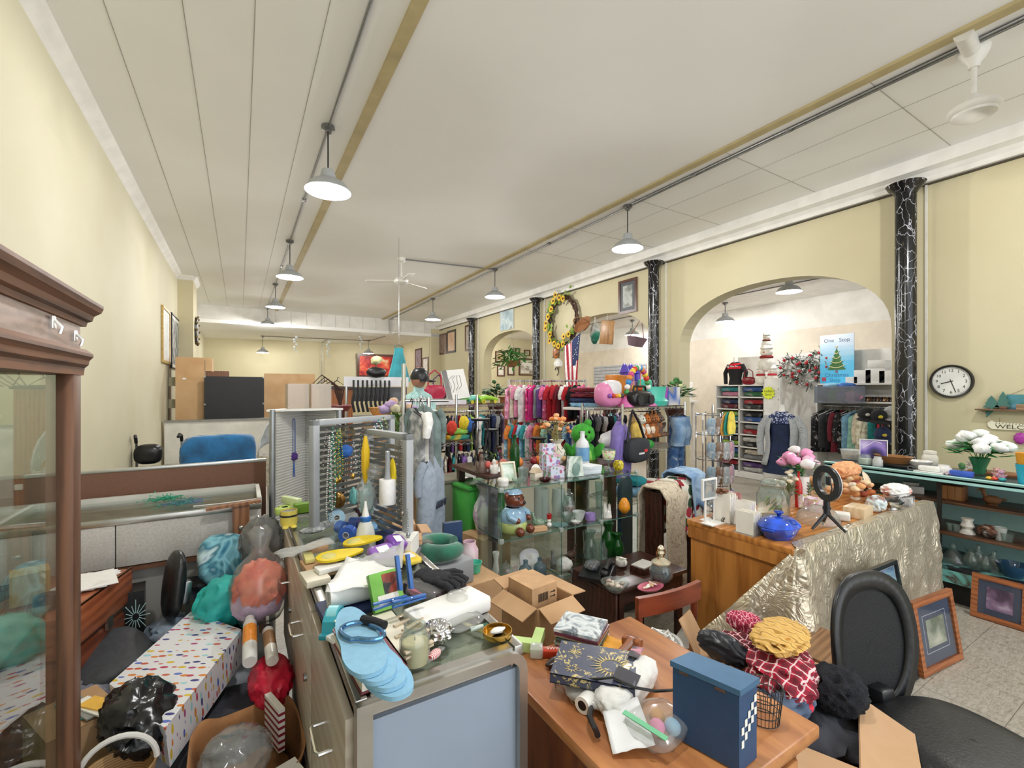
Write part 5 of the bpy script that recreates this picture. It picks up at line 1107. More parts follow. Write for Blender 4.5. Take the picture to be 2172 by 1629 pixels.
# wooden carved handle, cable, rolls and packs
wcb=wood('#5d3019','#91532d',8,0,.3);q=dk_(1320,1425)
t=thing('carved_handle','brown carved wooden stock with a curved end lying under the book','wooden handle',(q.x,q.y,DT+.03),dg(20));MB().tube([(-.12,-.03,0),(-.06,0,.005),(0,.012,.01),(.06,.01,.012),(.085,.012,.015)],lambda s_:.010+.006*s_,10).build('stock',wcb,t);MB().box((.09,.01,.014),(.035,.06,.028),bev=.008).build('end_block',wcb,t)
q=dk_(1300,1450);one('power_cable','black power cable running from the desk to the blue box','cable',MB().tube([dk_(1232,1442,.80),dk_(1262,1440,.81),dk_(1300,1437,.83),dk_(1345,1458,.815),dk_(1390,1466,.81),dk_(1428,1464,.80)],.0035,8),black)
q=dk_(1325,1480);t=thing('quilt_batting','clear pack of white rolled batting with dark printed label','craft pack',(q.x+.01,q.y,DT+.035),dg(18));MB().pad((0,0,0),(.125,.05,.034),3,4,.08,4).build('batting',mat('#e4e4e2',.8,0,.04,30,.3,60),t,smooth=80);dlab=mottle(['#2a2a33','#33333d','#2d2d36','#c98a9a'],18,.5)
tone(MB().box((-.03,-.012,.036),(.06,.06,.0015),Euler((.15,0,.2))).build('label',dlab,t),'dark printed label');tone(MB().box((.09,.02,.036),(.07,.03,.0015),Euler((0,.1,.2))).build('label',dlab,t),'dark printed label')
t=thing('vinyl_roll','white roll with dark open end sticking out of the batting pack','roll',(q.x-.06,q.y+.035,DT+.022),rot=(0,PI/2,dg(18)));MB().lathe([(.012,-.08),(.021,-.08),(.021,.10),(.012,.10)],n=20).build('sheet_roll',white,t);MB().lathe([(0,-.078),(.012,-.078)],n=16).build('core',black,t)
E_=[dk_(*k) for k in ((1278,1510,DT+.03),(1352,1478,DT+.055),(1390,1580,DT+.03),(1300,1600,DT+.01))];sheet('paper_sheet','blank white sheet of paper hanging over the near desk edge','paper',*E_,paint('#e9ebee',.6),.004,6)
q=dk_(1395,1535,DT+.03);t=thing('zip_bag','clear zip bag with a green seal holding pink, orange and blue balls','bag',(q.x,q.y,DT+.03),dg(10));MB().pad((0,0,0),(.075,.06,.028),3,3,.1,3).build('clear_bag',filmm,t,smooth=80)
tone(MB().box((-.055,.0,.024),(.012,.11,.003),Euler((0,-.2,0))).build('zip_seal',plastic('#79c69a'),t),'green zip seal')
for x,y,c_,lab in ((-.012,-.005,'#e58ab5','pink'),(.02,.014,'#d79a4f','orange'),(.018,-.028,'#8fb8d4','blue')):tone(MB().ball((x,y,0),.019,2).build('foam_ball',mat(c_,.6),t),lab+' ball')
one('black_strap','black curved strap at the near edge of the desk','strap',MB().tube([dk_(1254,1500,.76),dk_(1250,1520,.775),dk_(1262,1545,.77),dk_(1268,1560,.75)],.007,8),black)
# tub of cord
q=Vector((1.23,1.06,.50));slab('storage_box','plain white carton under the tub of cord','box',(1.27,1.10,0),(.20,.22,.56),white,.2)
t=thing('plastic_tub','clear plastic tub heaped with white cord beside the school desk','tub',(1.27,1.10,.562),.5);MB().lathe([(0,0),(.055,0),(.075,.085),(.08,.085),(.08,.09),(.07,.09),(.052,.004),(0,.004)],n=28,sq=(1.3,1)).build('tub',milky,t,smooth=40)
mb=MB();rr=random.Random(5);pts=[]
for k in range(150):a=k*.55+rr.uniform(-.3,.3);r=.062*sqrt(rr.random());pts.append((1.15*r*cos(a),r*sin(a),.05+.07*rr.random()))
mb.tube([Vector(p_) for p_ in pts],.0035,5);one('white_rope','tangle of white cord filling the clear tub','cord',mb,mat('#e9e7e2',.7),(1.27,1.10,.562),.5,smooth=80)
# blue metal box
bl=mat('#24476f',.45,0,.04,30);a,b,c,d=[P(*k,.92) for k in ((1427,1401),(1568,1462),(1605,1437),(1468,1384))]
t=thing('blue_box','dark blue hinged wooden box with white dashes on its side, standing on the school desk','box',(a.x,a.y,DT));o_=Vector(t.location);dn=Vector((0,0,-.163))
MB().quadbox(a-o_+dn*.1,b-o_+dn*.1,c-o_+dn*.1,d-o_+dn*.1,dn*.98).build('body',bl,t,smooth=0)
e1,e2=(b-a).normalized()*.004,(c-b).normalized()*.004
tone(MB().quadbox(a-o_-e1-e2,b-o_+e1-e2,c-o_+e1+e2,d-o_-e1+e2,dn*.08).build('lid',mat('#3f688c',.4,0,.04,30),t,smooth=0),'lighter blue lid')
for k in (.2,.75):MB().box(a-o_+(b-a)*k+dn*.1-e2*.9,(.022,.004,.006),Euler((0,0,math.atan2((b-a).y,(b-a).x)))).build('hinge',chrome,t)
mb=MB();nx=(b-a).normalized();ey=(c-b).normalized();L_=(c-b).length
for k in range(5):
    for j in range(2):pt=b-o_+ey*(L_*(.1+.18*k))+dn*(.62-.08*k+.17*j)+nx*.001;w_=ey*L_*.13;h_=Vector((0,0,.016));mb.quadbox(pt,pt+w_,pt+w_+h_,pt+h_,nx*.0008)
tone(mb.build('dash_print',white,t),'white printed dashes')
mb=MB()
for k in range(5):mb.tube([(.045*(.8+.05*k)*cos(2*PI*j/24),.045*(.8+.05*k)*sin(2*PI*j/24),.02*k+.003) for j in range(24)],.0014,4,True)
for j in range(28):a_=2*PI*j/28;mb.tube([(.036*cos(a_),.036*sin(a_),.003),(.045*cos(a_),.045*sin(a_),.083)],.0009,4)
q=P(1622,1522,DT);one('wire_pen_cup','black wire mesh cup tucked beside the blue box','pen cup',mb,black,(q.x-.01,q.y,DT))
# carton of clothes
carton('clothes_carton','big open tan carton with spread flaps heaped with clothes beside the office chair','box',(1.50,.78,0),(.36,.36,.55),kraft_l,dg(22),flaps=.15)
slab('cardboard_sheet','loose tan cardboard panel leaning behind the carton of clothes','cardboard',(1.52,1.03,.45),(.24,.006,.26),kraft_l,rot=(-.55,.25,.5))
rp=plaid('#b5213f','#35191f','#f0dfe0',9);dkp=plaid('#8e1f35','#17181d','#e8d8da',13)
def heap(name,label,px,py,z,r,m,seed,rot=(0,0,0),amp=.28,freq=2.4,cat='clothing'):q=P(px,py,z);return bag_blob(name,label,cat,q,r,m,seed,amp,Euler(rot),freq=freq)
bag_blob('folded_garment','dark clothes filling the open tan carton','clothing',(1.545,.76,.47),(.17,.16,.08),cloth('#3b3d45'),2,.2)
heap('plaid_shirt','red plaid flannel shirt crumpled across the carton of clothes',1655,1415,.64,(.15,.10,.06),rp,3,(0,0,.6))
heap('plaid_shirt','dark red and black plaid shirt sleeve at the carton side nearer the blue box',1590,1385,.64,(.06,.13,.05),dkp,7,(0,0,.3))
heap('plaid_shirt','bright pink plaid collar on the far side of the pile',1580,1320,.70,(.05,.06,.035),plaid('#c43358','#8a2444','#f2d5dc',24),9,(0,.2,.2))
heap('mustard_shirt','mustard yellow striped garment lying on top of the clothes pile',1655,1348,.715,(.14,.075,.03),stripes('#d3a85a','#e3c384',9,'X',.9,.5,'#b58a3f'),11,(0,.08,.25),.35)
heap('knit_sweater','navy black fuzzy knit at the right end of the clothes pile',1775,1462,.60,(.085,.075,.065),mat('#15171f',.95,0,.3,60,.8,120),5)
heap('jacket','shiny black quilted jacket sleeve at the back of the carton',1535,1375,.66,(.035,.08,.045),mat('#1f232b',.35,0,.2,8,.4,24),8,(.2,0,.4))
heap('denim_garment','slate blue garment hanging over the near carton edge',1665,1475,.60,(.12,.07,.05),mottle(['#4b5a74','#5d6d88','#3f4c63','#76869e'],8,.9,4),4,(0,0,.2))
heap('pink_mitten','bright coral knitted bit at the near edge of the clothes',1712,1500,.60,(.02,.015,.012),cloth('#d1384f'),2)
# ---- things on the drop-leaf table
zt=.4805
def sm(px,py):return P(px,py,zt)
q=sm(1272,1225);t=thing('desk_telephone','black desk telephone with handset on the drop-leaf table','telephone',(q.x,q.y+.02,zt),.55);MB().prism([(-.09,0),(.09,0),(.09,.05),(.06,.055),(-.09,.02)],.17,Matrix(((1,0,0,0),(0,0,1,-.085),(0,1,0,0),(0,0,0,1)))).build('base',black,t)
MB().tube([(-.04,-.055,.06),(.0,-.055,.075),(.05,-.055,.075),(.09,-.055,.07)],lambda s_:.016,10).ball((-.05,-.055,.045),(.024,.024,.02),2).ball((.09,-.055,.058),(.024,.024,.02),2).build('handset',black,t);mb=MB()
for k in range(12):mb.box((-.02+.022*(k % 3),.0+.02*(k//3),.044+.004*(k % 3)),(.015,.013,.006),bev=.002)
mb.build('key_pad',plastic('#4a4d52'),t);MB().pad((.0,.03,.065),(.06,.04,.02),3,3,.2,4).build('plastic_cover',glass('#d8dce0',1.4,.08,.12),t,smooth=80)
q=sm(1318,1205);t=thing('ceramic_shoe','small white ceramic baby shoe on the drop-leaf table','ornament',(q.x,q.y,zt),.5);cw=ceramic('#e9e7df');MB().ball((.025,0,.022),(.045,.027,.022),3).lathe([(.016,.02),(.028,.03),(.026,.06),(.022,.06),(.02,.03)],n=18,c=(-.025,0,0)).build('shoe',cw,t,smooth=80);MB().tube([(-.0,-.03,.06),(-.02,.0,.07),(0,.03,.06)],.005,6).build('bow',cw,t)
q=sm(1365,1210);t=thing('trinket_box','dark wooden trinket box with a white tile lid on the drop-leaf table','box',(q.x,q.y,zt),.2);MB().box((0,0,.018),(.14,.10,.036),bev=.003).build('box',dk,t);tone(MB().box((0,0,.038),(.125,.088,.006)).build('tile_lid',ceramic('#dcdad4'),t),'white tile lid')
q=sm(1310,1255);t=lathe_thing('glass_bowl','scalloped clear glass bowl of shells and trinkets on the drop-leaf table','bowl',(q.x,q.y+.02,zt),sc(BOWL,.075,.045),jarg)
for k in range(8):one('trinket',['pale','grey','pinkish','cream'][k % 4]+' shell trinket in the clear glass bowl, '+['first','second'][k//4]+' of its colour','trinket',MB().ball((0,0,0),(.016,.013,.010),2,.4,4,k),mottle([('#d9cdbb','#8f8a82','#c9a7a7','#e4ddd0')[k % 4],'#b5aa98'],40,.4),(q.x+.04*cos(k*2.4)*(.4+.3*(k % 3)),q.y+.02+.04*sin(k*2.4),zt+.028+.01*(k//4)),group='trinkets in the glass bowl',smooth=80)
q=sm(1380,1248);lathe_thing('pink_dish','flat pink oval dish with cut paper leaves on the drop-leaf table','dish',(q.x,q.y,zt),[(0,0),(.07,0),(.085,.012),(.08,.012),(.066,.004),(0,.004)],ceramic('#cf6f86'),sq=(1,.6))
for k in range(5):one('paper_leaf',['cream','white','tan','pale pink','brown'][k]+' dried paper leaf on the pink dish','leaf',MB().prism([(-.03,0),(-.01,.01),(.015,.009),(.035,0),(.015,-.009),(-.01,-.01)],.0015),paint(['#e6d9bd','#efece4','#c9a67a','#e8c9c4','#8a6a52'][k]),(q.x-.03+.018*k,q.y+.004*(k % 2),zt+.0125+.0025*k),.5*k)
q=sm(1408,1236);t=thing('lidded_jar','round glass jar of dark beans with an ornate gilt lid on the drop-leaf table','jar',(q.x,q.y+.02,zt));MB().lathe([(0,0),(.04,0),(.062,.03),(.064,.06),(.048,.095),(.042,.10),(.04,.10),(.06,.06),(.058,.03),(0,.006)],n=26).build('jar',jarg,t,smooth=60)
MB().lathe([(0,.007),(.045,.012),(.058,.04),(.058,.065),(0,.07)],n=22).build('beans',mottle(['#23252c','#3a3f4c','#55607a','#2b2a2c'],60,.3),t,smooth=60);MB().lathe([(.05,.10),(.052,.11),(.03,.125),(.01,.135),(.012,.15),(.02,.16),(.012,.172),(.02,.185),(.01,.20),(0,.205)],n=20).build('lid',mat('#cfc6ad',.25,.4),t,smooth=60);MB().tube([(.02,0,.13),(.035,0,.16),(.02,0,.19)],.004,6).tube([(-.02,0,.13),(-.035,0,.16),(-.02,0,.19)],.004,6).build('scroll_handle',metalm('#b07a4a',.25),t)
# ================================================================ GLASS CUBE DISPLAY CONTENTS
Z1,Z2,Z3,Z4=[z+.003 for z in (.965,.665,.365,.07)]
def gs(px,py,z):q=P(px,py,z);q.x=min(max(q.x,1.37),2.35);q.y=min(max(q.y,2.345),2.545);return q
gw=ceramic('#eceae6');frost=glass('#eef2f0',.9,.2,.4);clr=glass('#e9f2ef',1.3,.02,.07);grn=glass('#2f8a3a',1.1,.03,.25);gry=glass('#8fa9b4',1.1,.03,.25)
# cookie jar bear (plain generic)
q=gs(1092,1140,Z2);t=thing('bear_cookie_jar','brown ceramic bear cookie jar in blue shirt and cap on the middle glass shelf','cookie jar',(1.45,2.395,Z2),dg(20));bc=ceramic('#6d3620')
MB().lathe([(0,0),(.07,0),(.085,.02),(.088,.06),(.08,.075)],n=24).build('trousers',ceramic('#b5c47a'),t,smooth=70);MB().lathe([(.081,.072),(.086,.085),(.078,.12),(.055,.15),(.045,.158)],n=24).build('shirt',ceramic('#8fb3cf'),t,smooth=70)
mb=MB().ball((0,-.01,.205),(.062,.06,.055),3).ball((.0,-.06,.192),(.034,.03,.025),2)
for x in (-1,1):mb.ball((x*.058,0,.235),(.022,.014,.022),2).ball((x*.055,-.075,.095),(.018,.025,.02),2).ball((x*.05,-.095,.03),(.028,.03,.03),2)
mb.build('head_and_paws',bc,t,smooth=80);MB().ball((0,-.088,.198),(.012,.008,.009),2).build('nose',black,t);MB().lathe([(.06,.243),(.05,.262),(.02,.275),(0,.276)],n=20).build('cap',ceramic('#9db9d6'),t,smooth=70)
for x in (-1,1):MB().ball((x*.022,-.062,.22),.007,2).build('eye',black,t);MB().tube([(x*.07,-.02,.135),(x*.085,-.05,.115),(x*.06,-.075,.098)],.018,8).build('sleeve',ceramic('#8fb3cf'),t)
def gthing(name,label,cat,px,py,z,prof,r,h,m,sq=None,dy=0,parts=()):q=gs(px,py,z);q.y+=dy;return lathe_thing(name,label,cat,q,sc(prof,r,h),m,22,None,parts,sq=sq)
def bird(name,label,px,py,z,s,m,m2,rz):q=gs(px,py,z);t=thing(name,label,'figurine',q,rz);MB().ball((0,0,.35*s),(.5*s,.28*s,.32*s),3).tube([(.3*s,0,.5*s),(.42*s,0,.8*s),(.48*s,0,1.0*s)],lambda k:.13*s-.03*s*k,8).ball((.5*s,0,1.02*s),(.17*s,.13*s,.13*s),2).ball((-.55*s,0,.45*s),(.22*s,.12*s,.08*s),2).lathe([(0,0),(.3*s,0),(.3*s,.06*s)],n=16).build('body',m,t,smooth=80);MB().cyl((.6*s,0,1.0*s),(.82*s,0,.95*s),.06*s,.02*s).build('beak',m2,t);return t
bird('duck_figurine','dark green striped ceramic duck on the middle glass shelf',1143,1118,Z2,.085,stripes('#1c5a34','#cfe0cf',55,'X',.2,.75),plastic('#2c5c34'),2.6);bird('duck_figurine','brown painted wooden duck on the lower glass shelf',1212,1185,Z3,.085,mottle(['#3a2a26','#6d4f42','#8a7a70'],20,.4),black,.2)
bird('bird_figurine','grey and green bird figurine beside the arched white plaque',1175,1205,Z3,.09,mottle(['#5c5560','#7d7480','#4f8a62'],14,.4),plastic('#a55a3a'),1.2)
q=gs(1137,1140,Z2);slab('wooden_block','pale wooden block plaque at the feet of the bear jar','block',(1.60,2.35,Z2),(.12,.05,.022),wood('#b98a62','#d6ac84',6,0),-.2)
q=gs(1165,1125,Z2);t=thing('snowman_figurine','tiny white snowman with a red bucket hat on the middle glass shelf','figurine',(1.70,2.36,Z2));MB().ball((0,0,.018),.018,2).ball((0,0,.045),.014,2).build('body',gw,t,smooth=80);MB().cyl((0,0,.055),(0,0,.085),.014,.017,16).build('hat',ceramic('#a81c24'),t)
for a in (
 ('candy_jar','glass jar with domed lid and red sweets on the middle glass shelf','jar',1212,1100,Z2,JAR,.045,.15,clr,None,.03,(('sweets',[(0,.008),(.038,.008),(.038,.08),(0,.085)],mottle(['#8a2a35','#c9707a','#e3c9c4','#7a1f2c'],45,.4)),('lid',[(.034,.15),(.036,.16),(.02,.175),(.012,.185),(.016,.195),(0,.2)],clr))),
 ('glass_bowl','cut glass bowl in front of the candy jar','bowl',1205,1108,Z2,BOWL,.05,.06,clr),('glass_bowl','frosted glass bowl with etched leaves beside the candy jar','bowl',1228,1105,Z2,BOWL,.045,.065,frost),
 ('glass_plate','flat aqua glass plate on the middle glass shelf','plate',1195,1120,Z2,DISH,.06,.012,glass('#bfe0e4',1,.03,.2)),('trinket_dish','white oval lidded dish on the middle glass shelf edge','dish',1230,1113,Z2,DISH,.035,.014,gw),
 ('purple_candle','short purple candle in a glass tin on the middle glass shelf','candle',1252,1102,Z2,[(0,0),(1,0),(1,.9),(.9,1),(0,.9)],.036,.045,mottle(['#7a5a9e','#9a84bd'],20,.4)),('pillar_vase','tall frosted white cylinder vase behind the bear jar','vase',1112,1085,Z2,[(0,0),(1,0),(1,1),(.9,1),(.9,.05),(0,.05)],.05,.21,frost),
 ('frosted_vase','wide frosted white vase in the middle glass cube row','vase',1150,1080,Z2,[(0,0),(.8,0),(1,.5),(.85,1),(.8,1),(.92,.5),(0,.06)],.05,.19,frost),('tall_glass','slender clear flared glass behind the candy jar','vase',1245,1070,Z2,CUP,.03,.2,clr),
 ('orange_egg','glossy orange egg with painted blossoms at the end of the middle shelf','egg',1332,1092,Z2,[(0,0),(.5,.05),(.95,.3),(1,.45),(.8,.72),(.4,.95),(0,1)],.042,.115,mottle(['#e08a1f','#ea9a2c','#e08a1f','#c9432f'],14,.25)),
 ('white_vase','slim white milk glass bud vase on the lower shelf','vase',1045,1230,Z3,BUD,.034,.17,gw),('glass_dome','clear glass cloche dome on the lower shelf','dome',1075,1250,Z3,[(1,0),(1,.6),(.8,.85),(.3,1),(.1,1.03),(.15,1.1),(0,1.12)],.045,.14,clr),
 ('decanter','smoky blue glass decanter nearer the camera on the lower shelf','decanter',1137,1248,Z3,BOTTLE,.042,.13,gry),('decanter','smoky blue glass decanter beside the shell on the lower shelf','decanter',1165,1238,Z3,BOTTLE,.04,.125,gry),
 ('crystal_vase','tall cut crystal vase on the lower shelf','vase',1252,1190,Z3,VASE,.05,.21,clr),('fish_bowl','round ribbed glass bowl vase on the lower shelf','vase',1275,1195,Z3,JAR,.06,.15,clr),
 ('green_vase','tall dotted emerald glass vase on the lower shelf','vase',1290,1180,Z3,VASE,.055,.24,grn),('green_vase','smaller emerald hourglass vase at the shelf end','vase',1322,1188,Z3,VASE,.045,.17,grn),('crystal_vase','short cut glass tumbler vase behind the brown duck','vase',1225,1160,Z3,CUP,.035,.15,clr),
 ('orange_candle','orange jar candle on the bottom glass shelf','candle',1085,1290,Z4,[(0,0),(1,0),(1,1),(0,1)],.04,.2,mottle(['#d9742c','#e38a42'],12,.4)),('water_glass','clear tumbler on the bottom glass shelf','glass',1190,1290,Z4,CUP,.04,.16,clr),
 ('trinket_box','round white ceramic box on the top glass shelf','box',1067,1030,Z1,[(0,0),(.95,0),(1,.1),(1,.55),(1.05,.6),(1.05,.8),(.9,1),(0,1)],.034,.045,gw),('glass_candle_holder','faceted clear glass candle block on the top glass shelf','candle holder',1098,1028,Z1,BOWL,.038,.04,clr),('glass_tumbler','clear tumbler behind the round white box on the top shelf','glass',1110,1022,Z1,CUP,.035,.09,clr),
 ('red_dish','dark red glass leaf dish on the top glass shelf','dish',1157,1022,Z1,DISH,.04,.022,glass('#5a1420',1,.05,.45)),('yellow_votive','amber mosaic glass votive at the end of the top shelf','candle holder',1330,995,Z1,[(0,0),(.7,0),(1,.3),(1,.7),(.75,1),(.7,1),(0,.3)],.038,.07,speck('#b9a51f',['#d9c93a','#8a7a14','#e3d75a'],70,.2,.5)),
):gthing(*a)
q=gs(1292,1098,Z2);t=thing('napkin_swan','folded white bishop hat napkin ornament on the middle glass shelf','ornament',q);mb=MB()
for k in range(7):a_=k*.9;mb.face([(.03*cos(a_),.025*sin(a_),0),(.035*cos(a_+.8),.03*sin(a_+.8),0),(.022*cos(a_+.4),.02*sin(a_+.4),.085+.015*(k % 2))])
mb.build('folds',gw,t,solid=.004,smooth=0);MB().lathe([(0,0),(.032,0),(.028,.04),(0,.05)],n=14).build('core',gw,t)
q=gs(1130,1222,Z3);t=thing('arched_plaque','white marbled arched plaque standing on the lower glass shelf','plaque',(1.60,2.44,Z3),rot=(PI/2-.1,0,-.1));am=mottle(['#c9c9cf','#e4e4e8','#f0f0f2'],12,.3)
def arch2(w,h):return [(-w,0),(w,0),(w,h)]+[(w*cos(a),h+w*.6*sin(a)) for a in [PI*k/12 for k in range(1,12)]]+[(-w,h)]
MB().prism(arch2(.068,.115),.012).build('plaque',am,t,smooth=20);MB().prism([(x*.55,y*.7+.02) for x,y in arch2(.068,.115)],.016).build('inner_panel',gw,t,smooth=20)
q=gs(1102,1228,Z3);t=thing('black_tray','small square black frame tray on the lower glass shelf','tray',(1.53,2.36,Z3),.5);mb=MB()
for c_,s_ in (((-.055,0),(.012,.12)),((.055,0),(.012,.12)),((0,-.055),(.12,.012)),((0,.055),(.12,.012))):mb.box((c_[0],c_[1],.018),(s_[0],s_[1],.036))
mb.build('rim',black,t,smooth=0);MB().box((0,0,.003),(.11,.11,.005)).build('base',black,t)
q=gs(1202,1215,Z3);bag_blob('shell_ornament','white textured shell ornament on the lower glass shelf','ornament',(q.x,q.y,Z3+.04),(.055,.04,.05),mat('#dcdcd8',.5,0,.1,20,.5,40),4,.3,sub=3,flat=-.04)
gfl=('#e9e8e2','#f0efe9');bouquet('white silk blossoms inside the middle glass cube',gs(1180,1090,Z2),.19,.06,gfl,5,.02,seed=4,leaves=8,lr=.02)
# photo frame, house, tiers, prism on the top shelf
q=gs(1078,1018,Z1);frame3('framed_photograph','small cream photo frame with a green landscape on the top glass shelf','picture frame',(1.41,2.47,Z1),(1,-.15,0),(0,.35,1),.10,.125,paint('#d9d2bd'),mottle(['#8fae8a','#c3d6c4','#e3ece4','#6f9a78'],12,.4),.012)
t=thing('house_figurine','cream ceramic cottage with a shell arch on the top glass shelf','figurine',(1.64,2.42,Z1),.2);MB().box((0,0,.025),(.07,.05,.05),bev=.004).build('cottage',ceramic('#ddd5c4'),t);MB().prism([(-.04,.05),(.04,.05),(0,.08)],.055,Matrix(((1,0,0,0),(0,0,1,-.027),(0,1,0,0),(0,0,0,1)))).build('roof',ceramic('#cbb79c'),t);MB().lathe([(0,0),(.045,.0),(.04,.006),(0,.008)],n=20,c=(.03,.035,.05),M=Matrix.Rotation(PI/2,4,'X')).build('shell_arch',gw,t)
flp=speck('#ccd2e4',['#b5607e','#8a78b0','#7fa07a','#d49aa8'],45,.5,.5)
for i,(x,y,h) in enumerate(((1.80,2.42,.075),(1.80,2.47,.145),(1.80,2.52,.215))):slab('floral_card_box','lilac flower-printed card box on the top glass shelf, '+['shortest, in front','middle one of three','tallest, at the back'][i],'box',(x,y,Z1),(.10,.045,h),flp,-.15,'floral card boxes in steps')
t=thing('glass_prism','clear green wedge of glass with an etched figure on the top shelf','ornament',(1.94,2.40,Z1),-.1);MB().quadbox((-.06,-.03,0),(.06,-.03,0),(.06,.03,0),(-.06,.03,0),(0,.0,.002)).prism([(-.065,0),(.065,0),(.05,.13),(-.05,.135)],.03,Matrix(((1,0,0,0),(0,0,1,-.015),(0,1,0,0),(0,0,0,1)))).build('wedge',mottle(['#a9c2b6','#dfe8e0','#7f9f94','#c3d4ca'],10,.15,3),t,smooth=0);tone(MB().ball((0,-.02,.05),(.03,.008,.045),2,.3,4).build('etched_figure',mat('#7d9b93',.4),t),'etched grey green figure')
for i in range(4):slab('paper_napkins','pale blue and white card packet on the top glass shelf, '+ORD[i]+' from the bottom','card packet',(2.10+.004*i,2.45,Z1+.013*i),(.14,.12,.0125),mottle([['#cfdce8','#e4e8ec','#c3d6e4','#e9edf0'][i],'#dbe4ea'],12,.5),.1*i-.1,'card packets on the top shelf')
t=thing('lily_cup','tall glass cup painted with green lilies on the top shelf','cup',(2.25,2.40,Z1));MB().lathe(sc([(0,0),(.7,0),(.7,.05),(.15,.12),(.15,.35),(.9,.6),(1,1),(.95,1),(.8,.62),(0,.42)],.045,.16),n=22).build('cup',clr,t,smooth=60);tone(MB().lathe(sc([(.82,.56),(1.01,.8),(1.02,.95)],.046,.16),n=22).build('painted_lilies',speck('#dfe6c9',['#9fbf5a','#e3a9b0','#c9d68a'],60,.4,.5),t,smooth=60),'painted lilies')
# low table behind the glass cubes
t=thing('display_table','dark low display table behind the glass cubes','table',(2.08,3.05,0));MB().box((0,0,.94),(1.24,.62,.03),bev=.004).build('table_top',dk,t)
for x in (-.56,.56):
    for y in (-.27,.27):MB().box((x,y,.463),(.05,.05,.925)).build('leg',dk,t)
ZT=.956
def tb(px,py):q=P(px,py,ZT);q.x=min(max(q.x,1.5),2.66);q.y=min(max(q.y,2.8),3.3);return q
iron=mat('#17171a',.5,.3)
def iron_holder(label,px,py,h,w):
    q=tb(px,py);t=thing('candle_stand',label,'candle stand',q,.2)
    for s_ in (-1,1):
        mb=MB().tube([(s_*w*.12,0,.01),(s_*w*.2,0,h*.3),(s_*w*.55,0,h*.75),(s_*w*.5,0,h*.95),(s_*w*.3,0,h*.98),(s_*w*.28,0,h*.86)],.007,6);mb.build('scroll',iron,t)
        MB().tube([(s_*w*(.25+.2*cos(a)),0,.05+.045*sin(a)) for a in [2*PI*k/16 for k in range(14)]],.005,6).build('foot_scroll',iron,t)
    MB().lathe([(0,h),(w*.5,h),(w*.55,h+.015),(w*.5,h+.015),(0,h+.006)],n=20).build('pan',iron,t);return t
iron_holder('tall black wrought iron candle stand with scrolled feet behind the glass cubes',1018,1000,.37,.13);iron_holder('second black scrolled iron stand behind the cream photo frame',1042,992,.28,.10);iron_holder('squat black iron lantern stand behind the floral boxes',1142,985,.2,.12)
t=thing('fruit_garland','garland of orange and red artificial fruit with fir sprigs behind the glass cubes','garland',(1.92,2.95,ZT));mb=MB();rr=random.Random(8)
for k in range(140):c_=Vector((rr.uniform(-.42,.4),rr.gauss(0,.04),rr.uniform(.02,.12)));mb.tube([c_,c_+Vector((rr.uniform(-.05,.05),rr.uniform(-.05,.05),rr.uniform(-.01,.05)))],.0025,4)
mb.build('fir_foliage',mottle(['#2f4a34','#4a6a48'],20,.7),t,smooth=0)
for k,(x,c_,r) in enumerate(((-.32,'#d9a08a',.03),(-.25,'#c86a5a',.035),(-.12,'#d9823f',.04),(.02,'#8a2a2f',.03),(.08,'#d3752f',.042),(.2,'#b9905a',.03),(.30,'#c9a06a',.03),(-.38,'#c9605a',.03))):MB().ball((x,-.05,.05),r,2).build('fruit',mottle([c_,shade(c_,1.15)],14,.4),t,smooth=80)
lathe_thing('green_bottle','bright green glass wine bottle behind the house figurine','bottle',tb(1107,1005),sc(BOTTLE,.036,.27),grn)
t=lathe_thing('milk_bottle','white painted milk bottle with a blue snow scene behind the top shelf','bottle',(2.36,2.82,ZT),sc(BOTTLE,.055,.26),paint('#e6eaf0',.3),parts=(('painted_scene',sc([(1.01,.1),(1.01,.52)],.055,.26),mottle(['#5f9ad0','#7fb2dc','#a9cfe8'],12,.4),'blue painted scene'),))
lathe_thing('urn_vase','cream pitcher vase with moulded flowers behind the top shelf','vase',(2.20,2.95,ZT),sc(VASE,.075,.19),mottle(['#d9d2c0','#e9e3d4','#d8b59a'],9,.4,2));bouquet('loose orange silk blossoms in the cream pitcher vase',(2.20,2.95,ZT+.14),.26,.12,('#e89a62','#f0b284','#e2884e'),16,.022,('#7a7a3a','#9a9452'),6,leaves=50)
for i,(x,y,h,c_,lab) in enumerate(((2.07,2.92,.13,'#d5dcdf','pale blue angel figurine beside the cream pitcher vase'),(1.55,2.82,.10,'#e6e4de','white bunny figurine behind the cream photo frame'),(1.49,2.90,.13,'#6d5a50','brown gnome figurine by the iron candle stands'))):one('figurine',lab,'figurine',MB().lathe(sc([(0,0),(.9,0),(1,.1),(.6,.55),(.3,.66),(.42,.75),(.42,.9),(.2,1),(0,1)],h*.3,h),n=16).ball((h*.25,0,h*.4),(h*.1,h*.1,h*.25),2).ball((-h*.25,0,h*.4),(h*.1,h*.1,h*.25),2),mottle([c_,shade(c_,1.1)],12,.3),(x,y,ZT),smooth=70)
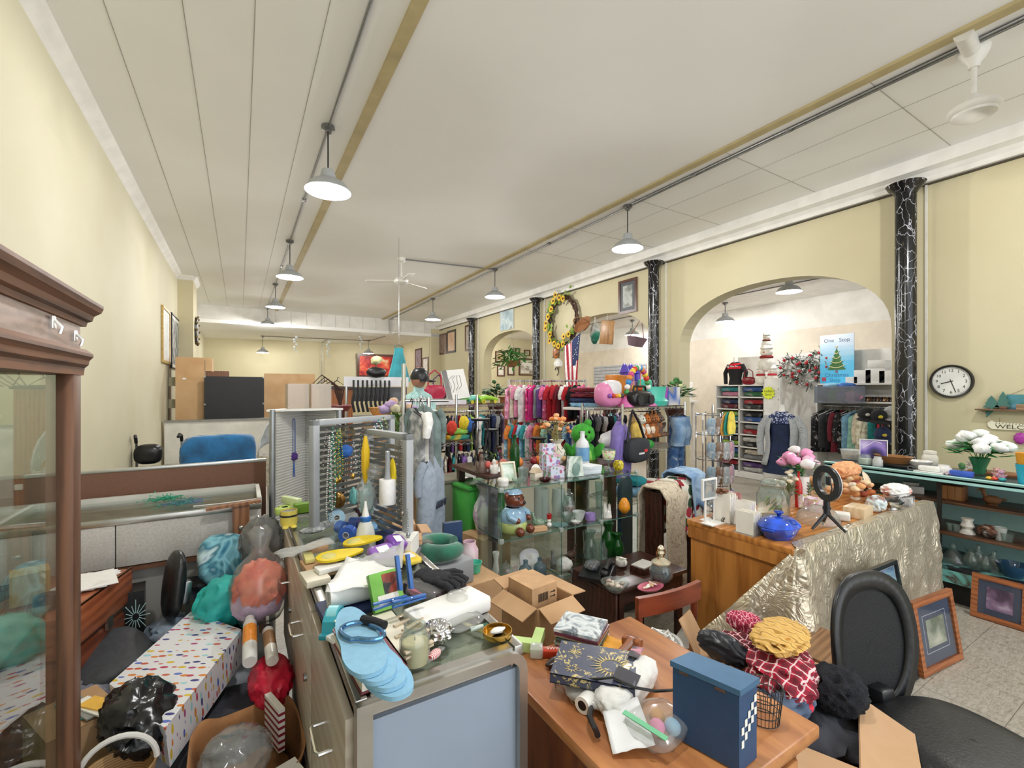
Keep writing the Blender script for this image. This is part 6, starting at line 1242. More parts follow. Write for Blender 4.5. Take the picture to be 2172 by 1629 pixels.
# neck pillow, bins beside
slab('storage_bin','brown storage carton beside the counter under the neck pillow','box',(.88,2.05,0),(.34,.40,.66),kraft,.1);slab('storage_box','grey plastic box under the green neck pillow','box',(.80,1.98,.661),(.22,.24,.11),paint('#8d9094'),.2,bev=.01)
t=thing('neck_pillow','dark green velvet U-shaped neck pillow beside the edge-on rack','neck pillow',(.80,1.98,.815),-.2);vel=mat('#17604a',.8,0,.25,10,.15,60,sheen=.6)
MB().tube([(.085*cos(a),.085*sin(a)*1.05,.0) for a in [dg(-60+300*k/22+90) for k in range(23)]],lambda s_:.043*(.35+.65*sin(PI*min(1,max(0,.1+s_*.8)))**.4),14).build('pillow',vel,t,smooth=80);tone(MB().box((-.07,-.02,.04),(.06,.045,.01),Euler((0,.2,.3)),bev=.004).build('label_patch',mat('#5d5a50',.5),t),'grey packaging label')
lathe_thing('mint_cup','mint green plastic tub beside the neck pillow','tub',(.98,1.98,.662),sc(CUP,.035,.05),plastic('#4fc0a4'));slab('blue_book','dark blue hardback standing on the brown carton','book',(.95,2.18,.661),(.10,.03,.2),paint('#1f3a5f',.4),-.1)
lathe_thing('lotion_bottle','white and pink lidded tub in front of the blue hardback','tub',(1.00,2.08,.661),sc(JAR,.045,.12),mottle(['#e6e2e0','#d9b4c4','#e9e6e4'],6,.4))

slab('storage_box','plain low box on the floor under the pulled-out wing of gold cloth','box',(2.0,1.50,0),(.22,.18,.27),paint('#8f8a80'),.4)
t=thing('wooden_crate','small dark open wooden crate on the floor between the clothes carton and the office chair','crate',(2.30,1.02,0),.1);cw_=wood('#6d4a30','#9a7350',6,0)
for c_,d_ in (((-.15,0,.19),(.014,.2,.38)),((.15,0,.19),(.014,.2,.38)),((0,.1,.19),(.3,.012,.38)),((0,0,.375),(.32,.22,.014)),((0,0,.01),(.3,.2,.014))):MB().box(c_,d_).build('board',cw_,t,smooth=0)
# ================================================================ ON THE OAK DESK
ZD=DZ+.0005
def od(px,py):q=P(px,py,ZD);q.x=min(max(q.x,2.42),4.10);q.y=min(max(q.y,1.26),1.77);return q
cob=mat('#2450c4',.08,0,.3,12,coat=.6)
q=od(1660,1140);t=thing('casserole_dish','cobalt blue glass oval casserole with lid at the corner of the oak desk','casserole',(q.x,q.y+.02,ZD),.15)
MB().lathe([(0,0),(.085,0),(.10,.02),(.125,.06),(.128,.066),(.12,.066),(.095,.02),(0,.006)],n=48,sq=(1.05,.78)).build('dish',cob,t,smooth=50)
MB().lathe([(.128,.067),(.118,.078),(.09,.098),(.04,.11),(0,.112)],n=48,sq=(1.03,.78)).build('lid',cob,t,smooth=60);MB().lathe([(.008,.108),(.01,.12),(.024,.13),(.02,.138),(0,.14)],n=16).build('lid_knob',mat('#1c42a6',.1),t,smooth=60)
for s_ in (-1,1):MB().box((s_*.138,0,.06),(.03,.06,.012),bev=.004).build('handle',mat('#1c42a6',.1),t)
q=od(1735,1108);t=lathe_thing('glass_dome','cut clear glass dome bowl upside down behind the blue casserole','bowl',(q.x,q.y,ZD),[(.115,0),(.115,.02),(.105,.05),(.075,.085),(.03,.10),(0,.102)],glass('#eef2f2',1.5,.08,.18))
q=od(1650,1098);t=thing('glass_canister','big clear clamp-lid glass canister with dried leaves on the oak desk','jar',(q.x,q.y+.03,ZD));MB().lathe([(0,0),(.085,0),(.092,.012),(.092,.14),(.075,.175),(.065,.18),(.065,.2),(.07,.205)],n=36).build('jar',clr,t,smooth=60);MB().lathe([(.07,.207),(.072,.215),(.06,.23),(.02,.236),(0,.236)],n=30).build('lid',clr,t,smooth=60);mb=MB();rr=random.Random(2)
for k in range(26):c_=Vector((rr.uniform(-.05,.05),rr.uniform(-.05,.05),rr.uniform(.02,.09)));mb.face([c_,c_+Vector((.03,.01,.01)),c_+Vector((.05,0,.03)),c_+Vector((.02,-.015,.015))])
mb.build('dried_leaves',mottle(['#5d3038','#6f9a4a','#8a5a4a','#7aa556'],12,.6,2),t,smooth=0);MB().tube([(.073*cos(a),.073*sin(a),.204) for a in [2*PI*k/30 for k in range(30)]],.0022,5,True).tube([(.074,0,.204),(.085,0,.18),(.094,0,.15)],.002,5).build('wire_clamp',chrome,t)
wm=paint('#ebeae7',.4)
t=frame3('photo_stand','empty white square frame standing on a white stand at the desk corner','picture frame',P(1487,1062,y=1.70),(1,.0,0),(0,0,1),.135,.125,wm,filmm,.010,depth=.012);z0=t.location.z
for x in (.03,.115):MB().box((x,(ZD-z0)/2,.006),(.009,z0-ZD,.009)).build('stand_post',wm,t,smooth=0)
MB().box((.07,ZD-z0+.004,.03),(.12,.007,.08)).build('stand_base',wm,t,smooth=0);MB().tube([(.075+.018*cos(a),-.03+.018*sin(a),.006) for a in [2*PI*k/16 for k in range(16)]],.002,5,True).tube([(.075,-.048,.006),(.075,ZD-z0,.006)],.002,5).build('wire_scroll',chrome,t)
for i,(px,py) in enumerate(((1512,1102),(1533,1108))):q=od(px,py);one('frog_figurine','tiny silver animal figurine in front of the white frame stand, '+['nearer the desk end','nearer the cards'][i],'figurine',MB().ball((0,0,.012),(.012,.010,.012),2).ball((0,-.008,.026),(.009,.009,.008),2),metalm('#8f8b86',.3),(q.x,q.y,ZD),group='tiny figurines by the white frame')
q=od(1475,1108);t=slab('business_card','white card with pink and blue print at the desk corner','card',(q.x+.02,q.y,ZD),(.09,.055,.0012),mottle(['#f0eff0','#f0eff0','#f0eff0','#b58ac0'],14,.5),.1)
cardc=['#ece9e2','#e3dfd4','#f0efec','#dcd6c9','#e9e4ea']
for g,(px,py,n,h,lab,lean) in enumerate(((1543,1105,9,.17,'in the tallest clear bin',.0),(1578,1112,8,.14,'in the leaning middle bin',.25),(1590,1130,9,.12,'in the front bin with the purple note',.0))):
    q=od(px,py);q.x -= .02
    for k in range(n):slab('greeting_card','white greeting card in envelope '+lab+', '+ORD[k]+' along','card',(q.x+.0085*k-.03,q.y+.004*(k % 2),ZD+.003),(.006,.10,h*(1-.05*(k % 3))),mottle([cardc[k % 5],shade(cardc[k % 5],1.05)],10,.6),rot=(0,lean,.06),group='greeting cards '+lab)
    t=thing('card_bin','clear acrylic bin of greeting cards on the oak desk, '+['tallest','leaning, in the middle','shortest, with a purple note'][g],'bin',(q.x,q.y,ZD));MB().box((0,0,.0015),(.10,.115,.002)).build('bottom',filmm,t);MB().box((0,-.06,.04),(.10,.002,.08)).build('front_wall',filmm,t)
    if g == 2:
        n_=MB().box((.055,-.045,.045),(.062,.001,.085),Euler((0,0,-.35))).build('price_note',paint('#b493d8',.6),t);tone(n_,'purple handwritten note')
        for j,s_ in enumerate(('Cards','3 pc','$.20 ea')):text(s_,.017,black,t,(.0548,-.0462,.072-.025*j),(PI/2,0,-.35))
    if g == 0:tone(MB().box((.058,-.02,.10),(.002,.09,.15)).build('facing_card',mottle(['#f0eeea','#f0eeea','#a8323e','#f0eeea'],6,.5,1),t),'front card with a red figure')
bag_blob('dried_pod','cluster of brown dried seed pods on top of the tallest card bin','seed pod',od(1535,1105)+Vector((-.02,0,.185)),(.035,.03,.018),mottle(['#5d3826','#8a5a3e'],20,.5),6,.5,sub=3)
slab('small_phone','small black flat gadget between the cards and the blue casserole','gadget',od(1597,1138),(.05,.018,.008),black,.2,bev=.003)
# flowers and vase
q=od(1712,1072);q.y+=.04;leafg=paint('#3f5a38',.4)
t=lathe_thing('leaf_vase','square white vase with a painted green leaf sprig on the oak desk','vase',(q.x,q.y,ZD),[(0,0),(.042,0),(.045,.02),(.05,.19),(.058,.2),(.053,.2),(.042,.02),(0,.01)],gw)
mb=MB();fy=-.052
mb.tube([(.01,fy+.004,.05),(.0,fy+.003,.10),(-.008,fy,.16)],.0018,4)
for k in range(5):
    for s_ in (-1,1):c_=Vector((-.003-.001*k+.009,fy,.07+.02*k));mb.ball(c_+Vector((s_*.014,0,.006)),(.012,.004,.005),1,rot=Euler((0,-s_*.6,0)))
mb.build('painted_sprig',leafg,t,smooth=0)
bouquet('bouquet of pink and white silk peonies in the leaf vase',(q.x-.01,q.y,ZD+.16),.23,.125,('#e59ac0','#eec0d8','#e284b2','#e59ac0','#efe6e4'),20,.038,seed=11,leaves=46,lr=.04)
bouquet('spray of small white silk blossoms beside the pink peonies',(q.x-.12,q.y+.02,ZD),.25,.07,('#ece6d8','#e3d4bc'),16,.017,('#5a6a42','#7a8a56'),12,leaves=40,lr=.025)
bouquet('loose orange and green silk leaves around the ring light',(q.x+.10,q.y+.03,ZD),.20,.09,('#d9824a','#e0a46a','#c96a4a'),10,.022,('#4a6a34','#7d8a3e'),13,leaves=50,lr=.035)
lathe_thing('red_bottle','slim bottle of red liquid beside the pink bouquet','bottle',(q.x-.09,q.y-.03,ZD),sc(BOTTLE,.022,.24),mottle(['#b51f22','#c93028'],5,.2))
for i,(px,py,lab) in enumerate(((1706,1080,'tipped behind the glass dome'),(1730,1085,'upright beside the ring light leg'))):
    q=od(px,py);t=thing('floral_mug','white mug with pink and yellow flowers, '+lab,'mug',(q.x,q.y,ZD+.0),rot=(0,.5*(1-i),.3));MB().lathe(sc(CUP,.045,.085),n=24).build('cup',mottle(['#ece9ea','#ece9ea','#e3b5cf','#ece9ea','#d9c56a','#8fa58f'],16,.3,1),t,smooth=50);MB().tube([(-.043,0,.065),(-.07,0,.06),(-.07,0,.03),(-.04,0,.02)],.005,8).build('handle',gw,t)
# ring light
q=od(1764,1128);t=thing('ring_light','black ring light on a small tripod standing on the oak desk','ring light',(q.x,q.y,ZD),dg(-118));rl=plastic('#1b1e22',.35)
M_=Matrix.Translation((0,0,.265)) @ Matrix.Rotation(PI/2,4,'X')
MB().lathe([(.062,-.012),(.096,-.012),(.1,-.004),(.1,.008),(.062,.008),(.062,-.012)],n=44,M=M_).build('ring_housing',rl,t,smooth=40);MB().lathe([(.063,-.0165),(.095,-.0165),(.095,-.011),(.063,-.011)],n=44,M=M_).build('diffuser',paint('#e9ebf0',.4),t,smooth=40)
MB().cyl((0,0,.09),(0,0,.165),.016).cyl((0,0,.12),(0,0,.135),.02).build('grip',rl,t);MB().tube([(.0,.015,.17),(.015,.02,.24),(.0,.01,.30)],.004,6).box((0,.01,.28),(.03,.015,.05),bev=.004).build('phone_clamp',rl,t)
for k in range(3):a=k*2.094+.6;MB().tube([(0,0,.10),(.09*cos(a),.09*sin(a),.012)],lambda s_:.011-.004*s_,8).build('leg',rl,t)
one('power_cable','thin black cable looping from the ring light across the desk','cable',MB().tube([(q.x+.02,q.y,ZD+.13),(q.x+.10,q.y+.02,ZD+.06),(q.x+.2,q.y+.02,ZD+.02),(q.x+.24,q.y-.02,ZD+.005),(q.x+.1,q.y-.05,ZD+.004),(q.x-.05,q.y-.02,ZD+.004)],.0022,6),rl)
q=od(1820,1095);t=slab('wooden_box','plain pale wooden block box beside the ring light','box',(q.x,q.y,ZD),(.17,.11,.065),wood('#c9ab84','#d9c09c',5,0),.1,bev=.003)
slab('white_box','low white gadget box under the ring light leg','box',(q.x-.16,q.y+.02,ZD),(.09,.08,.04),white,.4,bev=.006)
peach=mat('#e3a678',.95,0,.12,30,.3,90)
q=od(1825,1020);bag_blob('peach_towel','fluffy peach towel heaped at the back of the oak desk','towel',(q.x,1.70,ZD+.15),(.19,.07,.07),peach,4,.25);slab('storage_box','plain box under the peach towel','box',(q.x,1.70,ZD),(.3,.12,.10),kraft_l,bev=.004)
rr=random.Random(21)
for k in range(26):c_=['#d9a06a','#c9784a','#e9c9a0','#8a3f2a','#e0b48a','#efe0cc'][k % 6];one('silk_flower',['amber','rust','cream','dark brown','tan','ivory'][k % 6]+' artificial rose in the peach garland, '+ORD[k//6]+' of its colour','flower',MB().ball((0,0,0),(.028,.028,.02),2,.35,5,k),cloth(c_),(3.60+.36*rr.random(),1.42+.2*rr.random(),ZD+.03+.11*rr.random()),group='roses of the peach garland',smooth=80)
q=od(1850,1040);t=one('scallop_shell','pale striped scallop shell propped on the peach garland','shell',MB().lathe([(0,.02),(.04,.015),(.06,0)],n=20,sq=(1,1.2)),stripes('#d9b89a','#e9d9c4',20,'X',.5),(3.95,1.5,ZD+.12),rot=(1.2,.2,.1))
q=od(1858,1085);bag_blob('plush_bundle','small fuzzy white and brown stuffed ornament in clear wrap','ornament',(q.x,q.y,ZD+.05),(.06,.05,.05),mottle(['#d9d5d0','#8a5a4a','#cfe0e4','#e9e6e0','#d9c93a'],9,.5,2),9,.3)
q=od(1895,1080);t=thing('gravy_boat','shiny silver gravy boat near the far end of the oak desk','gravy boat',(q.x,q.y,ZD));MB().lathe([(0,.0),(.035,0),(.03,.012),(.06,.04),(.066,.06),(.06,.058),(.04,.03),(0,.02)],n=28,sq=(1.4,.9)).build('bowl',chrome,t,smooth=60);MB().tube([(.085,0,.055),(.12,0,.07),(.12,0,.03),(.07,0,.025)],.005,8).build('handle',chrome,t)
lathe_thing('pillar_candle','short white pillar candle behind the silver gravy boat','candle',od(1905,1062)+Vector((0,.05,0)),[(0,0),(.034,0),(.034,.10),(.03,.104),(0,.10)],mat('#e9dfd6',.5))
q=od(1935,1075);slab('black_photo_box','small black and white boxed frame at the far end of the desk','box',(q.x,q.y,ZD),(.13,.08,.06),mottle(['#1d1f22','#e4e4e4','#1d1f22','#dcdcdc'],7,.4,1),.1)
bag_blob('paper_wrap','crumpled white tissue paper with red print over the black boxed frame','paper',(q.x-.02,q.y+.04,ZD+.10),(.11,.07,.04),mottle(['#e9e7e4','#efedea','#e9e7e4','#c96a4a'],8,.6,1),5,.35)
q=od(1890,1040);bag_blob('green_ribbon','shiny green and yellow ribbon bow at the back of the desk','ribbon',(q.x,1.68,ZD+.10),(.05,.04,.04),mottle(['#5aa53a','#d9d04a','#8fc45a','#8a2a3a'],9,.25,1),7,.4);slab('storage_box','small tan box under the green ribbon bow','box',(q.x,1.68,ZD),(.1,.09,.06),kraft_l)
# ================================================================ TEAL SHOWCASE TOP AND SHELVES
ZQ=QZ+.0005
def tq(px,py):q=P(px,py,ZQ);q.x=min(max(q.x,QX0+.06),QX1-.06);q.y=min(q.y,QY1-.07);return q
wic=stripes('#6d4426','#a0703f',40,'Z',.6)
for a in (
 ('plastic_tub','clear plastic tub of seashells at the far end of the teal showcase','tub',1790,972,[(0,0),(.8,0),(1,1),(1.06,1),(.96,.96),(0,.06)],.085,.085,milky,(('shells',[(0,.006),(.06,.006),(.07,.045),(0,.055)],mottle(['#d9c9a8','#b59a7a','#e6dcc8'],40,.6)),)),
 ('candle_jar','white candle in a squat glass jar beside the wicker basket','candle',1835,985,JAR,.05,.085,jarg,(('wax',[(0,.005),(.044,.005),(.044,.05),(0,.052)],paint('#e6e1d6')),)),
 ('salt_jar','small ribbed glass jar in front of the squat candle jar','jar',1858,990,JAR,.035,.08,milky,()),
 ('white_bowl','plain white bowl between the wicker basket and the lidded candle jar','bowl',1950,992,BOWL,.085,.055,gw,()),
 ('lidded_candle','white candle in a lidded glass jar by the wall column','candle',1982,985,[(0,0),(.85,0),(1,.15),(1,.55),(.8,.72),(.75,.78),(.85,.8),(.8,.95),(.3,1),(0,1)],.052,.125,mottle(['#e6e2d6','#efece2'],6,.3),()),
 ('sugar_bowl','white china sugar bowl with floral rim on the teal showcase','bowl',2002,1003,JAR,.045,.06,gw,()),
 ('green_vase','green glass goblet vase holding white mums','vase',2078,1005,[(0,0),(.6,0),(.65,.1),(.6,.4),(1,.95),(1.02,1),(.9,.95),(.5,.4),(0,.3)],.06,.12,glass('#4fae7d',1.2,.03,.35),()),
):q=tq(a[3],a[4]);lathe_thing(a[0],a[1],a[2],q,sc(a[5],a[6],a[7]),a[8],24,None,a[9])
q=tq(1895,988);slab('black_tray','black plastic tray under the wicker basket','tray',(q.x,q.y,ZQ),(.16,.22,.022),black,bev=.004);t=lathe_thing('wicker_basket','oval brown wicker bread basket on a black tray on the teal showcase','basket',(q.x,q.y,ZQ+.023),[(0,0),(.08,0),(.12,.055),(.125,.06),(.115,.058),(.075,.008),(0,.008)],wic,36,sq=(.75,1.05))
q=tq(2078,1005);bouquet('big bunch of white artificial mums in the green glass goblet',(q.x,q.y,ZQ+.06),.25,.16,('#e9ede6','#f0f2ee','#dfeadf'),20,.045,('#1f6a34','#2f8a42'),31,leaves=60,lr=.06)
q=tq(1970,1003);t=thing('butter_dish','white porcelain butter dish on the teal showcase','dish',(q.x,q.y,ZQ));MB().box((0,0,.005),(.09,.17,.01),bev=.004).build('plate',gw,t);MB().box((0,0,.03),(.06,.13,.042),bev=.014).build('cover',gw,t)
q=tq(1935,1000);t=thing('glasses','pair of black patterned glasses folded on the teal showcase','glasses',(q.x,q.y,ZQ+.015),1.2);mb=MB()
for s_ in (-1,1):mb.tube([(s_*.03+.022*cos(a),0,.016*sin(a)) for a in [2*PI*k/16 for k in range(16)]],.003,5,True).tube([(s_*.055,0,.005),(s_*.03,.03,.0),(-s_*.03,.035,-.008)],.0025,5)
mb.build('frame',mottle(['#2a2a2c','#8a8a8a'],40,.3),t)
q=tq(2035,1012);t=thing('blue_planter','small bright blue planter box with a green sprig','planter',(q.x,q.y,ZQ));MB().box((0,0,.02),(.06,.12,.04),bev=.004).build('box',plastic('#3a5fc4'),t);MB().tube([(0,0,.04),(.005,.0,.07),(0,.01,.095)],.004,5).ball((0,0,.075),(.012,.02,.025),2,.4,4).build('sprig',mottle(['#2f5a34','#4a7a3a'],20,.6),t)
for i,(px,py,c_,lab) in enumerate(((2060,1000,'#dfc6b8','cream and pink'),(2108,1015,'#d9a8a0','rosy'),(2118,1020,'#cf9fb8','pink'),(2050,1000,'#e6ddd2','off-white'))):q=tq(px,py);plush('bear_figurine',lab+' small china bear sitting near the white mums',(q.x+.06,q.y,ZQ),.075,ceramic(c_),rz=-1.2,cat='figurine')
for i,(px,py,c_,lab) in enumerate(((2085,1022,'#d9b02a','yellow'),(2095,1024,'#c9402f','red'),(2112,1026,'#2f9aa0','teal'),(2104,1020,'#d97a2f','orange'))):q=tq(px,py);bag_blob('toy_frog',lab+' little rubber toy lying at the edge of the teal showcase','toy',(q.x,q.y,ZQ+.012),(.022,.018,.012),plastic(c_),i,.4,sub=2)
slab('serving_tray','long wooden tray with patterned linen lying on the teal showcase','tray',(4.78,.95,ZQ),(.16,.4,.02),wood('#6d3f24','#96603a',5,1),bev=.004);t=one('folded_flag','small folded striped cloth beside the butter dish','cloth',MB().pad((0,0,.008),(.03,.06,.008),4,3,.2),stripes('#5a2a4a','#e6e0e4',60,'X',.8),tq(2010,1012),smooth=80)
q=tq(2145,1040)
for i in range(4):t=lathe_thing('plastic_cup',['bright turquoise','turquoise','yellow orange','yellow orange'][i]+' party cup in the stack, '+ORD[i]+' from the bottom','cup',(q.x,q.y,ZQ+[0,.012,.075,.087][i]),sc(CUP,.05,.12),plastic(['#2fb0cf','#2fb0cf','#e3a02a','#e3a02a'][i],.3),group='party cups in a stack')
t=frame3('painted_canvas','purple planet spray painting in a white frame standing on the teal showcase','painting',(4.60,1.80,ZQ),(.35,-1,0),(.12,.04,1),.19,.20,paint('#d9d9de'),mottle(['#0d0d1f','#1b1838','#5a4a9a','#9a84c9','#c9bfe4','#b5404a','#2a2550'],4,.3,2,.6),.007)
tone(MB().tube([(.02,.12,.013),(.06,.15,.013),(.10,.185,.013),(.15,.17,.013)],.003,4).build('painted_scribble',paint('#e9e6f2'),t),'white painted scribble')
# shelves under
zs1,zs2,zs3=.7105,.5005,.2655
t=thing('jewellery_chest','small wooden chest of drawers on the upper teal shelf','box',(4.70,1.22,zs1));MB().box((0,0,.055),(.12,.13,.11),bev=.004).build('body',wood('#7a4a2a','#a56d42',6,2),t)
for y in (-.04,0,.04):MB().box((-.061,y,.055),(.004,.035,.1)).build('drawer',wood('#9a6a42','#b98a5c',6,2),t)
t=thing('wooden_boat','white and grey model boat on the upper teal shelf','model boat',(4.70,1.48,zs1),.3);MB().box((0,0,.03),(.08,.16,.06),bev=.006).build('hull',paint('#d9dcdc'),t);MB().box((0,0,.075),(.06,.1,.025),bev=.004).build('deckhouse',mottle(['#8f9a98','#c9d0cc'],20,.5),t)
bird('eagle_figurine','brown carved eagle with spread wing on the upper teal shelf',1143,1118,0,.10,mottle(['#6d4428','#9a6a44','#b98a62'],14,.6,5),plastic('#c98a3f'),1.8).location=(4.72,1.02,zs1)
def q2(px,py,z,x=4.56):q=P(px,py,x=x);return Vector((x,q.y,z))
t=lathe_thing('candelabra','white sculpted tree candle holder on the middle teal shelf','candle holder',q2(2052,1130,zs2),sc([(0,0),(1,0),(.9,.1),(.6,.3),(.9,.5),(.6,.8),(.8,1),(0,1)],.045,.11),mat('#dedbd2',.4,0,.1,30,.6,50),12)
bag_blob('seed_pod_ornament','white and brown ornament with a black handle on the middle teal shelf','ornament',q2(2100,1140,zs2+.045),(.05,.06,.04),mottle(['#e4e0da','#7a4a34','#2a2422','#dcd6cc'],10,.4,1),8,.35)
for i,(px,py,pr,r,h,z,m,lab,nm) in enumerate(((2122,1150,CUP,.035,.09,zs2,frost,'frosted tumbler on the middle teal shelf','tumbler'),(2135,1158,CUP,.04,.06,zs2,clr,'clear glass bowl at the end of the middle teal shelf','bowl'),(2015,1140,CUP,.025,.05,zs2,clr,'small clear votive on the middle teal shelf, farther one','votive'),(2028,1142,CUP,.025,.05,zs2,clr,'small clear votive on the middle teal shelf beside the tree holder','votive'),
 (2022,1222,[(0,0),(1,0),(1.05,.15),(.5,.55),(.2,.7),(.25,.8),(.15,.95),(0,1)],.07,.15,zs3,clr,'wide clear ship decanter on the bottom teal shelf','decanter'),(2075,1232,BOTTLE,.035,.17,zs3,clr,'slender glass decanter on the bottom teal shelf','decanter'),(2090,1240,VASE,.045,.12,zs3,clr,'cut crystal compote on the bottom teal shelf','compote'),(2108,1244,BOTTLE,.04,.15,zs3,clr,'glass bell decanter with paper tag on the bottom teal shelf','decanter'),(2060,1226,VASE,.05,.13,zs3,clr,'crystal basket vase on the bottom teal shelf','vase'),(2150,1255,BOWL,.09,.09,zs3,glass('#4f86b0',1.2,.03,.35),'large blue glass bowl on the bottom teal shelf','bowl'))):
    q=q2(px,py,z,4.55);lathe_thing('glass_'+nm,lab,nm,q,sc(pr,r,h),m,20)
# ================================================================ ON THE ARCHED WALL
XF=XW-.004
q=P(2019,809,x=XF);t=thing('wall_clock','round white wall clock with black rim reading twenty-seven past eight','clock',(XF,q.y,q.z));Mx=Matrix.Rotation(-PI/2,4,'Y')
MB().lathe([(0,.0),(.165,0),(.165,.03),(.158,.042),(.146,.04),(.142,.02),(0,.02)],n=56,M=Mx).build('rim',plastic('#161617',.25),t,smooth=40);MB().lathe([(.0,.021),(.143,.021)],n=48,M=Mx).build('dial',paint('#e6e6e1',.5),t)
for k in range(1,13):a=PI/2-k*PI/6;text(str(k),.040,black,t,(-.0225,-.108*cos(a),.108*sin(a)),(PI/2,0,-PI/2),.0004,'numeral')
mb=MB()
for k in range(60):a=2*PI*k/60;mb.box((-.0222,-.134*cos(a),.134*sin(a)),(.0006,.008,.0016),Euler((-a,0,0)))
mb.build('minute_marks',black,t,smooth=0)
def hand(h,ln,w,off):
    a=PI/2-h*2*PI;MB().box((-.024-off,-ln*.4*cos(a),ln*.4*sin(a)),(.001,ln*1.2,w),Euler((-a,0,0))).build('hand',black,t,smooth=0)
hand((8+27/60)/12,.08,.009,0);hand(27/60,.115,.006,.001)
# tree shelf
gtp=paint('#44746b',.6);brw=wood('#5d4130','#85654c',6,1)
q=P(2078,868,x=XF);y0=q.y;t=thing('tree_shelf','small wooden wall shelf with green cut-out pines and a painted mountain scene','shelf',(XF,y0,q.z))
MB().box((-.055,-.24,0),(.11,.5,.014),bev=.004).build('shelf_board',brw,t)
def pine(y,h,w):return MB().prism([(-w*.15,0),(-w*.15,h*.1),(-w,h*.1),(-w*.55,h*.36),(-w*.75,h*.36),(-w*.38,h*.64),(-w*.5,h*.64),(0,h),(w*.5,h*.64),(w*.38,h*.64),(w*.75,h*.36),(w*.55,h*.36),(w,h*.1),(w*.15,h*.1),(w*.15,0)],.012,Matrix(((0,0,-1,-.02),(-1,0,0,y),(0,1,0,.007),(0,0,0,1)))).build('pine_cutout',gtp,t,smooth=0)
pine(-.085,.125,.06);pine(-.16,.165,.055)
MB().box((-.012,-.34,.075),(.012,.32,.135),bev=.005).build('scene_board',mottle(['#2f5f58','#3f7a70','#4a8aa5','#a9cfe0'],5,.6,2),t);tone(MB().box((-.045,-.165,.022),(.012,.05,.028),bev=.006).build('bear_cutout',paint('#6d5040'),t),'brown bear cut-out');MB().box((-.045,-.30,.03),(.05,.1,.05)).build('cabin',wood('#6d4a38','#a58a6a',9,1),t)
MB().prism([(0,0),(.05,0),(0,-.07)],.02,Matrix(((0,0,1,-.03),(-1,0,0,-.05),(0,1,0,-.007),(0,0,0,1)))).build('bracket',gtp,t,smooth=0)
MB().tube([(-.01,-.2,.14),(-.004,-.30,.2),(-.01,-.42,.14)],.002,4).build('hanging_cord',cloth('#a58a6a'),t)
q=P(2095,897,x=XF);t=thing('welcome_sign','cream canoe-shaped sign reading WELCOME under the tree shelf','sign',(XF,q.y,q.z));cz=paint('#e0dcc4',.6)
MB().prism([(0,.0),(.03,.03),(.05,.012),(.40,.0),(.42,.025),(.44,.0),(.42,-.055),(.03,-.055),(.005,-.03)],.012,Matrix(((0,0,-1,-.004),(-1,0,0,0),(0,1,0,0),(0,0,0,1)))).build('canoe',cz,t,smooth=0)
text('WELCOME',.052,paint('#4a3f2c'),t,(-.017,-.215,-.03),(PI/2,0,-PI/2),.0005,sx=1.3);mb=MB()
for k in range(16):mb.box((-.0166,-.06-.021*k,.0),(.001,.004,.012),Euler((.5,0,0)))
mb.build('stitch_print',paint('#4a3f2c'),t,smooth=0);MB().tube([(-.008,-.08,.01),(-.008,-.08,.05)],.0015,4).build('cord',cloth('#8a7a5a'),t)
q=P(2165,930,x=XF);bag_blob('purple_ornament','small bright purple ornament on the wall below the canoe sign','ornament',(XF-.02,q.y,q.z),(.02,.04,.05),plastic('#a83a9a'),4,.3,sub=3)
# wreath, flag and hangings
q=P(1194,682,x=6.0);t=thing('sunflower_wreath','large twig wreath with yellow sunflowers hanging by the middle marble column','wreath',(XW-.08,q.y,q.z));mb=MB();rr=random.Random(4);Rw=.47
for k in range(14):
    ph=rr.uniform(0,6.28);mb.tube([(rr.gauss(0,.02),(Rw+.045*sin(5*a+ph)+rr.gauss(0,.008))*cos(a),(Rw*1.12+.045*sin(5*a+ph))*sin(a)) for a in [2*PI*j/40 for j in range(40)]],.011,5,True)
mb.build('twig_ring',mat('#4f3a30',.85,0,.2,20),t);mb=MB()
for k in range(150):
    a=rr.uniform(.3,5.2)+.7;r=Rw+rr.gauss(0,.07);c_=Vector((-.05-.04*rr.random(),-r*cos(a),r*1.12*sin(a)));d=Vector((0,rr.uniform(-.07,.07),rr.uniform(-.07,.07)));n_=Vector((-.02,-d.z*.4,d.y*.4));mb.face([c_-d,c_+n_,c_+d,c_-n_])
mb.build('foliage',mottle(['#5a7a34','#7d9a42','#a5b54a'],12,.6),t,smooth=0)
for k in range(15):
    a=1.2+k*.31+rr.uniform(-.08,.08);r=Rw+rr.gauss(0,.05);c_=Vector((-.10,-r*cos(a),r*1.12*sin(a)));f=MB();n=12
    for j in range(n):b_=2*PI*j/n;e_=Vector((0,cos(b_),sin(b_)));s_=Vector((0,-sin(b_),cos(b_)));f.face([c_+e_*.02,c_+e_*.05+s_*.014+Vector((-.008,0,0)),c_+e_*.085,c_+e_*.05-s_*.014+Vector((-.008,0,0))])
    fo=f.build('sunflower',paint('#e3b92f'),t,smooth=0);tone(MB().ball(c_,(.014,.026,.026),2).build('flower_eye',mat('#4a2f1c',.9),fo),'brown flower eye')
a,b=P(1172,758,x=XW-.02),P(1238,700,x=XW-.5);t=thing('american_flag','American flag hanging furled from an angled pole below the wreath','flag',a)
MB().cyl((0,0,0),b-a,.011).build('pole',metalm('#9fa2a6',.35),t)
def flag(u,v):
    p=(b-a)*(.42+.52*u)*1.0;fx=Vector((-.05*sin(u*9)*v,.07*sin(u*14+v*2)*(.4+.6*v),0));ctr=(b-a)*.68
    p=p.lerp(Vector((ctr.x,ctr.y,p.z)),.45*v);return p+fx+Vector((0,0,-v*(.95+.35*sin(u*2.2)) ))
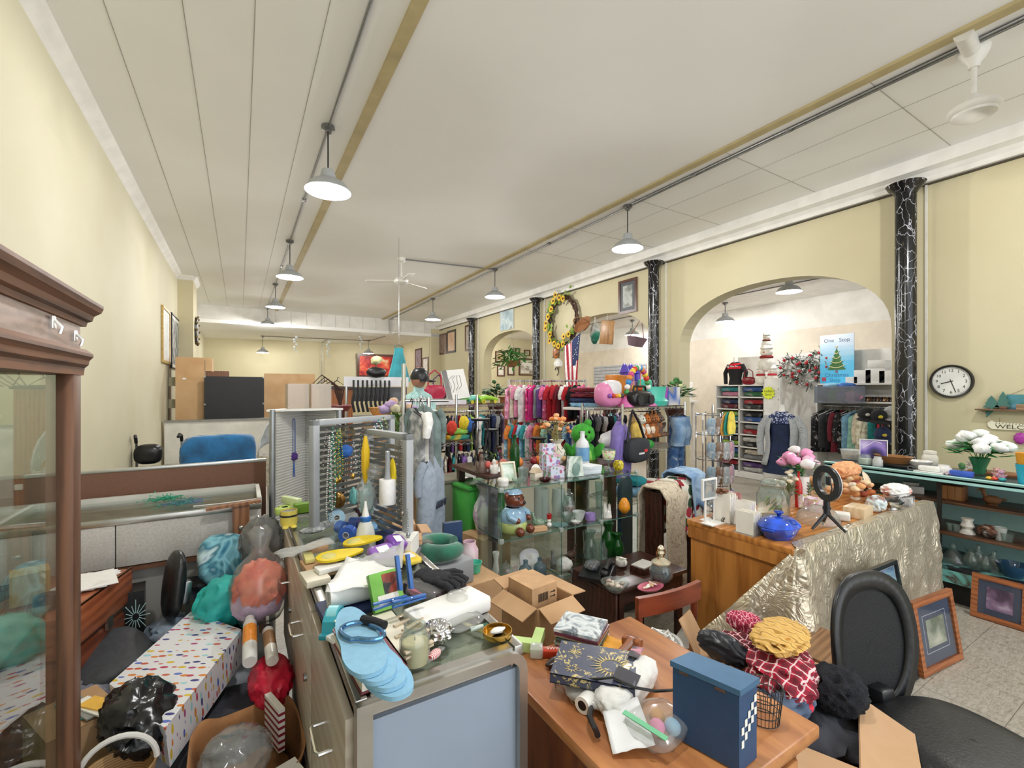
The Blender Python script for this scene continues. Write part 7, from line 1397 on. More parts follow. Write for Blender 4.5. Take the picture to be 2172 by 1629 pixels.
mb=MB().grid(flag,26,20);o=mb.build('flag_cloth',None,t,solid=.004,smooth=70);me=o.data
for c_ in ('#a62639','#e9e4e4','#26345e'):me.materials.append(cloth(c_))
for i_,p_ in enumerate(me.polygons):u_,v_=i_//19,i_ % 19;p_.material_index=2 if (u_ >= 13 and v_ < 8) else (u_//2) % 2
mb=MB()
for k in range(12):
    u_,v_=.55+.4*((k*.37) % 1),.03+.34*((k*.61) % 1);p_=flag(u_,v_);mb.ball(p_+Vector((-.012,-.008,0)),(.012,.012,.014),1)
mb.build('star_print',paint('#eceaf0'),t)
def wallpic(label,x0,y0,x1,y1,fm,art,border=.035,mm=None,mw=0,name='framed_picture',xw=XF,cat='picture'):
    a,b=P(x0,y1,x=xw),P(x1,y1,x=xw);c_=P(x0,y0,x=xw);return frame3(name,label,cat,a,(0,-1,0),(0,0,1),a.y-b.y,c_.z-a.z,fm,art,border,mm,mw,.02)
dkf=wood('#3a2018','#5f382a',6,2);greyart=mottle(['#8f9490','#b5b8b4','#6d736f','#c9ccc6'],5,.5);tanart=mottle(['#c9b58f','#b59a6d','#8a6a4a','#d9cdb0'],6,.5);paper=paint('#e4e0d4',.7)
wallpic('dark framed eagle print high between two arches',1313,598,1352,668,dkf,greyart,.05,paint('#4a4f55'),.06);wallpic('unframed winter lake canvas above the fern arch',1062,655,1090,703,paint('#c9cfd0'),mottle(['#7f97a0','#a9bcc2','#c9d4d6','#5d7580'],3,.5,3),.01,name='painted_canvas',cat='painting')
wallpic('brown framed portrait print beside the last marble column',987,691,1007,745,dkf,mottle(['#cfc9bd','#8f8a84','#e0dbd0'],4,.5),.06,paint('#b9a893'),.05);wallpic('dark framed wall hanging at the end of the arched wall',932,710,948,753,dkf,mottle(['#5a4a44','#8a7568','#6d5a54'],5,.6),.05)
t=wallpic('old window sash with six painted panes on the arched wall',949,703,967,750,paint('#3a3530'),mottle(['#b98a6d','#d0b08f','#a57558'],3,.4),.07,name='window_sash');wallpic('small gilt framed sketch low beside the last marble column',994,784,1002,800,wood('#7a5230','#a5794a',6,2),paper,.03)
t=thing('hanging_basket','flat oval wicker basket hanging from the middle arch beside the wreath','basket',P(1238,692,x=XW-.12),rot=(0,-.9,.2));MB().lathe([(0,0),(.13,.01),(.17,.06),(.18,.06),(.14,0)],n=30,sq=(1.25,1)).build('bowl',stripes('#7a4a2c','#a87448',30,'X',.7),t);MB().tube([(0,.18*cos(a),.06+.2*sin(a)) for a in [PI*k/12 for k in range(13)]],.010,6).build('handle',wic,t)
p_=P(1262,707,x=XW+.08);t=thing('hanging_cloth','green and white cloth bundle hanging in the middle arch','cloth',p_);MB().ball((0,0,0),(.07,.11,.2),3,.3,3,2,ridge=True).build('bundle',mottle(['#1f6a55','#e0e0dc','#2a8a70','#24302c'],3.5,.7,1),t,smooth=70);MB().tube([(0,-.02,.18),(0,0,.42),(0,.02,.18)],.006,5).build('cord',white,t)
p_=P(1288,705,x=XW+.06);t=thing('cutting_board','carved brown wooden board hanging in the middle arch','board',p_,rot=(0,0,.25));MB().box((0,0,0),(.03,.30,.46),Euler((.12,0,0)),bev=.006).build('board',wood('#7a5030','#b58a5a',5,2),t);MB().tube([(0,0,.22),(0,0,.42)],.004,4).build('cord',white,t)
p_=P(1350,722,x=XW+.3);t=thing('hanging_basket','round purple-brown wicker basket hanging below the lit lamp in the middle arch','basket',p_,rot=(.2,.1,0));MB().lathe([(0,-.12),(.13,-.11),(.19,.06),(.18,.06),(.12,-.1),(0,-.105)],n=26).build('bowl',stripes('#5a4450','#8a7480',30,'Z',.7),t);MB().tube([(.18,0,.05),(0,0,.42),(-.18,0,.05)],.008,5).build('handle',wic,t)
p_=P(1086,765,x=XW+.12);t=thing('hanging_fern','leafy green trailing plant in a basket hanging in the far arch','plant',p_);MB().lathe([(0,-.16),(.13,-.15),(.2,.0),(.19,0),(.12,-.14)],n=20).build('basket_pot',wic,t);mb=MB();rr=random.Random(5)
for k in range(260):
    a,r=rr.uniform(0,6.28),.5*sqrt(rr.random());c_=Vector((r*cos(a),r*sin(a),.28-.9*r*r-.55*r*rr.random()+rr.gauss(0,.06)));d=Vector((cos(a)*.07,sin(a)*.07,rr.uniform(-.06,.03)));s_=Vector((-sin(a)*.035,cos(a)*.035,.01));mb.face([c_-d,c_+s_,c_+d,c_-s_])
mb.build('foliage',mottle(['#1f4f24','#3a7a34','#4f8f42'],9,.5),t,smooth=0);MB().tube([(.15,0,0),(0,0,.62)],.005,4).tube([(-.15,0,0),(0,0,.62),(0,0,1.0)],.005,4).build('hanging_wire',steel,t)
for i,(px,py,c_,lab,nm) in enumerate(((1179,748,'#a5622f','round copper plate ornament on the wall below the wreath','copper_plate'),(1184,768,'#e3e1dc','white glass bell lamp shade on the wall below the wreath','lamp_globe'))):
    p_=P(px,py,x=XW-.05);t=one(nm,lab,'ornament',MB().lathe([(0,-.1),(.09,-.1),(.10,-.03),(.05,.06),(0,.09)],n=20) if i else MB().ball((0,0,0),(.03,.11,.13),3),mat(c_,.3),p_,smooth=60)
one('scroll_bracket','black iron scroll hook on the wall under the glass bell','bracket',MB().tube([(0,.06*cos(a),.07*sin(a)-.01*a) for a in [k*.35 for k in range(14)]],.010,6),iron,P(1181,785,x=XW-.03))
# ================================================================ CLOTHES RACKS AND SHELVING IN MID ROOM
KEYC={'pink':'#d98aa8','hot pink':'#c92a78','rose':'#c75a86','red':'#b3202c','maroon':'#6d1f2e','coral':'#d9604a','orange':'#d9803a','yellow':'#d9c04a','lime':'#9ac04a','green':'#3a7a4a','teal':'#2f8f95','sky blue':'#86b4d4','blue':'#3a62a8','navy':'#27335a','purple':'#6d4a8f','lilac':'#b09ac9','white':'#e6e4e2','cream':'#ddd2bc','grey':'#8f9296','charcoal':'#3b3d42','black':'#1b1b1f','brown':'#6b4a38','tan':'#b59470','mint':'#9fcfc0'}
def rail_of(names,a,b,where,group,w=.32,h=.40,offs=.5,hm=None,sl=.12,kind='shirt',skew=.0,noun='blouse',th=.036):
    """a row of hangers from a to b; each garment is its own thing"""
    a,b=Vector(a),Vector(b);d=b-a;rz=math.atan2(d.y,d.x)+PI/2+skew;n=len(names);seen={}
    for i,c_ in enumerate(names):
        p=a+d*((i+.5)/n);k=seen[c_]=seen.get(c_,0)+1
        m=cloth(KEYC[c_]) if i % 4 else mottle([shade(KEYC[c_],.8),KEYC[c_],shade(KEYC[c_],1.25),'#dcd9d6'],16,.9,2,1)
        garment('hanging_'+noun,f'{c_} {noun} on a hanger {where}, '+ORD[i]+' along',p,rz+R.uniform(-.1,.1),m,w*R.uniform(.9,1.08),h*R.uniform(.85,1.12),th,sl*(R.random() > .35),hm or (hang_wht if i % 3 else hang_blk),group,i*1.7,R.uniform(.95,1.15),kind,low=True)
def wire_shelf(name,label,a,b,depth,levels,zt,nposts=True,base=0.0):
    """chrome wire shelving between a and b (front edge), depth to the back"""
    a,b=Vector((*a,0)),Vector((*b,0));d=b-a;L=d.length;t=thing(name,label,'shelving',a,math.atan2(d.y,d.x))
    for x in (0,L):
        for y in (0,depth):MB().cyl((x,y,base),(x,y,zt),.0125,n=10).build('post',chrome,t)
    for z in levels:
        mb=MB();n=int(L/.035)
        for k in range(n+1):mb.box((L*k/n,depth/2,z),(.004,depth,.004))
        for y in (0,depth/2,depth):mb.box((L/2,y,z-.004),(L,.006,.006))
        for y in (0,depth):mb.tube([(L*k/(n*1.0),y,z-.018+.009*(1 if k % 2 else -1)) for k in range(n+1)],.0028,4).box((L/2,y,z-.032),(L,.005,.005))
        mb.build('wire_shelf',chrome,t,smooth=0)
    return t,a,d.normalized(),L
# children's double rail
ca,cb=Vector((2.80,4.72,0)),Vector((3.62,4.26,0))
t=thing('garment_rack',"two-tier rail packed with children's clothes in mid room",'clothes rack')
for p in (ca,cb):MB().cyl((p.x,p.y,0),(p.x,p.y,1.68),.016,n=10).build('post',paint('#c9c9bd'),t);MB().box((p.x,p.y,.02),(.05,.5,.04),Euler((0,0,-.5))).build('foot',chrome,t)
for z in (1.66,1.20):MB().cyl((ca.x,ca.y,z),(cb.x,cb.y,z),.012,n=8).build('rail',chrome,t)
up=lambda p,z:(p.x,p.y,z)
rail_of(['pink','cream','pink','white','hot pink','hot pink','grey','purple','rose','red','red','maroon','white','red','black','black','rose'],up(ca,1.645),up(cb,1.645),"on the upper children's rail","tops on the upper children's rail",.30,.40,skew=-.55,noun='blouse')
rail_of(['sky blue','orange','teal','red','sky blue','teal','white','pink','red','orange','green','mint','navy','navy','tan','cream','red','sky blue','blue','white','grey','white'],up(ca,1.185),up(cb,1.185),"on the lower children's rail","clothes on the lower children's rail",.30,.62,skew=-.55,noun='shirt')
# long wire rack behind with dark small clothes
a_,b_=P(872,850,s=5.4),P(1085,850,s=6.3);t,A0,dd,L0=wire_shelf('wire_shelving','long chrome wire shelving with a hanging rail of dark small clothes',a_.xy,b_.xy,.45,(1.36,),1.42)
nn=Vector((-dd.y,dd.x,0))
MB().cyl((0,.2,1.26),(L0,.2,1.26),.012).build('hanging_rail',chrome,t)
rail_of(['black','charcoal','navy','black','maroon','grey','black','pink','navy','white','black','purple','charcoal','red','black','navy','lime','black','white','teal','black','charcoal','navy','grey','black','lilac'],A0+nn*.2+Vector((0,0,1.247)),A0+dd*L0+nn*.2+Vector((0,0,1.247)),'on the long wire shelving','small clothes on the long wire shelving',.30,.48,skew=-.4,noun='outfit')
MB().cyl((0,.22,.74),(L0,.22,.74),.012).build('hanging_rail',chrome,t)
rail_of(['white','navy','pink','black','grey','red','sky blue','charcoal','cream','maroon','teal','black','purple','white','navy','tan','red','grey','black','lime','blue','rose'],A0+nn*.22+Vector((0,0,.727)),A0+dd*L0+nn*.22+Vector((0,0,.727)),'on the lower long shelving rail','clothes on the lower rail of the long wire shelving',.30,.5,skew=-.4,noun='playsuit')
def on(s_,y,z=1.363):return A0+dd*(s_*L0)+nn*y+Vector((0,0,z))
rz0=math.atan2(dd.y,dd.x)
slab('shelf_board','glossy white shelf board on the long wire shelving','board',on(.22,.22),(.9,.4,.06),paint('#dcdce0',.2),rz0)
zb=1.424
def bagh(label,loc,s,m,rz=0):
    t=thing('handbag',label,'handbag',loc,rz);MB().pad((0,0,.10*s),(.15*s,.06*s,.10*s),3,3,.06,3).build('body',m,t,smooth=80);MB().tube([(-.1*s,0,.17*s),(-.09*s,0,.33*s),(0,0,.40*s),(.09*s,0,.33*s),(.1*s,0,.17*s)],.011*s,8).build('handle',m,t);return t
bagh('raspberry red handbag with tall handles on the white shelf board',on(.26,.15,zb),.95,mat('#a82040',.4),rz0);bagh('black and purple striped handbag behind the raspberry one',on(.33,.25,zb),.8,stripes('#231f2a','#6d4a86',12,'Z',.6),rz0)
t=thing('wrapped_print','large pale line-drawing print in clear wrap leaning on the white shelf board','print',on(.37,.12,zb),rot=(dg(-16),dg(-6),rz0));MB().box((.17,0,.19),(.34,.012,.40)).build('print',mottle(['#d9d9d6','#e3e3e0','#e0e0dd'],3,.4),t);mb=MB()
for k in range(4):mb.tube([(.05+.05*k,-.008,.06+.02*k),(.10+.05*k,-.008,.16),(.08+.06*k,-.008,.26),(.16+.03*k,-.008,.31)],.0025,4)
mb.build('drawn_lines',paint('#3a3b40'),t);tone(MB().box((.04,-.009,.19),(.07,.004,.40)).build('wrap_edge',metalm('#b9bcc4',.15),t),'shiny wrapping edge')
for i,(s_,c_,lab) in enumerate(((.62,'#7fcf6a','lime green'),(.70,'#6fc7b5','mint green'),(.82,'#9ad03a','bright lime'))):
    t=thing('ride_on_toy',lab+' plastic crocodile-like pull toy on top of the long wire shelving','toy',on(s_,.2),rz0);pm=plastic(c_);MB().tube([(-.14,0,.05),(-.05,0,.08),(.06,0,.07),(.16,0,.05)],lambda q_:.05-.025*q_,10).ball((-.16,0,.09),(.04,.04,.035),2).build('body',pm,t,smooth=80)
    for k in range(4):MB().cyl((-.1+.2*(k//2),-.055+.11*(k % 2),.025),(-.1+.2*(k//2),-.04+.08*(k % 2),.025),.025,n=14).build('wheel',plastic('#d9d04a'),t)
# shelves of folded towels in front of it
a_,b_=P(893,940,s=4.1),P(1012,940,s=4.45);t,A1_,d1,L1=wire_shelf('wire_shelving','short chrome wire shelving with folded bright towels',a_.xy,b_.xy,.42,(.62,1.05),1.50)
n1=Vector((-d1.y,d1.x,0));rz1=math.atan2(d1.y,d1.x)
def o1(s_,y,z):return A1_+d1*(s_*L1)+n1*y+Vector((0,0,z))
tw=[('teal and white',['#4fb0b0','#e3e6e4']),('orange striped',['#d9702a','#e0a24a']),('lime',['#7ab53a','#9acb5a']),('white',['#e6e5e2','#d9d8d4']),('grey',['#a9abad','#c3c4c6']),('rainbow',['#d9482a','#e3b52f','#3a9a6a','#3a6ab0'])]
for i,(s_,y,z,k,d_) in enumerate(((.28,.2,1.053,0,(.26,.32,.05)),(.28,.2,1.104,1,(.26,.30,.045)),(.28,.2,1.150,3,(.24,.28,.05)),(.28,.2,1.201,4,(.22,.28,.04)),(.75,.2,1.053,5,(.24,.30,.06)),(.75,.2,1.114,2,(.22,.28,.05)),(.30,.2,.623,3,(.24,.30,.10)),(.30,.2,.724,4,(.22,.28,.09)),(.72,.2,.623,1,(.22,.26,.08)))):folded(tw[k][0]+' folded towel on the short wire shelving, '+('upper' if z > 1 else 'lower')+' shelf, '+ORD[i]+' up',o1(s_,y,z),d_,mottle(tw[k][1],6,.9,2,.5),rz1,i,'folded_towel','towel','towels on the short wire shelving')
for i,(s_,c_,lab) in enumerate(((.85,'#d9c02f','yellow'),(.95,'#3a6ab5','blue'),(.62,'#c9402f','red'))):bag_blob('stuffed_bird',lab+' plush parrot toy on the towels','toy',o1(s_,.1,1.22-.02*i),(.05,.05,.07),cloth(c_),i,.2,sub=3)
for i,(px,py,s_,d_,c_,lab) in enumerate(((940,1040,3.7,(.40,.30,.36),'#8f8d7c','olive tan storage tote with lid'),(1015,1055,3.6,(.36,.30,.34),'#45b04a','bright green storage tote with lid'))):
    q=P(px,py,s=s_);t=thing('storage_tote',lab+' on the floor behind the glass cubes','bin',(q.x,q.y,.45),rz1);MB().box((0,0,d_[2]/2),(d_[0]*.94,d_[1]*.92,d_[2]),bev=.02).build('tub',plastic(c_),t);MB().box((0,0,d_[2]+.012),(d_[0],d_[1],.03),bev=.01).build('lid',plastic(shade(c_,.92)),t);slab('storage_box','plain grey box under the '+lab.split(' with')[0],'box',(q.x,q.y,0),(d_[0]*.9,d_[1]*.9,.449),paint('#77787a'),rz1)
q=P(1040,1085,s=3.35);lathe_thing('floral_urn','tall white porcelain urn painted with lilac flowers beside the glass cubes','vase',(q.x-.04,q.y,.5),sc(VASE,.095,.36),mottle(['#e3e0de','#e3e0de','#b59ac0','#e3e0de','#7fa58a'],7,.3,2,.5));slab('storage_box','plain carton under the lilac flowered urn','box',(q.x-.04,q.y,0),(.26,.26,.499),kraft,.2)
# dark rail between the children's rack and the toys
p0,p1=P(1232,860,s=5.2),P(1318,860,s=5.6);t=thing('garment_rack','chrome rail of dark hangers and clothes behind the green plush','clothes rack')
for p in (p0,p1):MB().cyl((p.x,p.y,0),(p.x,p.y,1.33),.014,n=10).build('post',chrome,t)
MB().cyl((p0.x,p0.y,1.32),(p1.x,p1.y,1.32),.012,n=8).build('rail',chrome,t)
rail_of(['black','charcoal','navy','grey','black','white','maroon','black','teal','charcoal','lilac','black'],(p0.x,p0.y,1.307),(p1.x,p1.y,1.307),'on the rail behind the green plush','clothes behind the green plush',.34,.6,skew=-.5,noun='shirt')
for i,(px,py,s_,c_,lab) in enumerate(((955,1002,4.0,'#a9a8a6','grey knitted cap'),(985,985,4.05,'#c9c8c4','pale grey fleece hat'),(930,1005,3.95,'#c9482f','orange zigzag plush caterpillar'),(965,1018,3.95,'#3a9a4a','green and red plush caterpillar head'),(1000,1005,4.1,'#e3e1dd','white crumpled cloth'))):q=o1(.1+.2*i,.06,0);bag_blob('soft_goods',lab+' heaped on the lower shelf of the short wire shelving','soft goods',(q.x,q.y,.69),(.07,.07,.065),mottle([c_,shade(c_,1.2)],8,.9),i,.25,sub=3)
# near single rail with grey tee
q=P(903,862,s=2.95);t=thing('garment_rack','chrome clothes stand with grey tee shirts beside the edge-on rack','clothes rack',(q.x,q.y,0))
for x,y,zt_ in ((-.13,.05,1.72),(-.04,.35,1.62),(.02,-.0,1.50)):MB().cyl((x,y,0),(x,y,zt_),.014,n=10).build('post',chrome,t)
MB().cyl((-.13,.05,1.48),(.16,.0,1.48),.011).cyl((-.13,.05,.05),(.12,0,.05),.012).build('rail',chrome,t)
g1=mat('#6f7f7c',.9,0,.15,14,.3,60);g2=mottle(['#8b97a6','#98a3b2','#a3adba'],30,.9,3)
garment('hanging_blouse','grey green satin blouse hanging on the chrome clothes stand',(q.x-.02,q.y-.03,1.475),-.55,g1,.22,.55,.07,.2,hang_wht,None,3)
o=garment('army_shirt','grey heather tee shirt printed in dark letters hanging below the green blouse',(q.x+.0,q.y-.10,1.16),.75,g2,.26,.62,.08,.18,hang_blk,None,5,1.1)
text('ARMY',.06,paint('#3b4250'),o,(.02,-.062,-.33),(PI/2,0,0),.006,sx=.9);MB().tube([(0,0,.02),(-.01,.05,.30)],.0025,5).build('hanger_loop',hang_wire,o)
rail_of(['grey','charcoal','white','grey'],(q.x-.10,q.y+.02,1.467),(q.x-.02,q.y+.0,1.467),'behind the green blouse on the chrome stand','tops on the chrome clothes stand',.30,.5,skew=.4,noun='blouse')
# bouquet and white hook stand behind the necklace racks
q=P(845,900,s=3.3);t=thing('flower_stand','slim chrome stand holding silk flowers behind the necklace racks','stand',(q.x,q.y,0));MB().cyl((0,0,0),(0,0,1.12),.02).build('post',chrome,t);MB().lathe([(0,1.12),(.06,1.12),(.08,1.25),(.07,1.25),(.05,1.13),(0,1.13)],n=18).build('pot',ceramic('#d9d5c9'),t);MB().lathe([(0,0),(.14,0),(.13,.02),(0,.03)],n=20).build('base',chrome,t)
bouquet('big loose bunch of lilac and cream silk hydrangeas on the chrome stand',(q.x,q.y,1.14),.36,.17,('#a58fbf','#d9cfe0','#e3d9bc','#d9b59a','#b8a0c9'),20,.042,('#5a8a4a','#86ad62'),17,leaves=70,lr=.06,drop=.3)
q=P(790,806,s=5.2);t=thing('hook_bar','white slat bar on a stand hung with black hair tools','display',(q.x,q.y,0),-.1)
MB().box((.05,0,1.645),(.72,.04,.11)).build('bar',paint('#d3d3d8'),t);MB().box((.1,.03,1.50),(.6,.02,.16)).build('lower_bar',paint('#5a5c62'),t)
for x in (-.28,.38):MB().cyl((x,.03,0),(x,.03,1.6),.016).build('post',chrome,t)
for k in range(9):o=thing('hair_tool','black hair tool hanging from the white slat bar, '+ORD[k]+' along','hair tool',(q.x-.22+.05*k,q.y-.05,1.60),.0,'black hair tools on the slat bar');MB().cyl((0,0,.06),(0,0,-.10),.011).build('handle',black,o);MB().tube([(0,0,-.10),(-.012,0,-.2),(.01,0,-.3)],.015,8).build('head',plastic('#25262a',.3),o)
for i,dx in enumerate((0,.14)):lathe_thing('wicker_basket','pale wicker basket on a crate below the hair tools, '+['nearer the brown cabinet','nearer the flowers'][i],'basket',(P(808,868,s=4.6)+Vector((dx,-.02,-.08))).to_tuple(),sc(BOWL,.13,.10),stripes('#b5824a','#d9ab70',30,'X',.7),group='pale baskets under the hair tools')
q=P(830,885,s=4.6);slab('display_crate','tan display crate under the pale baskets','crate',(q.x,q.y,0),(.5,.36,1.27),kraft_l,.0);bag_blob('black_purse','black purse on the white slat bar under the pale flower','purse',P(798,800,s=5.2)+Vector((0,0,.055)),(.11,.05,.06),black,3,.15,sub=3);bouquet('pale yellow silk flower on the black purse',P(798,800,s=5.2)+Vector((0,0,.11)),.10,.03,('#e6e9b0','#eef0c4'),6,.05,seed=9,leaves=4)
t=thing('hanging_dress','long turquoise dress hanging high from the rear ceiling','dress',P(846,738,s=7.0),.2);MB().lathe([(0,0),(.07,0),(.08,-.08),(.12,-.25),(.19,-.5),(.2,-.52),(0,-.5)],n=22,sq=(1,.5)).build('fabric',mat('#2f9fae',.5,0,.15,5,.3,24),t,smooth=60);MB().tube([(-.08,0,.01),(0,0,.05),(.08,0,.01)],.006,6).tube([(0,0,.05),(0,0,HC-t.location.z)],.003,5).build('hanger',hang_wire,t)
def mann_head(label,px,py,s_,cloth_c,z0=None):
    q=P(px,py,s=s_);t=thing('mannequin_bust',label,'mannequin',q);MB().lathe([(0,-.25),(.15,-.25),(.17,-.1),(.12,0),(.05,.04),(.045,.09),(0,.1)],n=20,sq=(1,.6)).build('top_garment',cloth(cloth_c),t,smooth=70);MB().ball((0,0,.16),(.07,.08,.10),3).build('head',mat('#b5806a',.5),t,smooth=80);MB().cyl((0,0,-.25),(0,0,-q.z),.015).build('stand',chrome,t);return t
mann_head('mannequin bust in a mint shawl by the chrome stand',888,838,4.2,'#a9cfcc')
q=P(890,812,s=4.2);cap('black cap with white letters on the mint-shawled mannequin',(q.x,q.y,q.z+.03),black,None,.8)
# toys and plush shelving
t,A2_,d2,L2=wire_shelf('wire_shelving','chrome wire shelving loaded with bright toys and plush',(3.0,3.02),(4.2,3.28),.46,(.50,.95,1.38),1.42)
n2=Vector((-d2.y,d2.x,0));rz2=math.atan2(d2.y,d2.x)
def o2(s_,y,z):return A2_+d2*(s_*L2)+n2*y+Vector((0,0,z))
zt=1.384
t=thing('toy_steering_wheel','pink and white toy dashboard with coloured knobs on the toy shelving','toy',o2(.05,.2,zt),rz2);MB().pad((0,0,.12),(.16,.09,.12),3,3).build('housing',plastic('#dd86b4'),t,smooth=80);MB().pad((.02,-.02,.18),(.11,.08,.08),3,3).build('top',plastic('#e6e4e8'),t,smooth=80)
for k in range(5):MB().ball((-.1+.05*k,-.09,.11),.022,2).build('knob',plastic(['#8a4ab0','#c9302a','#e08a2a','#e3c93a','#3a3a3f'][k]),t)
t=thing('baby_activity_arch','rainbow beaded baby activity arch on the toy shelving','toy',o2(.38,.12,zt),rz2);cols=['#e3c93a','#d9402f','#4aa05a','#e9e6e0','#3a8ac9','#e08a3a','#c94a8a']
for k in range(21):a=PI*k/20;MB().ball((-.22*cos(a),0,.03+.36*sin(a)),.030,2).build('bead',plastic(cols[k % 7]),t)
for s_ in (-1,1):MB().lathe([(0,0),(.08,0),(.03,.10),(0,.10)],n=18,c=(s_*.22,0,0)).build('foot',plastic('#e07ab5'),t)
for x,c_ in ((-.08,'#e0a02a'),(.04,'#d9602a')):MB().tube([(x,0,.34),(x,0,.22)],.004,5).ball((x,0,.18),(.035,.02,.04),2).build('dangling_toy',plastic(c_),t)
t=thing('boombox','black portable stereo in front of the baby arch','stereo',o2(.32,.0+.06,zt),rz2);MB().pad((0,0,.08),(.18,.07,.08),3.5,3).build('body',black,t,smooth=60)
for s_ in (-1,1):MB().cyl((s_*.1,-.065,.07),(s_*.1,-.08,.07),.05,n=22).build('speaker',plastic('#2f3136',.3),t)
MB().tube([(-.12,0,.14),(-.1,0,.2),(.1,0,.2),(.12,0,.14)],.011,8).build('handle',black,t)
t=thing('baby_potty','aqua moulded plastic baby seat on the toy shelving','baby seat',o2(.66,.16,zt),rz2);aq=plastic('#4fc4ae');MB().lathe([(0,0),(.15,0),(.17,.05),(.13,.09),(.15,.2),(.14,.2),(.10,.08),(0,.07)],n=28,sq=(1.2,.9)).build('seat',aq,t,smooth=60);MB().box((.02,.1,.2),(.26,.04,.16),bev=.02).build('back',aq,t)
t=thing('toy_castle','purple and pink toy castle behind the aqua seat','toy',o2(.58,.36,zt),rz2);MB().box((0,0,.13),(.26,.12,.26),bev=.01).build('wall',plastic('#c98ac0'),t)
for x in (-.12,0,.12):MB().lathe([(0,.0),(.045,0),(.045,.34),(.06,.35),(.03,.42),(0,.46)],n=14,c=(x,0,0)).build('tower',plastic('#5a48b5'),t)
slab('toy_case','orange toy carry case with a blue lid behind the baby arch','case',o2(.36,.34,zt),(.3,.12,.32),mottle(['#d98a2f','#c9782a','#e0a04a'],4,.4),rz2,bev=.01)
slab('game_box','yellow, blue and red game box at the end of the toy shelving','box',o2(.92,.14,zt),(.26,.14,.20),mottle(['#e3cf4a','#3a6ac0','#e6e4dc','#c9302f'],3.2,.4,1,.4),rz2)
lathe_thing('toy_cone','purple toy cup beside the aqua baby seat','toy',o2(.80,.12,zt),sc(CUP,.045,.2),plastic('#b05ac0'))
for i,(x,c_,b_,ear,lab) in enumerate(((.30,'#a88a5a','#d9c9a0','round','tan plush bear'),(.40,'#d9d4c8',None,'long','off-white plush rabbit'),(.48,'#b5682f','#e9ddcc','round','ginger plush lion'),(.55,'#8a5a34','#e6d9c4','long','brown and white plush dog'),(.62,'#a86a3a',None,'point','fox-coloured plush'),(.69,'#6d5a50',None,'round','grey brown plush bear'))):
    plush('plush_toy',lab+' hanging in a row under the toy shelving',o2(x,.12,1.06),.26,mat(c_,.95,0,.2,30,.4,90),cloth(b_) if b_ else None,rz2,ear,group='plush toys under the toy shelving');
one('hanging_line','cord the plush toys hang from under the toy shelving','cord',MB().tube([o2(.24,.12,1.34),o2(.5,.14,1.325),o2(.74,.12,1.34)],.006,5),black)
q=P(1232,945,s=3.9);plush('plush_dinosaur','big bright green plush with round white eyes beside the orange blossoms',(q.x+.02,q.y,.84),.46,mat('#3f9a34',.95,0,.15,20,.3,80),cloth('#8fc95a'),-.5,'none');lathe_thing('round_stool','dark round stool under the green plush','stool',(q.x+.02,q.y+.02,0),[(0,0),(.16,0),(.14,.03),(.05,.06),(.05,.78),(.18,.80),(.19,.838),(0,.838)],dk)
t=thing('duffel_bag','dark grey shoulder bag with red logo hanging on the toy shelving post','bag',o2(.07,-.09,1.0),rz2);MB().pad((0,0,0),(.17,.07,.11),4,3,.03,3).build('body',mat('#2f3238',.8),t,smooth=80);MB().tube([(-.15,0,.08),(-.08,.02,.25),(0,.04,.36),(.08,.02,.25),(.15,0,.08)],.012,8).build('strap',black,t);tone(MB().box((.04,-.075,.0),(.05,.004,.025)).build('logo',paint('#c93a3a'),t),'small red logo');tone(MB().box((-.03,-.075,-.02),(.09,.004,.016)).build('logo_lettering',paint('#d9d9dc'),t),'pale logo lettering')
garment('hanging_jacket','lilac purple jacket hanging behind the dark shoulder bag',o2(.04,.06,1.31),rz2+.5,mat('#7a6ab0',.6),.42,.50,.12,.3,hang_blk,None,2);bag_blob('yellow_plush','soft yellow plush hanging beside the purple jacket','toy',o2(.20,.02,1.10),(.06,.06,.14),cloth('#e0c060'),5,.15,sub=3)
dn=mottle(['#5a7da8','#7b9cc2','#a5c0da','#4a6c98'],7,.9,4,.4,.3);dn2=mottle(['#2f4f80','#3f659c','#5a80b0','#dfe5ea'],10,.9,5,.6)
sj=o2(.84,-.05,1.345);garment('denim_shorts','pale ripped denim shorts on a hanger at the toy shelving corner',sj,rz2+.05,dn,.30,.30,.12,0,hang_blk,None,1,1.12,'pants');garment('denim_jeans','long blue distressed jeans hanging behind the denim shorts',o2(.84,.0,1.345),rz2+.05,dn2,.27,.98,.10,0,hang_blk,None,4,.78,'pants')
for i,(x,y,r,c_,lab,nm,cat) in enumerate(((.35,.15,(.14,.12,.08),'#b5242c','red and white packaged toy on the middle toy shelf','toy_package','toy'),(.42,.05,(.075,.06,.05),'#2f8a3a','green plastic melon ball on the middle toy shelf','toy_ball','toy'),(.55,.2,(.13,.12,.12),'#1f1f24','black bag on the middle toy shelf','bag','bag'),(.15,.2,(.17,.14,.10),'#d9d9e3','translucent white storage bowl on the middle toy shelf','bowl','bowl'))):bag_blob(nm,lab,cat,o2(x,y,.955+r[2]),r,mottle([c_,c_,shade(c_,1.3),'#e3e0dc'] if i == 0 else [c_,shade(c_,1.15)],6,.4),i,.12,sub=3)
for i,(x,c_,lab) in enumerate(((.30,'#7fa0c0','light blue flat cushion'),(.45,'#b5305a','magenta folded blanket'),(.58,'#a8222c','red folded blanket'),(.36,'#2f9aa5','turquoise folded towel'),(.70,'#d9d2c4','cream folded blanket'))):folded(lab+' on the bottom toy shelf',o2(x,.16+.04*(i % 2),.503+(.09 if i == 3 else 0)),(.24,.3,.085),mat(c_,.9,0,.1,10,.3,40),rz2,i,'folded_blanket','blanket')
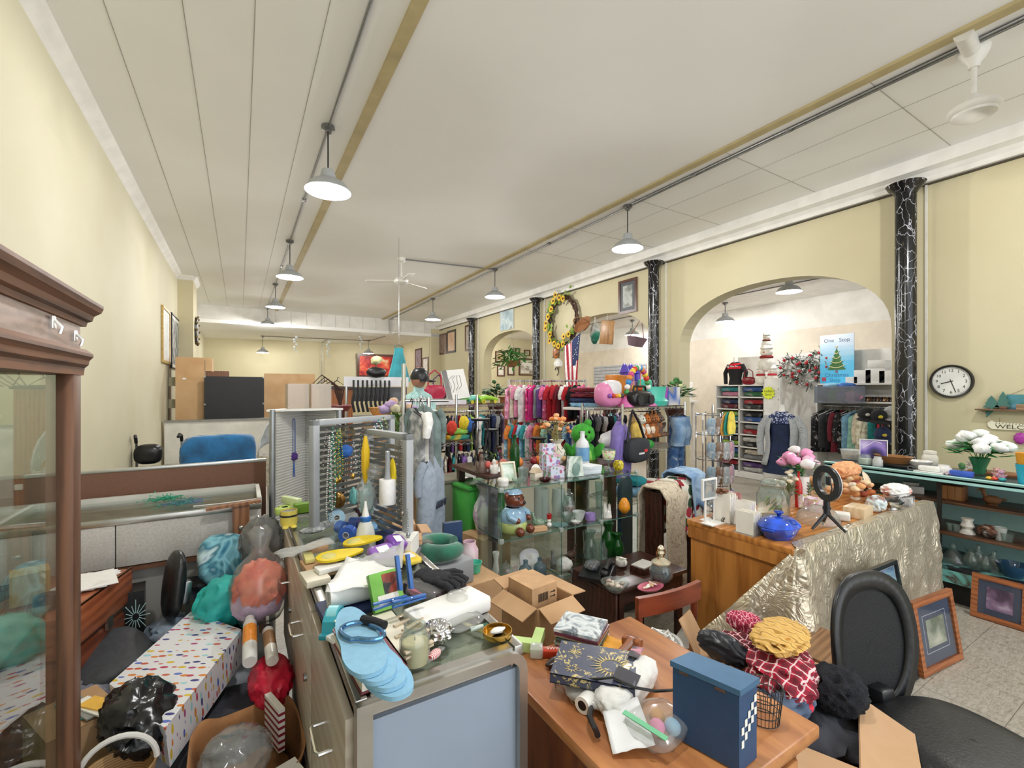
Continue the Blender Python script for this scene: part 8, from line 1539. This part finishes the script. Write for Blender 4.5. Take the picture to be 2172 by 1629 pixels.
# blanket stand by the glass cubes
t=thing('blanket_rack','brown wooden quilt rack draped with throws between the glass cubes and the desk','rack',(2.82,2.32,0),.25)
for x in (-.28,.28):MB().box((x,0,.41),(.03,.13,.82)).build('end_frame',dk,t)
for y,z in ((-.05,.80),(.05,.80),(0,.5)):MB().cyl((-.28,y,z),(.28,y,z),.013).build('rail',dk,t)
def throw(name,label,x,w,zt_,dn_,m,seed,y0=-.10,cat='blanket'):
    def f(u,v):
        k=v*2-1;y=(y0*(1 if k < 0 else -.8))*min(1,abs(k)*5)-.02*sin(u*9+seed)*abs(k);z=zt_-dn_*max(0,abs(k)-.12)*(1+.15*sin(u*7+seed))
        return Vector((-.28+x+u*w+.015*sin(v*9+seed),y,z+.012*noise.noise(Vector((u*5,v*5,seed)))))
    return one(name,label,cat,MB().grid(f,20,26),m,(2.82,2.32,0),.25,solid=.012,smooth=70)
lace=mottle(['#8f7f6c','#c9bba5','#d9cdb8','#b5a68f'],34,.95,2,1,.6);granny=speck('#dcd8cc',['#8a1f2f','#2f4a34','#dcd8cc','#a83040'],14,.95,.55)
throw('crochet_shawl','beige lacy knitted shawl draped low over the quilt rack',-.07,.34,.86,.80,lace,2,-.13);throw('crochet_blanket','cream crochet blanket with red and green squares on the quilt rack',.18,.34,.87,.42,granny,5,-.12);throw('denim_jacket','light blue denim jacket thrown over the end of the quilt rack',.32,.26,.92,.34,dn,8,-.14,'jacket')
t=thing('wooden_headboard','dark teal round-topped board standing at the end of the glass cubes','board',(2.50,2.47,0),rot=(0,0,.35));MB().prism([(-.10,0),(.10,0),(.10,.80)]+[(.10*cos(a),.80+.10*sin(a)) for a in [PI*k/12 for k in range(1,12)]]+[(-.10,.80)],.03,Matrix(((1,0,0,0),(0,0,1,0),(0,1,0,0),(0,0,0,1)))).build('board',mat('#22343f',.4,0,.15,8),t,smooth=20)
# wire spinner with bibs and packets
q=P(1512,960,s=4.6);t=thing('wire_spinner','chrome wire spinner stand of packaged goods before the white cubbies','display stand',(q.x,q.y,0));mb=MB()
for z in (.35,.6,.85,1.1,1.3):mb.tube([(.16*cos(a),.16*sin(a),z) for a in [2*PI*k/16 for k in range(16)]],.005,5,True)
for k in range(6):a=2*PI*k/6;mb.cyl((.16*cos(a),.16*sin(a),.05),(.16*cos(a),.16*sin(a),1.32),.005,n=5)
mb.build('wire_frame',chrome,t);MB().cyl((0,0,0),(0,0,1.4),.012).build('post',chrome,t);MB().lathe([(0,0),(.2,0),(.18,.03),(0,.04)],n=20).build('base',black,t)
pk=[('pale blue','#a9c6dc'),('white','#e3e3e6'),('lilac','#b0a0c9'),('pink','#d9a5b5'),('silver','#b5b9bd'),('brown','#8a6a50')]
for k in range(24):a=-2.6+1.9*((k % 6)/5);z=.38+.24*(k//6);c_=pk[(k*5) % 6];one('goods_packet',f'{c_[0]} packet hanging on the wire spinner, {ORD[k % 6]} across in the {ORD[k//6]} tier up','packet',MB().pad((0,0,0),(.045,.012,.085),4,2,.1,3),mottle([c_[1],shade(c_[1],.8),'#dfe1e4'],16,.35,2),(q.x+.185*cos(a),q.y+.185*sin(a),z+.09),a+PI/2,'packets on the wire spinner')
for i,c_ in enumerate(('#d9a04a','#2f9a94','#e3cf5a')):one('oven_mitt',['amber','teal','pale yellow'][i]+' bib hanging in the bundle on the wire spinner','bib',MB().prism([(-.06,-.12),(.06,-.12),(.075,-.06),(.05,.06),(.02,.10),(-.02,.10),(-.05,.06),(-.075,-.06)],.01,Matrix(((1,0,0,0),(0,0,1,0),(0,1,0,0),(0,0,0,1)))),cloth(c_),(q.x-.05+.012*i,q.y-.19-.018*i,1.22+.01*i),.2*i-.3,'bibs on the wire spinner')
# ================================================================ SIDE ROOM THROUGH THE WIDE ARCH
ply=mottle(['#c3996a','#cda678','#d6b184'],2.5,.5,4,.8);wl=paint('#e6e5e3',.45,.02)
cx0,cy0,cy1,ch=7.62,4.36,5.26,1.63
t=thing('cubby_shelf','tall white double-column cubby shelf of folded clothes seen through the wide arch','shelving',(cx0,0,0));ym=(cy0+cy1)/2
for y in (cy0,ym,cy1):MB().box((.17,y,ch/2),(.34,.022,ch)).build('upright',wl,t)
lev=[.10,.32,.54,.76,.98,1.20,1.42]
for z in lev+[ch]:MB().box((.17,ym,z),(.34,cy1-cy0,.02)).build('shelf',wl,t)
MB().box((.34,ym,ch/2),(.01,cy1-cy0,ch)).build('back_panel',wl,t);MB().box((-.0,ym,.05),(.02,cy1-cy0,.09)).build('plinth',wl,t)
fc=['charcoal','navy','pink','white','red','green','teal','purple','grey','blue','lime','maroon','cream','black']
for l_,z in enumerate(lev):
    for c_ in range(2):
        yb=(cy1-.02-(cy1-ym)/2) if c_ == 0 else (cy0+(ym-cy0)/2)
        for k in range(2):
            nm=fc[(l_*5+c_*3+k*4) % 14];folded(f'{nm} folded clothing in the {ORD[l_]} cubby up, {"far" if c_ == 0 else "near"} column, {ORD[k]} from the bottom',(cx0+.14,yb+.02*sin(l_*3+k),z+.012+.082*k),(.24,.37,.085),mottle([shade(KEYC[nm],.6),shade(KEYC[nm],.85),'#8a8684'],7,.9,3),.1*sin(l_+k*2),l_*3+k,'folded_garment','clothing','folded clothes in the white cubbies',.16)
t=thing('room_divider','white pegboard divider panel beside the cubby shelf','partition',(7.55,4.17,0));MB().box((0,0,.87),(.05,.26,1.74)).build('panel',paint('#e9e8e6'),t)
for z in [.2+.17*k for k in range(9)]:MB().box((-.027,-.10,z),(.004,.012,.02)).build('slot_clip',steel,t)
t=thing('price_star','fluorescent yellow starburst price card on the white divider','sign',(7.50,4.22,1.50),rot=(PI/2,0,-PI/2));MB().prism([((.085 if k % 2 else .115)*cos(a),(.085 if k % 2 else .115)*sin(a)) for k,a in [(k,2*PI*k/24) for k in range(24)]],.004,Matrix.Translation((0,0,.0))).build('card',paint('#e3f03a'),t,smooth=0);text('Ladies',.055,paint('#4a4a3a'),t,(0,.03,.0048));text('Shirts',.05,paint('#4a4a3a'),t,(0,-.03,.0048))
# torso, purse, snowmen and wreaths on top
q=P(1560,815,x=7.76);t=thing('mannequin_torso','white mannequin torso in a black sweater with red yoke on the cubby shelf','mannequin',(7.76,q.y,ch+.011),-PI/2)
MB().lathe([(0,0),(.13,0),(.11,.12),(.14,.26),(.15,.34),(.09,.40),(.05,.42),(0,.42)],n=24,sq=(1,.6)).build('sweater',mat('#1d1c20',.9),t,smooth=70);tone(MB().lathe([(.149,.29),(.153,.33),(.10,.392)],n=24,sq=(1,.62)).build('red_yoke',cloth('#c9202f'),t,smooth=70),'red yoke');text('B.J. Han. Inc',.045,white,t,(0,-.098,.335),(PI/2-.2,0,0),.004)
for s_ in (-1,1):MB().tube([(s_*.12,0,.36),(s_*.2,0,.22),(s_*.17,-.03,.02)],lambda k:.045-.012*k,10).build('sleeve',mat('#1d1c20',.9),t)
MB().cyl((0,0,.41),(0,0,.50),.045,.04).build('neck',gw,t)
bagh('shiny dark red purse beside the mannequin torso on the cubby shelf',P(1588,812,x=7.70).xy.to_3d()+Vector((0,0,ch+.011)),.7,mat('#7d1420',.25),-1.2)
def snowman(label,y,x,z,s,cs):t=thing('snowman_plush',label,'toy',(x,y,z),-1.5);MB().ball((0,0,.14*s),(.15*s,.13*s,.15*s),3).ball((0,0,.36*s),(.11*s,.1*s,.1*s),3).build('body',mat('#e6e2da',.95),t,smooth=80);MB().tube([(.09*s*cos(a),.09*s*sin(a),.27*s) for a in [2*PI*k/16 for k in range(16)]],.03*s,8,True).build('scarf',cloth(cs),t);MB().ball((0,-.1*s,.36*s),.016*s,1).build('nose',plastic('#d9702a'),t);MB().lathe([(.1*s,.42*s),(.11*s,.44*s),(.05*s,.56*s),(0,.6*s)],n=16).build('hat',cloth('#e3ded6'),t);return t
for i,(dy,z,s,cs) in enumerate(((.07,ch+.011,.62,'#a8222c'),(-.13,ch+.011,.62,'#c93040'),(-.03,ch+.24,.9,'#8a2a2a'),(-.03,ch+.62,.55,'#6d3a2a'))):snowman('white snowman plush in a scarf on the cubby shelf, '+['bottom, nearer the purse','bottom, nearer the divider','perched on the two lower ones','topmost, with wire hair'][i],P(1622,800,x=7.74).y+dy,7.74,z,s,cs)
def xw(label,px,py,r):
    q=P(px,py,x=8.5);t=thing('christmas_wreath',label,'wreath',(8.49,q.y,q.z),group='frosted wreaths in the side room');mb=MB();rr=random.Random(int(px))
    for k in range(130):a=rr.uniform(0,6.28);c_=Vector((rr.gauss(0,.03),r*cos(a),r*sin(a)));mb.tube([c_,c_+Vector((rr.uniform(-.08,0),rr.gauss(0,.06),rr.gauss(0,.06)))],.009,4)
    mb.build('needles',mottle(['#2f4034','#4a5a4c','#d9dcda','#5a3a34'],9,.8,2),t,smooth=0)
    for k in range(7):a=k*.9;MB().ball((-.08,r*cos(a),r*sin(a)),.03,1).build('red_berry',plastic('#a3242c'),t)
xw('frosted green wreath with red berries beside the divider',1682,780,.17);xw('frosted white wreath with red berries next along',1712,792,.20);xw('frosted wreath half hidden by the Christmas tree poster',1738,770,.17)
struct('partition_side',MB().box((8.62,3.4,1.1),(.06,4.2,2.2)),paint('#e4e2de'),smooth=0)
# shoe shelf and clothes rail
ya,yb_=P(1732,830,x=8.1).y,2.25
t=thing('shoe_shelf','white two-level shelf of shoes and boxes above the clothes rail','shelving',(8.1,0,0));yc,yl=(ya+yb_)/2,ya-yb_
for z in (1.64,1.36):MB().box((.18,yc,z),(.36,yl,.025)).build('shelf',wl,t)
for y in (ya,yb_):MB().box((.18,y,.83),(.36,.022,1.64)).build('upright',wl,t)
MB().cyl((.12,yb_,1.29),(.12,ya,1.29),.014).build('hanging_rail',chrome,t);MB().box((.355,yc,.83),(.01,yl,1.62)).build('back_panel',wl,t)
rail_of(['black','charcoal','black','maroon','black','sky blue','mint','cream','cream','teal','black','red','black','black','navy','charcoal','sky blue'],(8.2,ya-.05,1.277),(8.2,yb_+.05,1.277),'on the side room rail','jackets on the side room rail',.44,.62,sl=.42,skew=-.5,noun='jacket',th=.065)
for k in range(10):y=P(1828+7*k,850,x=8.2).y;shoe(['brown strappy','black','tan','brown','dark grey'][k % 5]+' shoe on the white shoe shelf, '+ORD[k]+' along',(8.22,y,1.374),mat(['#6d4a34','#1c1b1e','#b08a62','#5a3a28','#3a3c40'][k % 5],.4),rz=PI/2+.2,s=.9,group='shoes on the white shelf')
t=thing('clothes_tub','clear plastic tub of mixed clothes hooked on the rail','tub',P(1780,855,x=7.92)+Vector((0,0,.0)),-.05);MB().quadbox((-.14,-.27,0),(.14,-.27,0),(.14,.27,0),(-.14,.27,0),(0,0,.004)).box((-.15,0,.13),(.006,.56,.26)).box((.15,0,.13),(.006,.56,.26)).box((0,-.28,.13),(.3,.006,.26)).box((0,.28,.13),(.3,.006,.26)).build('tub',glass('#d9dfe9',1,.1,.18),t,smooth=0)
for i,(y,c_,nm) in enumerate(((.17,'navy','navy'),(.06,'green','green'),(-.06,'purple','purple'),(-.17,'pink','pink'),(.1,'sky blue','sky blue'),(-.1,'blue','blue'))):q=t.location;bag_blob('folded_garment',nm+' garment stuffed in the clear tub by the shoe shelf','clothing',(q.x,q.y+y,q.z+(.10 if i < 4 else .26)),(.11,.12,.09 if i < 4 else .05),cloth(KEYC[c_]),i,.25,sub=3,group='clothes in the clear tub')
MB().tube([(.15,-.2,.25),(.22,-.2,.27),(.30,-.2,.25)],.008,6).build('hook',chrome,t);MB().tube([(.15,.2,.25),(.22,.2,.27),(.30,.2,.25)],.008,6).build('hook',chrome,t)
a,b=P(1740,806,x=8.4),P(1812,800,x=8.4);c_=P(1740,712,x=8.4)
t=thing('tree_poster','hand-painted blue poster with a Christmas tree reading One Stop Christmas Shop','poster',(8.40,a.y,1.655),rot=(PI/2,0,-PI/2));w_,h_=a.y-b.y,c_.z-1.66
def sky():
    m,nt,b_=newmat('painted_sky');v=coords(nt);s_=nt.nodes.new('ShaderNodeSeparateXYZ');nt.links.new(v,s_.inputs[0]);f=noisetex(nt,coords(nt,(1,6,1)),3,3);ad=nt.nodes.new('ShaderNodeMath');ad.operation='MULTIPLY_ADD';ad.inputs[1].default_value=.3;nt.links.new(f,ad.inputs[0]);nt.links.new(s_.outputs[1],ad.inputs[2])
    nt.links.new(ramp(nt,ad.outputs[0],[(.1,'#3fb0e0'),(.45,'#5ab8e2'),(.62,'#9acce8'),(.85,'#cfdcee')]),b_.inputs['Base Color']);return m
MB().box((w_/2,h_/2,0),(w_,h_,.012)).build('canvas',sky(),t,smooth=0);tp=[(0,.72)]+[p_ for k in range(6) for p_ in (((.05+.045*k),.64-.07*k),((.025+.035*k),.63-.07*k))];pts=tp+[(-x,y) for x,y in tp[::-1][:-1]];MB().prism([(w_/2+x*w_*1.0,y*h_) for x,y in pts],.003,Matrix.Translation((0,0,.006))).build('painted_tree',paint('#3a6a34'),t,smooth=0)
mb=MB()
for k in range(4):wk=.07+.055*k;z=.60-.095*k;mb.tube([(w_/2+(-wk+2*wk*j/8)*w_,h_*(z+.05*((j/4-1)**2)+.01*j/8),.0095) for j in range(9)],.006,4)
mb.build('painted_garland',paint('#d9cf9a'),t);MB().prism([(w_/2+(.05 if k % 2 else .018)*cos(k*PI/4)*w_,h_*.74+(.05 if k % 2 else .018)*sin(k*PI/4)*w_) for k in range(8)],.003,Matrix.Translation((0,0,.0065))).build('painted_star',paint('#c9a96a'),t);MB().box((w_/2,h_*.245,.007),(w_*.07,h_*.06,.003)).build('painted_trunk',paint('#7a6a80'),t);MB().box((w_*.12,h_*.09,.007),(w_*.13,h_*.08,.003)).build('painted_gift',paint('#a8405a'),t)
text('One   Stop',.085,paint('#5a6478'),t,(w_*.5,h_*.88,.0065));text('Christmas',.085,paint('#2f6fa0'),t,(w_*.5,h_*.17,.0065));text('Shop',.08,paint('#2f6fa0'),t,(w_*.45,h_*.065,.0065))
for i,(px,w,h,z,lab) in enumerate(((1812,.16,.10,0,'low white appliance box'),(1835,.22,.20,0,'white boxed gadget'),(1862,.24,.22,0,'white box printed with a bare tree'),(1888,.2,.18,0,'white box at the arch edge'),(1865,.22,.12,.222,'white box with a red edge on top of the tree box'))):q=P(px,800,x=8.24);slab('white_carton',lab+' on the shoe shelf','box',(8.24,q.y,1.653+z),(.2,w,h),mottle(['#e6e6e6','#e6e6e6','#e9e9e9','#b9bdbd'],5,.4,4),0,bev=.002)
# cardigan mannequin and caps
q=P(1658,1000,x=6.95);t=thing('dress_form','dress form in a navy dress and grey cardigan inside the wide arch','mannequin',(6.95,q.y,0),-1.3)
MB().lathe([(0,.30),(.26,.30),(.22,.6),(.155,.82),(.16,.95),(.185,1.08),(.17,1.16),(.07,1.22),(0,1.22)],n=30,sq=(1,.6)).build('dress',mat('#1f2a48',.9,0,.12,14),t,smooth=70);tone(MB().lathe([(.188,1.05),(.175,1.16),(.08,1.225)],n=30,sq=(1,.62)).build('lace_yoke',speck('#27325a',['#c9cfe0','#27325a','#8f9ac0'],50,.9,.5),t,smooth=70),'patterned lace yoke')
cg=mottle(['#7f8388','#a5a9ad','#b9bcc0','#8f9398'],60,.95,3,.5,.3)
def cd(u,v):a=dg(38+284*u);r=[.25,.2,.19,.205,.19,.10];k=v*5;i=min(4,int(k));rad=r[i]*(1-k+i)+r[i+1]*(k-i);return Vector((rad*1.08*sin(a),-rad*.74*cos(a),.42+.79*v**.92))
MB().grid(cd,34,14).build('cardigan',cg,t,solid=.012,smooth=80)
for s_ in (-1,1):MB().tube([(s_*.17,0,1.14),(s_*.27,0,.98),(s_*.29,-.02,.78),(s_*.27,-.04,.56)],lambda k:.065-.018*k,12).build('sleeve',cg,t)
MB().cyl((0,0,1.2),(0,0,1.33),.055,.045,20).build('neck',gw,t);MB().cyl((0,0,0),(0,0,.4),.02).build('stand_pole',chrome,t);MB().lathe([(0,0),(.18,0),(.16,.02),(0,.03)],n=24).build('stand_base',chrome,t)
t=thing('cap_stand','slim black stand of caps behind the space painting','stand',(P(1868,900,x=6.9).x,P(1868,900,x=6.9).y,0));MB().cyl((0,0,0),(0,0,1.32),.015).build('post',black,t);MB().lathe([(0,0),(.15,0),(0,.03)],n=16).build('base',black,t);p0=t.location
for i,(dx,dy,z,c_,lab,lg) in enumerate(((-.12,-.02,1.20,'#17191d','black cap with a round yellow badge','#d9c93a'),(-.02,-.12,1.24,'#9a9ca0','grey cap tilted at the back',None),(-.12,-.06,.98,'#1f2a4a','navy cap with gold lettering','#d9c04a'),(-.1,.12,1.22,'#1a1b1f','plain black cap with a white tag','#e3e3e3'))):cap(lab+' on the slim stand in the wide arch',(p0.x+dx,p0.y+dy,z),cloth(c_),None,-1.25,rot=(.35,0,-1.0),logo=paint(lg) if lg else None,group='caps on the slim stand')
# stuff on shelves seen through the middle arch
t=thing('slatwall_panel','grey slatwall panel on the side room wall behind the flag','display panel',(9.86,10.1,1.75));MB().box((0,0,.25),(.02,2.2,.6)).build('board',paint('#b9bcc4'),t);mb=MB()
for k in range(6):mb.box((-.011,0,.0+.1*k),(.003,2.2,.02))
mb.build('slat_grooves',paint('#7f838c'),t,smooth=0)
t=thing('long_table','white display table with cartons behind the arched wall','table',(8.2,7.6,0));MB().box((0,0,1.30),(.6,2.6,.04)).build('table_top',wl,t)
for y in (-1.2,1.2):
    for x in (-.25,.25):MB().box((x,y,.64),(.05,.05,1.28)).build('leg',wl,t)
for i,(y,d_,m,lab) in enumerate(((-1.1,(.3,.35,.4),white,'tall white carton'),(-.6,(.3,.45,.26),kraft,'brown carton'),(0,(.3,.4,.22),kraft_l,'tan carton'),(.45,(.25,.25,.3),white,'white carton'),(.95,(.3,.4,.24),kraft,'second brown carton, farther along'))):slab('kraft_carton',lab+' on the white display table through the middle arch','box',(8.2,7.6+y,1.3205),d_,m,.1*i,bev=.003)
for i,(px,py,s_,lab) in enumerate(((1052,838,6.9,'dark green leafy plant in front of the far arch'),(1295,800,6.6,'dark bushy artificial plant above the toy shelving'),(1432,838,5.6,'green and cream leafy plant beside the game box'))):
    q=P(px,py,s=s_);bouquet(lab,(q.x,q.y,1.33),.36,.2,('#3a6a3a','#c9cf9a','#4f7f4a') if i == 2 else ('#2f5a34','#3f7040'),8,.03,('#244a2a','#4a7a42'),i+40,leaves=90,lr=.07);lathe_thing('plant_pedestal','dark pedestal under the '+lab.split(' leafy')[0].split(' bushy')[0]+' plant','pedestal',(q.x,q.y,0),[(0,0),(.12,0),(.10,.03),(.09,1.2),(.13,1.31),(.13,1.33),(0,1.33)],dk,16)
q=P(1238,845,s=5.0)
for i,(c_,dz) in enumerate((('sky blue',0),('navy',.05),('maroon',.10),('maroon',.16))):folded(f'{c_} folded sweater in the pile beside the upper children rail, {ORD[i]} up',(q.x+.05,q.y,1.36+dz),(.3,.34,.055),cloth(KEYC[c_]),.3,i,group='sweaters beside the children rail')
t=thing('display_stand','white round-footed stand under the folded sweaters','stand',(q.x+.05,q.y,0),.3);MB().box((0,0,1.345),(.36,.40,.03),bev=.004).build('stand_top',wl,t);MB().cyl((0,0,.02),(0,0,1.33),.025).build('post',chrome,t);MB().lathe([(0,0),(.2,0),(.19,.02),(0,.03)],n=24).build('foot_plate',wl,t)
# pictures in the far arch
for i,(x0,y0,x1,y1,lab,art) in enumerate(((1050,745,1070,768,'tan framed print',tanart),(1054,775,1070,798,'small pineapple print',paper),(1076,776,1090,796,'second pineapple print, nearer the armchair print',paper),(1100,760,1138,796,'wide print of a pot and flowers',mottle(['#e6e3dc','#e6e3dc','#8a7a70','#e9e6df'],3,.6,2)),(1111,742,1124,755,'little grey portrait',greyart),(1092,738,1102,752,'narrow dark-framed card',paper))):
    a,b,c_=P(x0,y1,y=14.198),P(x1,y1,y=14.198),P(x0,y0,y=14.198);frame3('framed_picture',lab+' on the end wall seen through the far arch','picture',a,(1,0,0),(0,0,1),b.x-a.x,c_.z-a.z,dkf,art,.04,paint('#d9d4c8') if i in (1,2) else None,.05,.03)
t=thing('oak_dresser','reddish wooden dresser beyond the far arch','dresser',(7.0,11.2,0));MB().box((0,0,.65),(.5,1.4,1.3)).build('body',brn,t);MB().box((0,0,1.32),(.56,1.5,.04)).build('top',brn,t)
for z in (.4,.8,1.1):MB().box((-.255,0,z),(.02,1.3,.26)).build('drawer',wood('#6d3424','#9a5a3e',4,1),t)
# ================================================================ REAR OF THE ROOM
t=frame3('red_landscape_painting','large red canyon landscape painting in a dark frame on the rear wall','painting',P(757,800,y=18.85),(1,-.09,0),(.0,-.12,1),2.15,.95,dkf,mottle(['#3a1420','#8a1f24','#c9382a','#e0704a','#e3c9a0','#a82a2a'],2.2,.5,4,.8),.09,depth=.05)
pic2=lambda lab,x0,y0,x1,y1,art:wallpic(lab,x0,y0,x1,y1,dkf,art,.06,xw=5.725)
pic2('narrow dark framed print on the recess wall',881,741,895,783,mottle(['#5a4a50','#8a7a80','#6d5a60'],4,.6));pic2('white matted figure print on the recess wall',897,759,909,798,mottle(['#d9d4cc','#e6e2da','#6d6560'],4,.5,2))
# plywood cabinet, black board, plywood sheet, half wall
t=thing('half_wall','long white half wall with grey cap across the rear','partition',(-1.06,9.3,0));MB().box((1.7,0,.51),(3.4,.08,1.02)).build('panel',paint('#e0dfd8'),t);MB().box((1.7,0,1.03),(3.42,.12,.03)).build('cap_rail',metalm('#9a9a94',.5),t)
a,b,tp_=P(372,895,y=9.9),P(434,895,y=9.9),P(372,757,y=9.9);t=thing('plywood_cabinet','tall plywood cabinet side standing by the plain wall','cabinet',(a.x,9.9,0));w_=b.x-a.x
MB().box((w_/2,0,tp_.z/2),(w_,.03,tp_.z)).build('side_panel',ply,t,smooth=0);MB().box((w_+.06,.3,tp_.z-.12),(.10,.6,.24)).build('top_box',ply,t,smooth=0);MB().box((w_/2,.35,tp_.z/2),(w_-.04,.66,tp_.z-.02)).build('carcass',wood('#8a6a44','#a5845a',3,2),t,smooth=0)
MB().box((w_*.3,-.016,tp_.z*.82),(.05,.003,.03)).build('paper_label',white,t)
a,b,tp_=P(433,895,y=9.75),P(560,895,y=9.75),P(433,798,y=9.75);t=thing('black_board','large black panel with corner clips standing behind the half wall','board',(a.x,9.75,0));w_=b.x-a.x;MB().box((w_/2,0,tp_.z/2),(w_,.04,tp_.z)).build('panel',mat('#26272b',.6,0,.05,8),t,smooth=0)
for x in (.01,w_-.01):
    for z in (tp_.z-.01,tp_.z*.72):MB().box((x,-.024,z),(.03,.01,.03)).build('corner_clip',metalm('#9a958a',.4),t)
a,b,tp_=P(560,880,y=10.2),P(668,880,y=10.2),P(560,792,y=10.2);t=slab('plywood_sheet','plain orange plywood sheet standing beside the black panel','board',((a.x+b.x)/2,10.2,0),(b.x-a.x,.03,tp_.z),ply)
a,b,tp_=P(682,880,y=8.6),P(742,880,y=8.6),P(682,826,y=8.6);t=thing('brown_cabinet','brown veneer cabinet with dark top in the rear','cabinet',((a.x+b.x)/2,8.6,0));MB().box((0,0,tp_.z/2),(b.x-a.x,.5,tp_.z)).build('body',wood('#7a4526','#a5663a',4,2),t,smooth=0);MB().box((0,0,tp_.z+.02),(b.x-a.x+.06,.56,.04)).build('top',dk,t)
for k in range(3):one('coat_hanger','dark bent coat hanger lying on the brown cabinet, '+ORD[k]+' along','hanger',MB().tube([(-.2,0,.01),(0,0,.12),(.2,0,.01),(-.2,0,.01)],.009,6).tube([(0,0,.12),(.02,0,.18),(.05,0,.16)],.006,5),black,((a.x+b.x)/2-.2+.2*k,8.6-.1*k,tp_.z+.04),.5*k,'hangers on the brown cabinet')
q=P(722,872,s=4.4);t=thing('twig_arrangement','bare dark twigs arching from a dark red pot behind the louvred panels','ornament',q);MB().lathe([(0,0),(.07,0),(.11,.05),(.1,.06),(0,.05)],n=18).build('pot',mottle(['#5a1f24','#7a3038'],14,.5),t);MB().cyl((0,0,0),(0,0,-q.z),.04).build('stand',dk,t)
for k in range(5):MB().tube([(0,0,.05),(.02*k-.05,0,.2),(-.05-.03*k,0,.27+.02*k),(-.16-.03*k,0,.23)],lambda s_:.010-.006*s_,6).build('twig',mat('#3a241c',.8),t)
t=thing('small_cabinet','little dark framed cabinet top behind the black panel','cabinet',(P(460,830,y=13).x,13,0));MB().box((0,0,1.0),(.5,.4,2.0)).build('body',wood('#5a3a28','#7a5038',4,2),t,smooth=0)
# recliner, walker, bassinet
bl2=mat('#1f659a',.75,0,.2,6,.3,20,sheen=.5);t=thing('recliner','recliner chair back under a bright blue plush cover','chair',(-.22,6.8,0),.05)
MB().pad((0,0,.62),(.40,.11,.36),6,4,.05,3).build('blue_cover',bl2,t,smooth=80);MB().box((0,-.35,.25),(.7,.7,.45),bev=.05).build('seat_base',mat('#5a4638',.7),t)
for s_ in (-1,1):MB().box((s_*.37,-.3,.52),(.10,.7,.08),bev=.02).build('armrest',wood('#7a4f30','#a07048',5,1),t)
t=thing('rollator_walker','black-handled rollator walker beside the blue recliner','walker',(-.84,6.9,0),.0)
for s_ in (-1,1):
    MB().tube([(s_*.22,.1,.10),(s_*.22,.05,.80),(s_*.22,.02,.92)],.014,8).build('upright',metalm('#9a9ca0',.3),t);MB().tube([(s_*.22,.02,.92),(s_*.22,-.02,.99),(s_*.21,-.1,1.01),(s_*.2,-.14,.98)],.018,8).build('grip',black,t)
    for y in (-.25,.2):MB().cyl((s_*.24,y,.1),(s_*.2,y,.1),.10,n=18).build('wheel',black,t);MB().cyl((s_*.22,y,.1),(s_*.22,.05,.55),.012).build('leg_tube',metalm('#9a9ca0',.3),t)
MB().box((0,0,.60),(.42,.3,.04),bev=.01).build('seat',black,t);MB().pad((-.1,-.0,.78),(.14,.10,.12),3,3).build('bag',mat('#1a1b1e',.3),t,smooth=80)
q=P(548,940,s=5.2);t=thing('bassinet','pale patterned bassinet with a hood behind the louvred panels','bassinet',(q.x+.34,q.y,0));MB().lathe([(0,.45),(.3,.45),(.36,.8),(.34,.8),(.28,.48),(0,.47)],n=26,sq=(1,.7)).build('basket',mottle(['#b5b0a5','#d3cfc6','#8f8c86'],12,.8),t)
MB().grid(lambda u,v:Vector((-.34*cos(u*PI)*1.0,.24*cos(v*1.5)-.1,.8+.52*sin(u*PI)*sin(.3+v*1.2))),18,8).build('hood',mottle(['#c9d3d9','#dfe4e6','#a9bac4'],14,.8),t,solid=.01,smooth=80);MB().box((0,0,.24),(.5,.04,.44)).build('frame',chrome,t)
# on the plain wall
def leftpic(label,x0,x1,y0,y1,fm,art,b):
    XL=-1.096;p0,p1,pt=P(x0,y1,x=XL),P(x1,y1,x=XL),P(x0,y0,x=XL);return frame3('framed_picture',label,'picture',p0,(0,1,0),(0,0,1),p1.y-p0.y,pt.z-p0.z,fm,art,b,paint('#d9d6cc'),.06,.03)
leftpic('tall gilt framed pale print on the plain wall',342,358,646,768,wood('#a8894a','#c9ab68',6,2),mottle(['#c9c9c0','#b0b4b0','#d9d8d0'],3,.5),.04);leftpic('tall dark textured canvas on the plain wall beyond the gilt print',361,378,662,780,paint('#1f1f22'),mottle(['#2a2a2c','#6d6f6c','#a9aaa5','#3a3a3a'],5,.6,5),.02)
q=P(409,710,x=-.83);t=thing('round_plaque','dark round sunburst plaque on the pilaster','plaque',(-.82,12.0,q.z+.15));MB().lathe([(0,0),(.3,0),(.28,.03),(0,.04)],n=30,M=Matrix.Rotation(PI/2,4,'Y')).build('disc',mat('#2a2622',.5),t)
for k in range(12):a_=2*PI*k/12;MB().ball((.03,.3*cos(a_),.3*sin(a_)),.03,1).build('bead',metalm('#8a7a5a',.3),t)
for i,z in enumerate((1.62,1.22)):slab('wall_bracket',['upper','lower'][i]+' cream wooden batten on the plain wall by the plywood cabinet','batten',(-.98,P(355,800,x=-1.1).y+.2,z),(.24,.10,.16),paint('#d3cfae'))
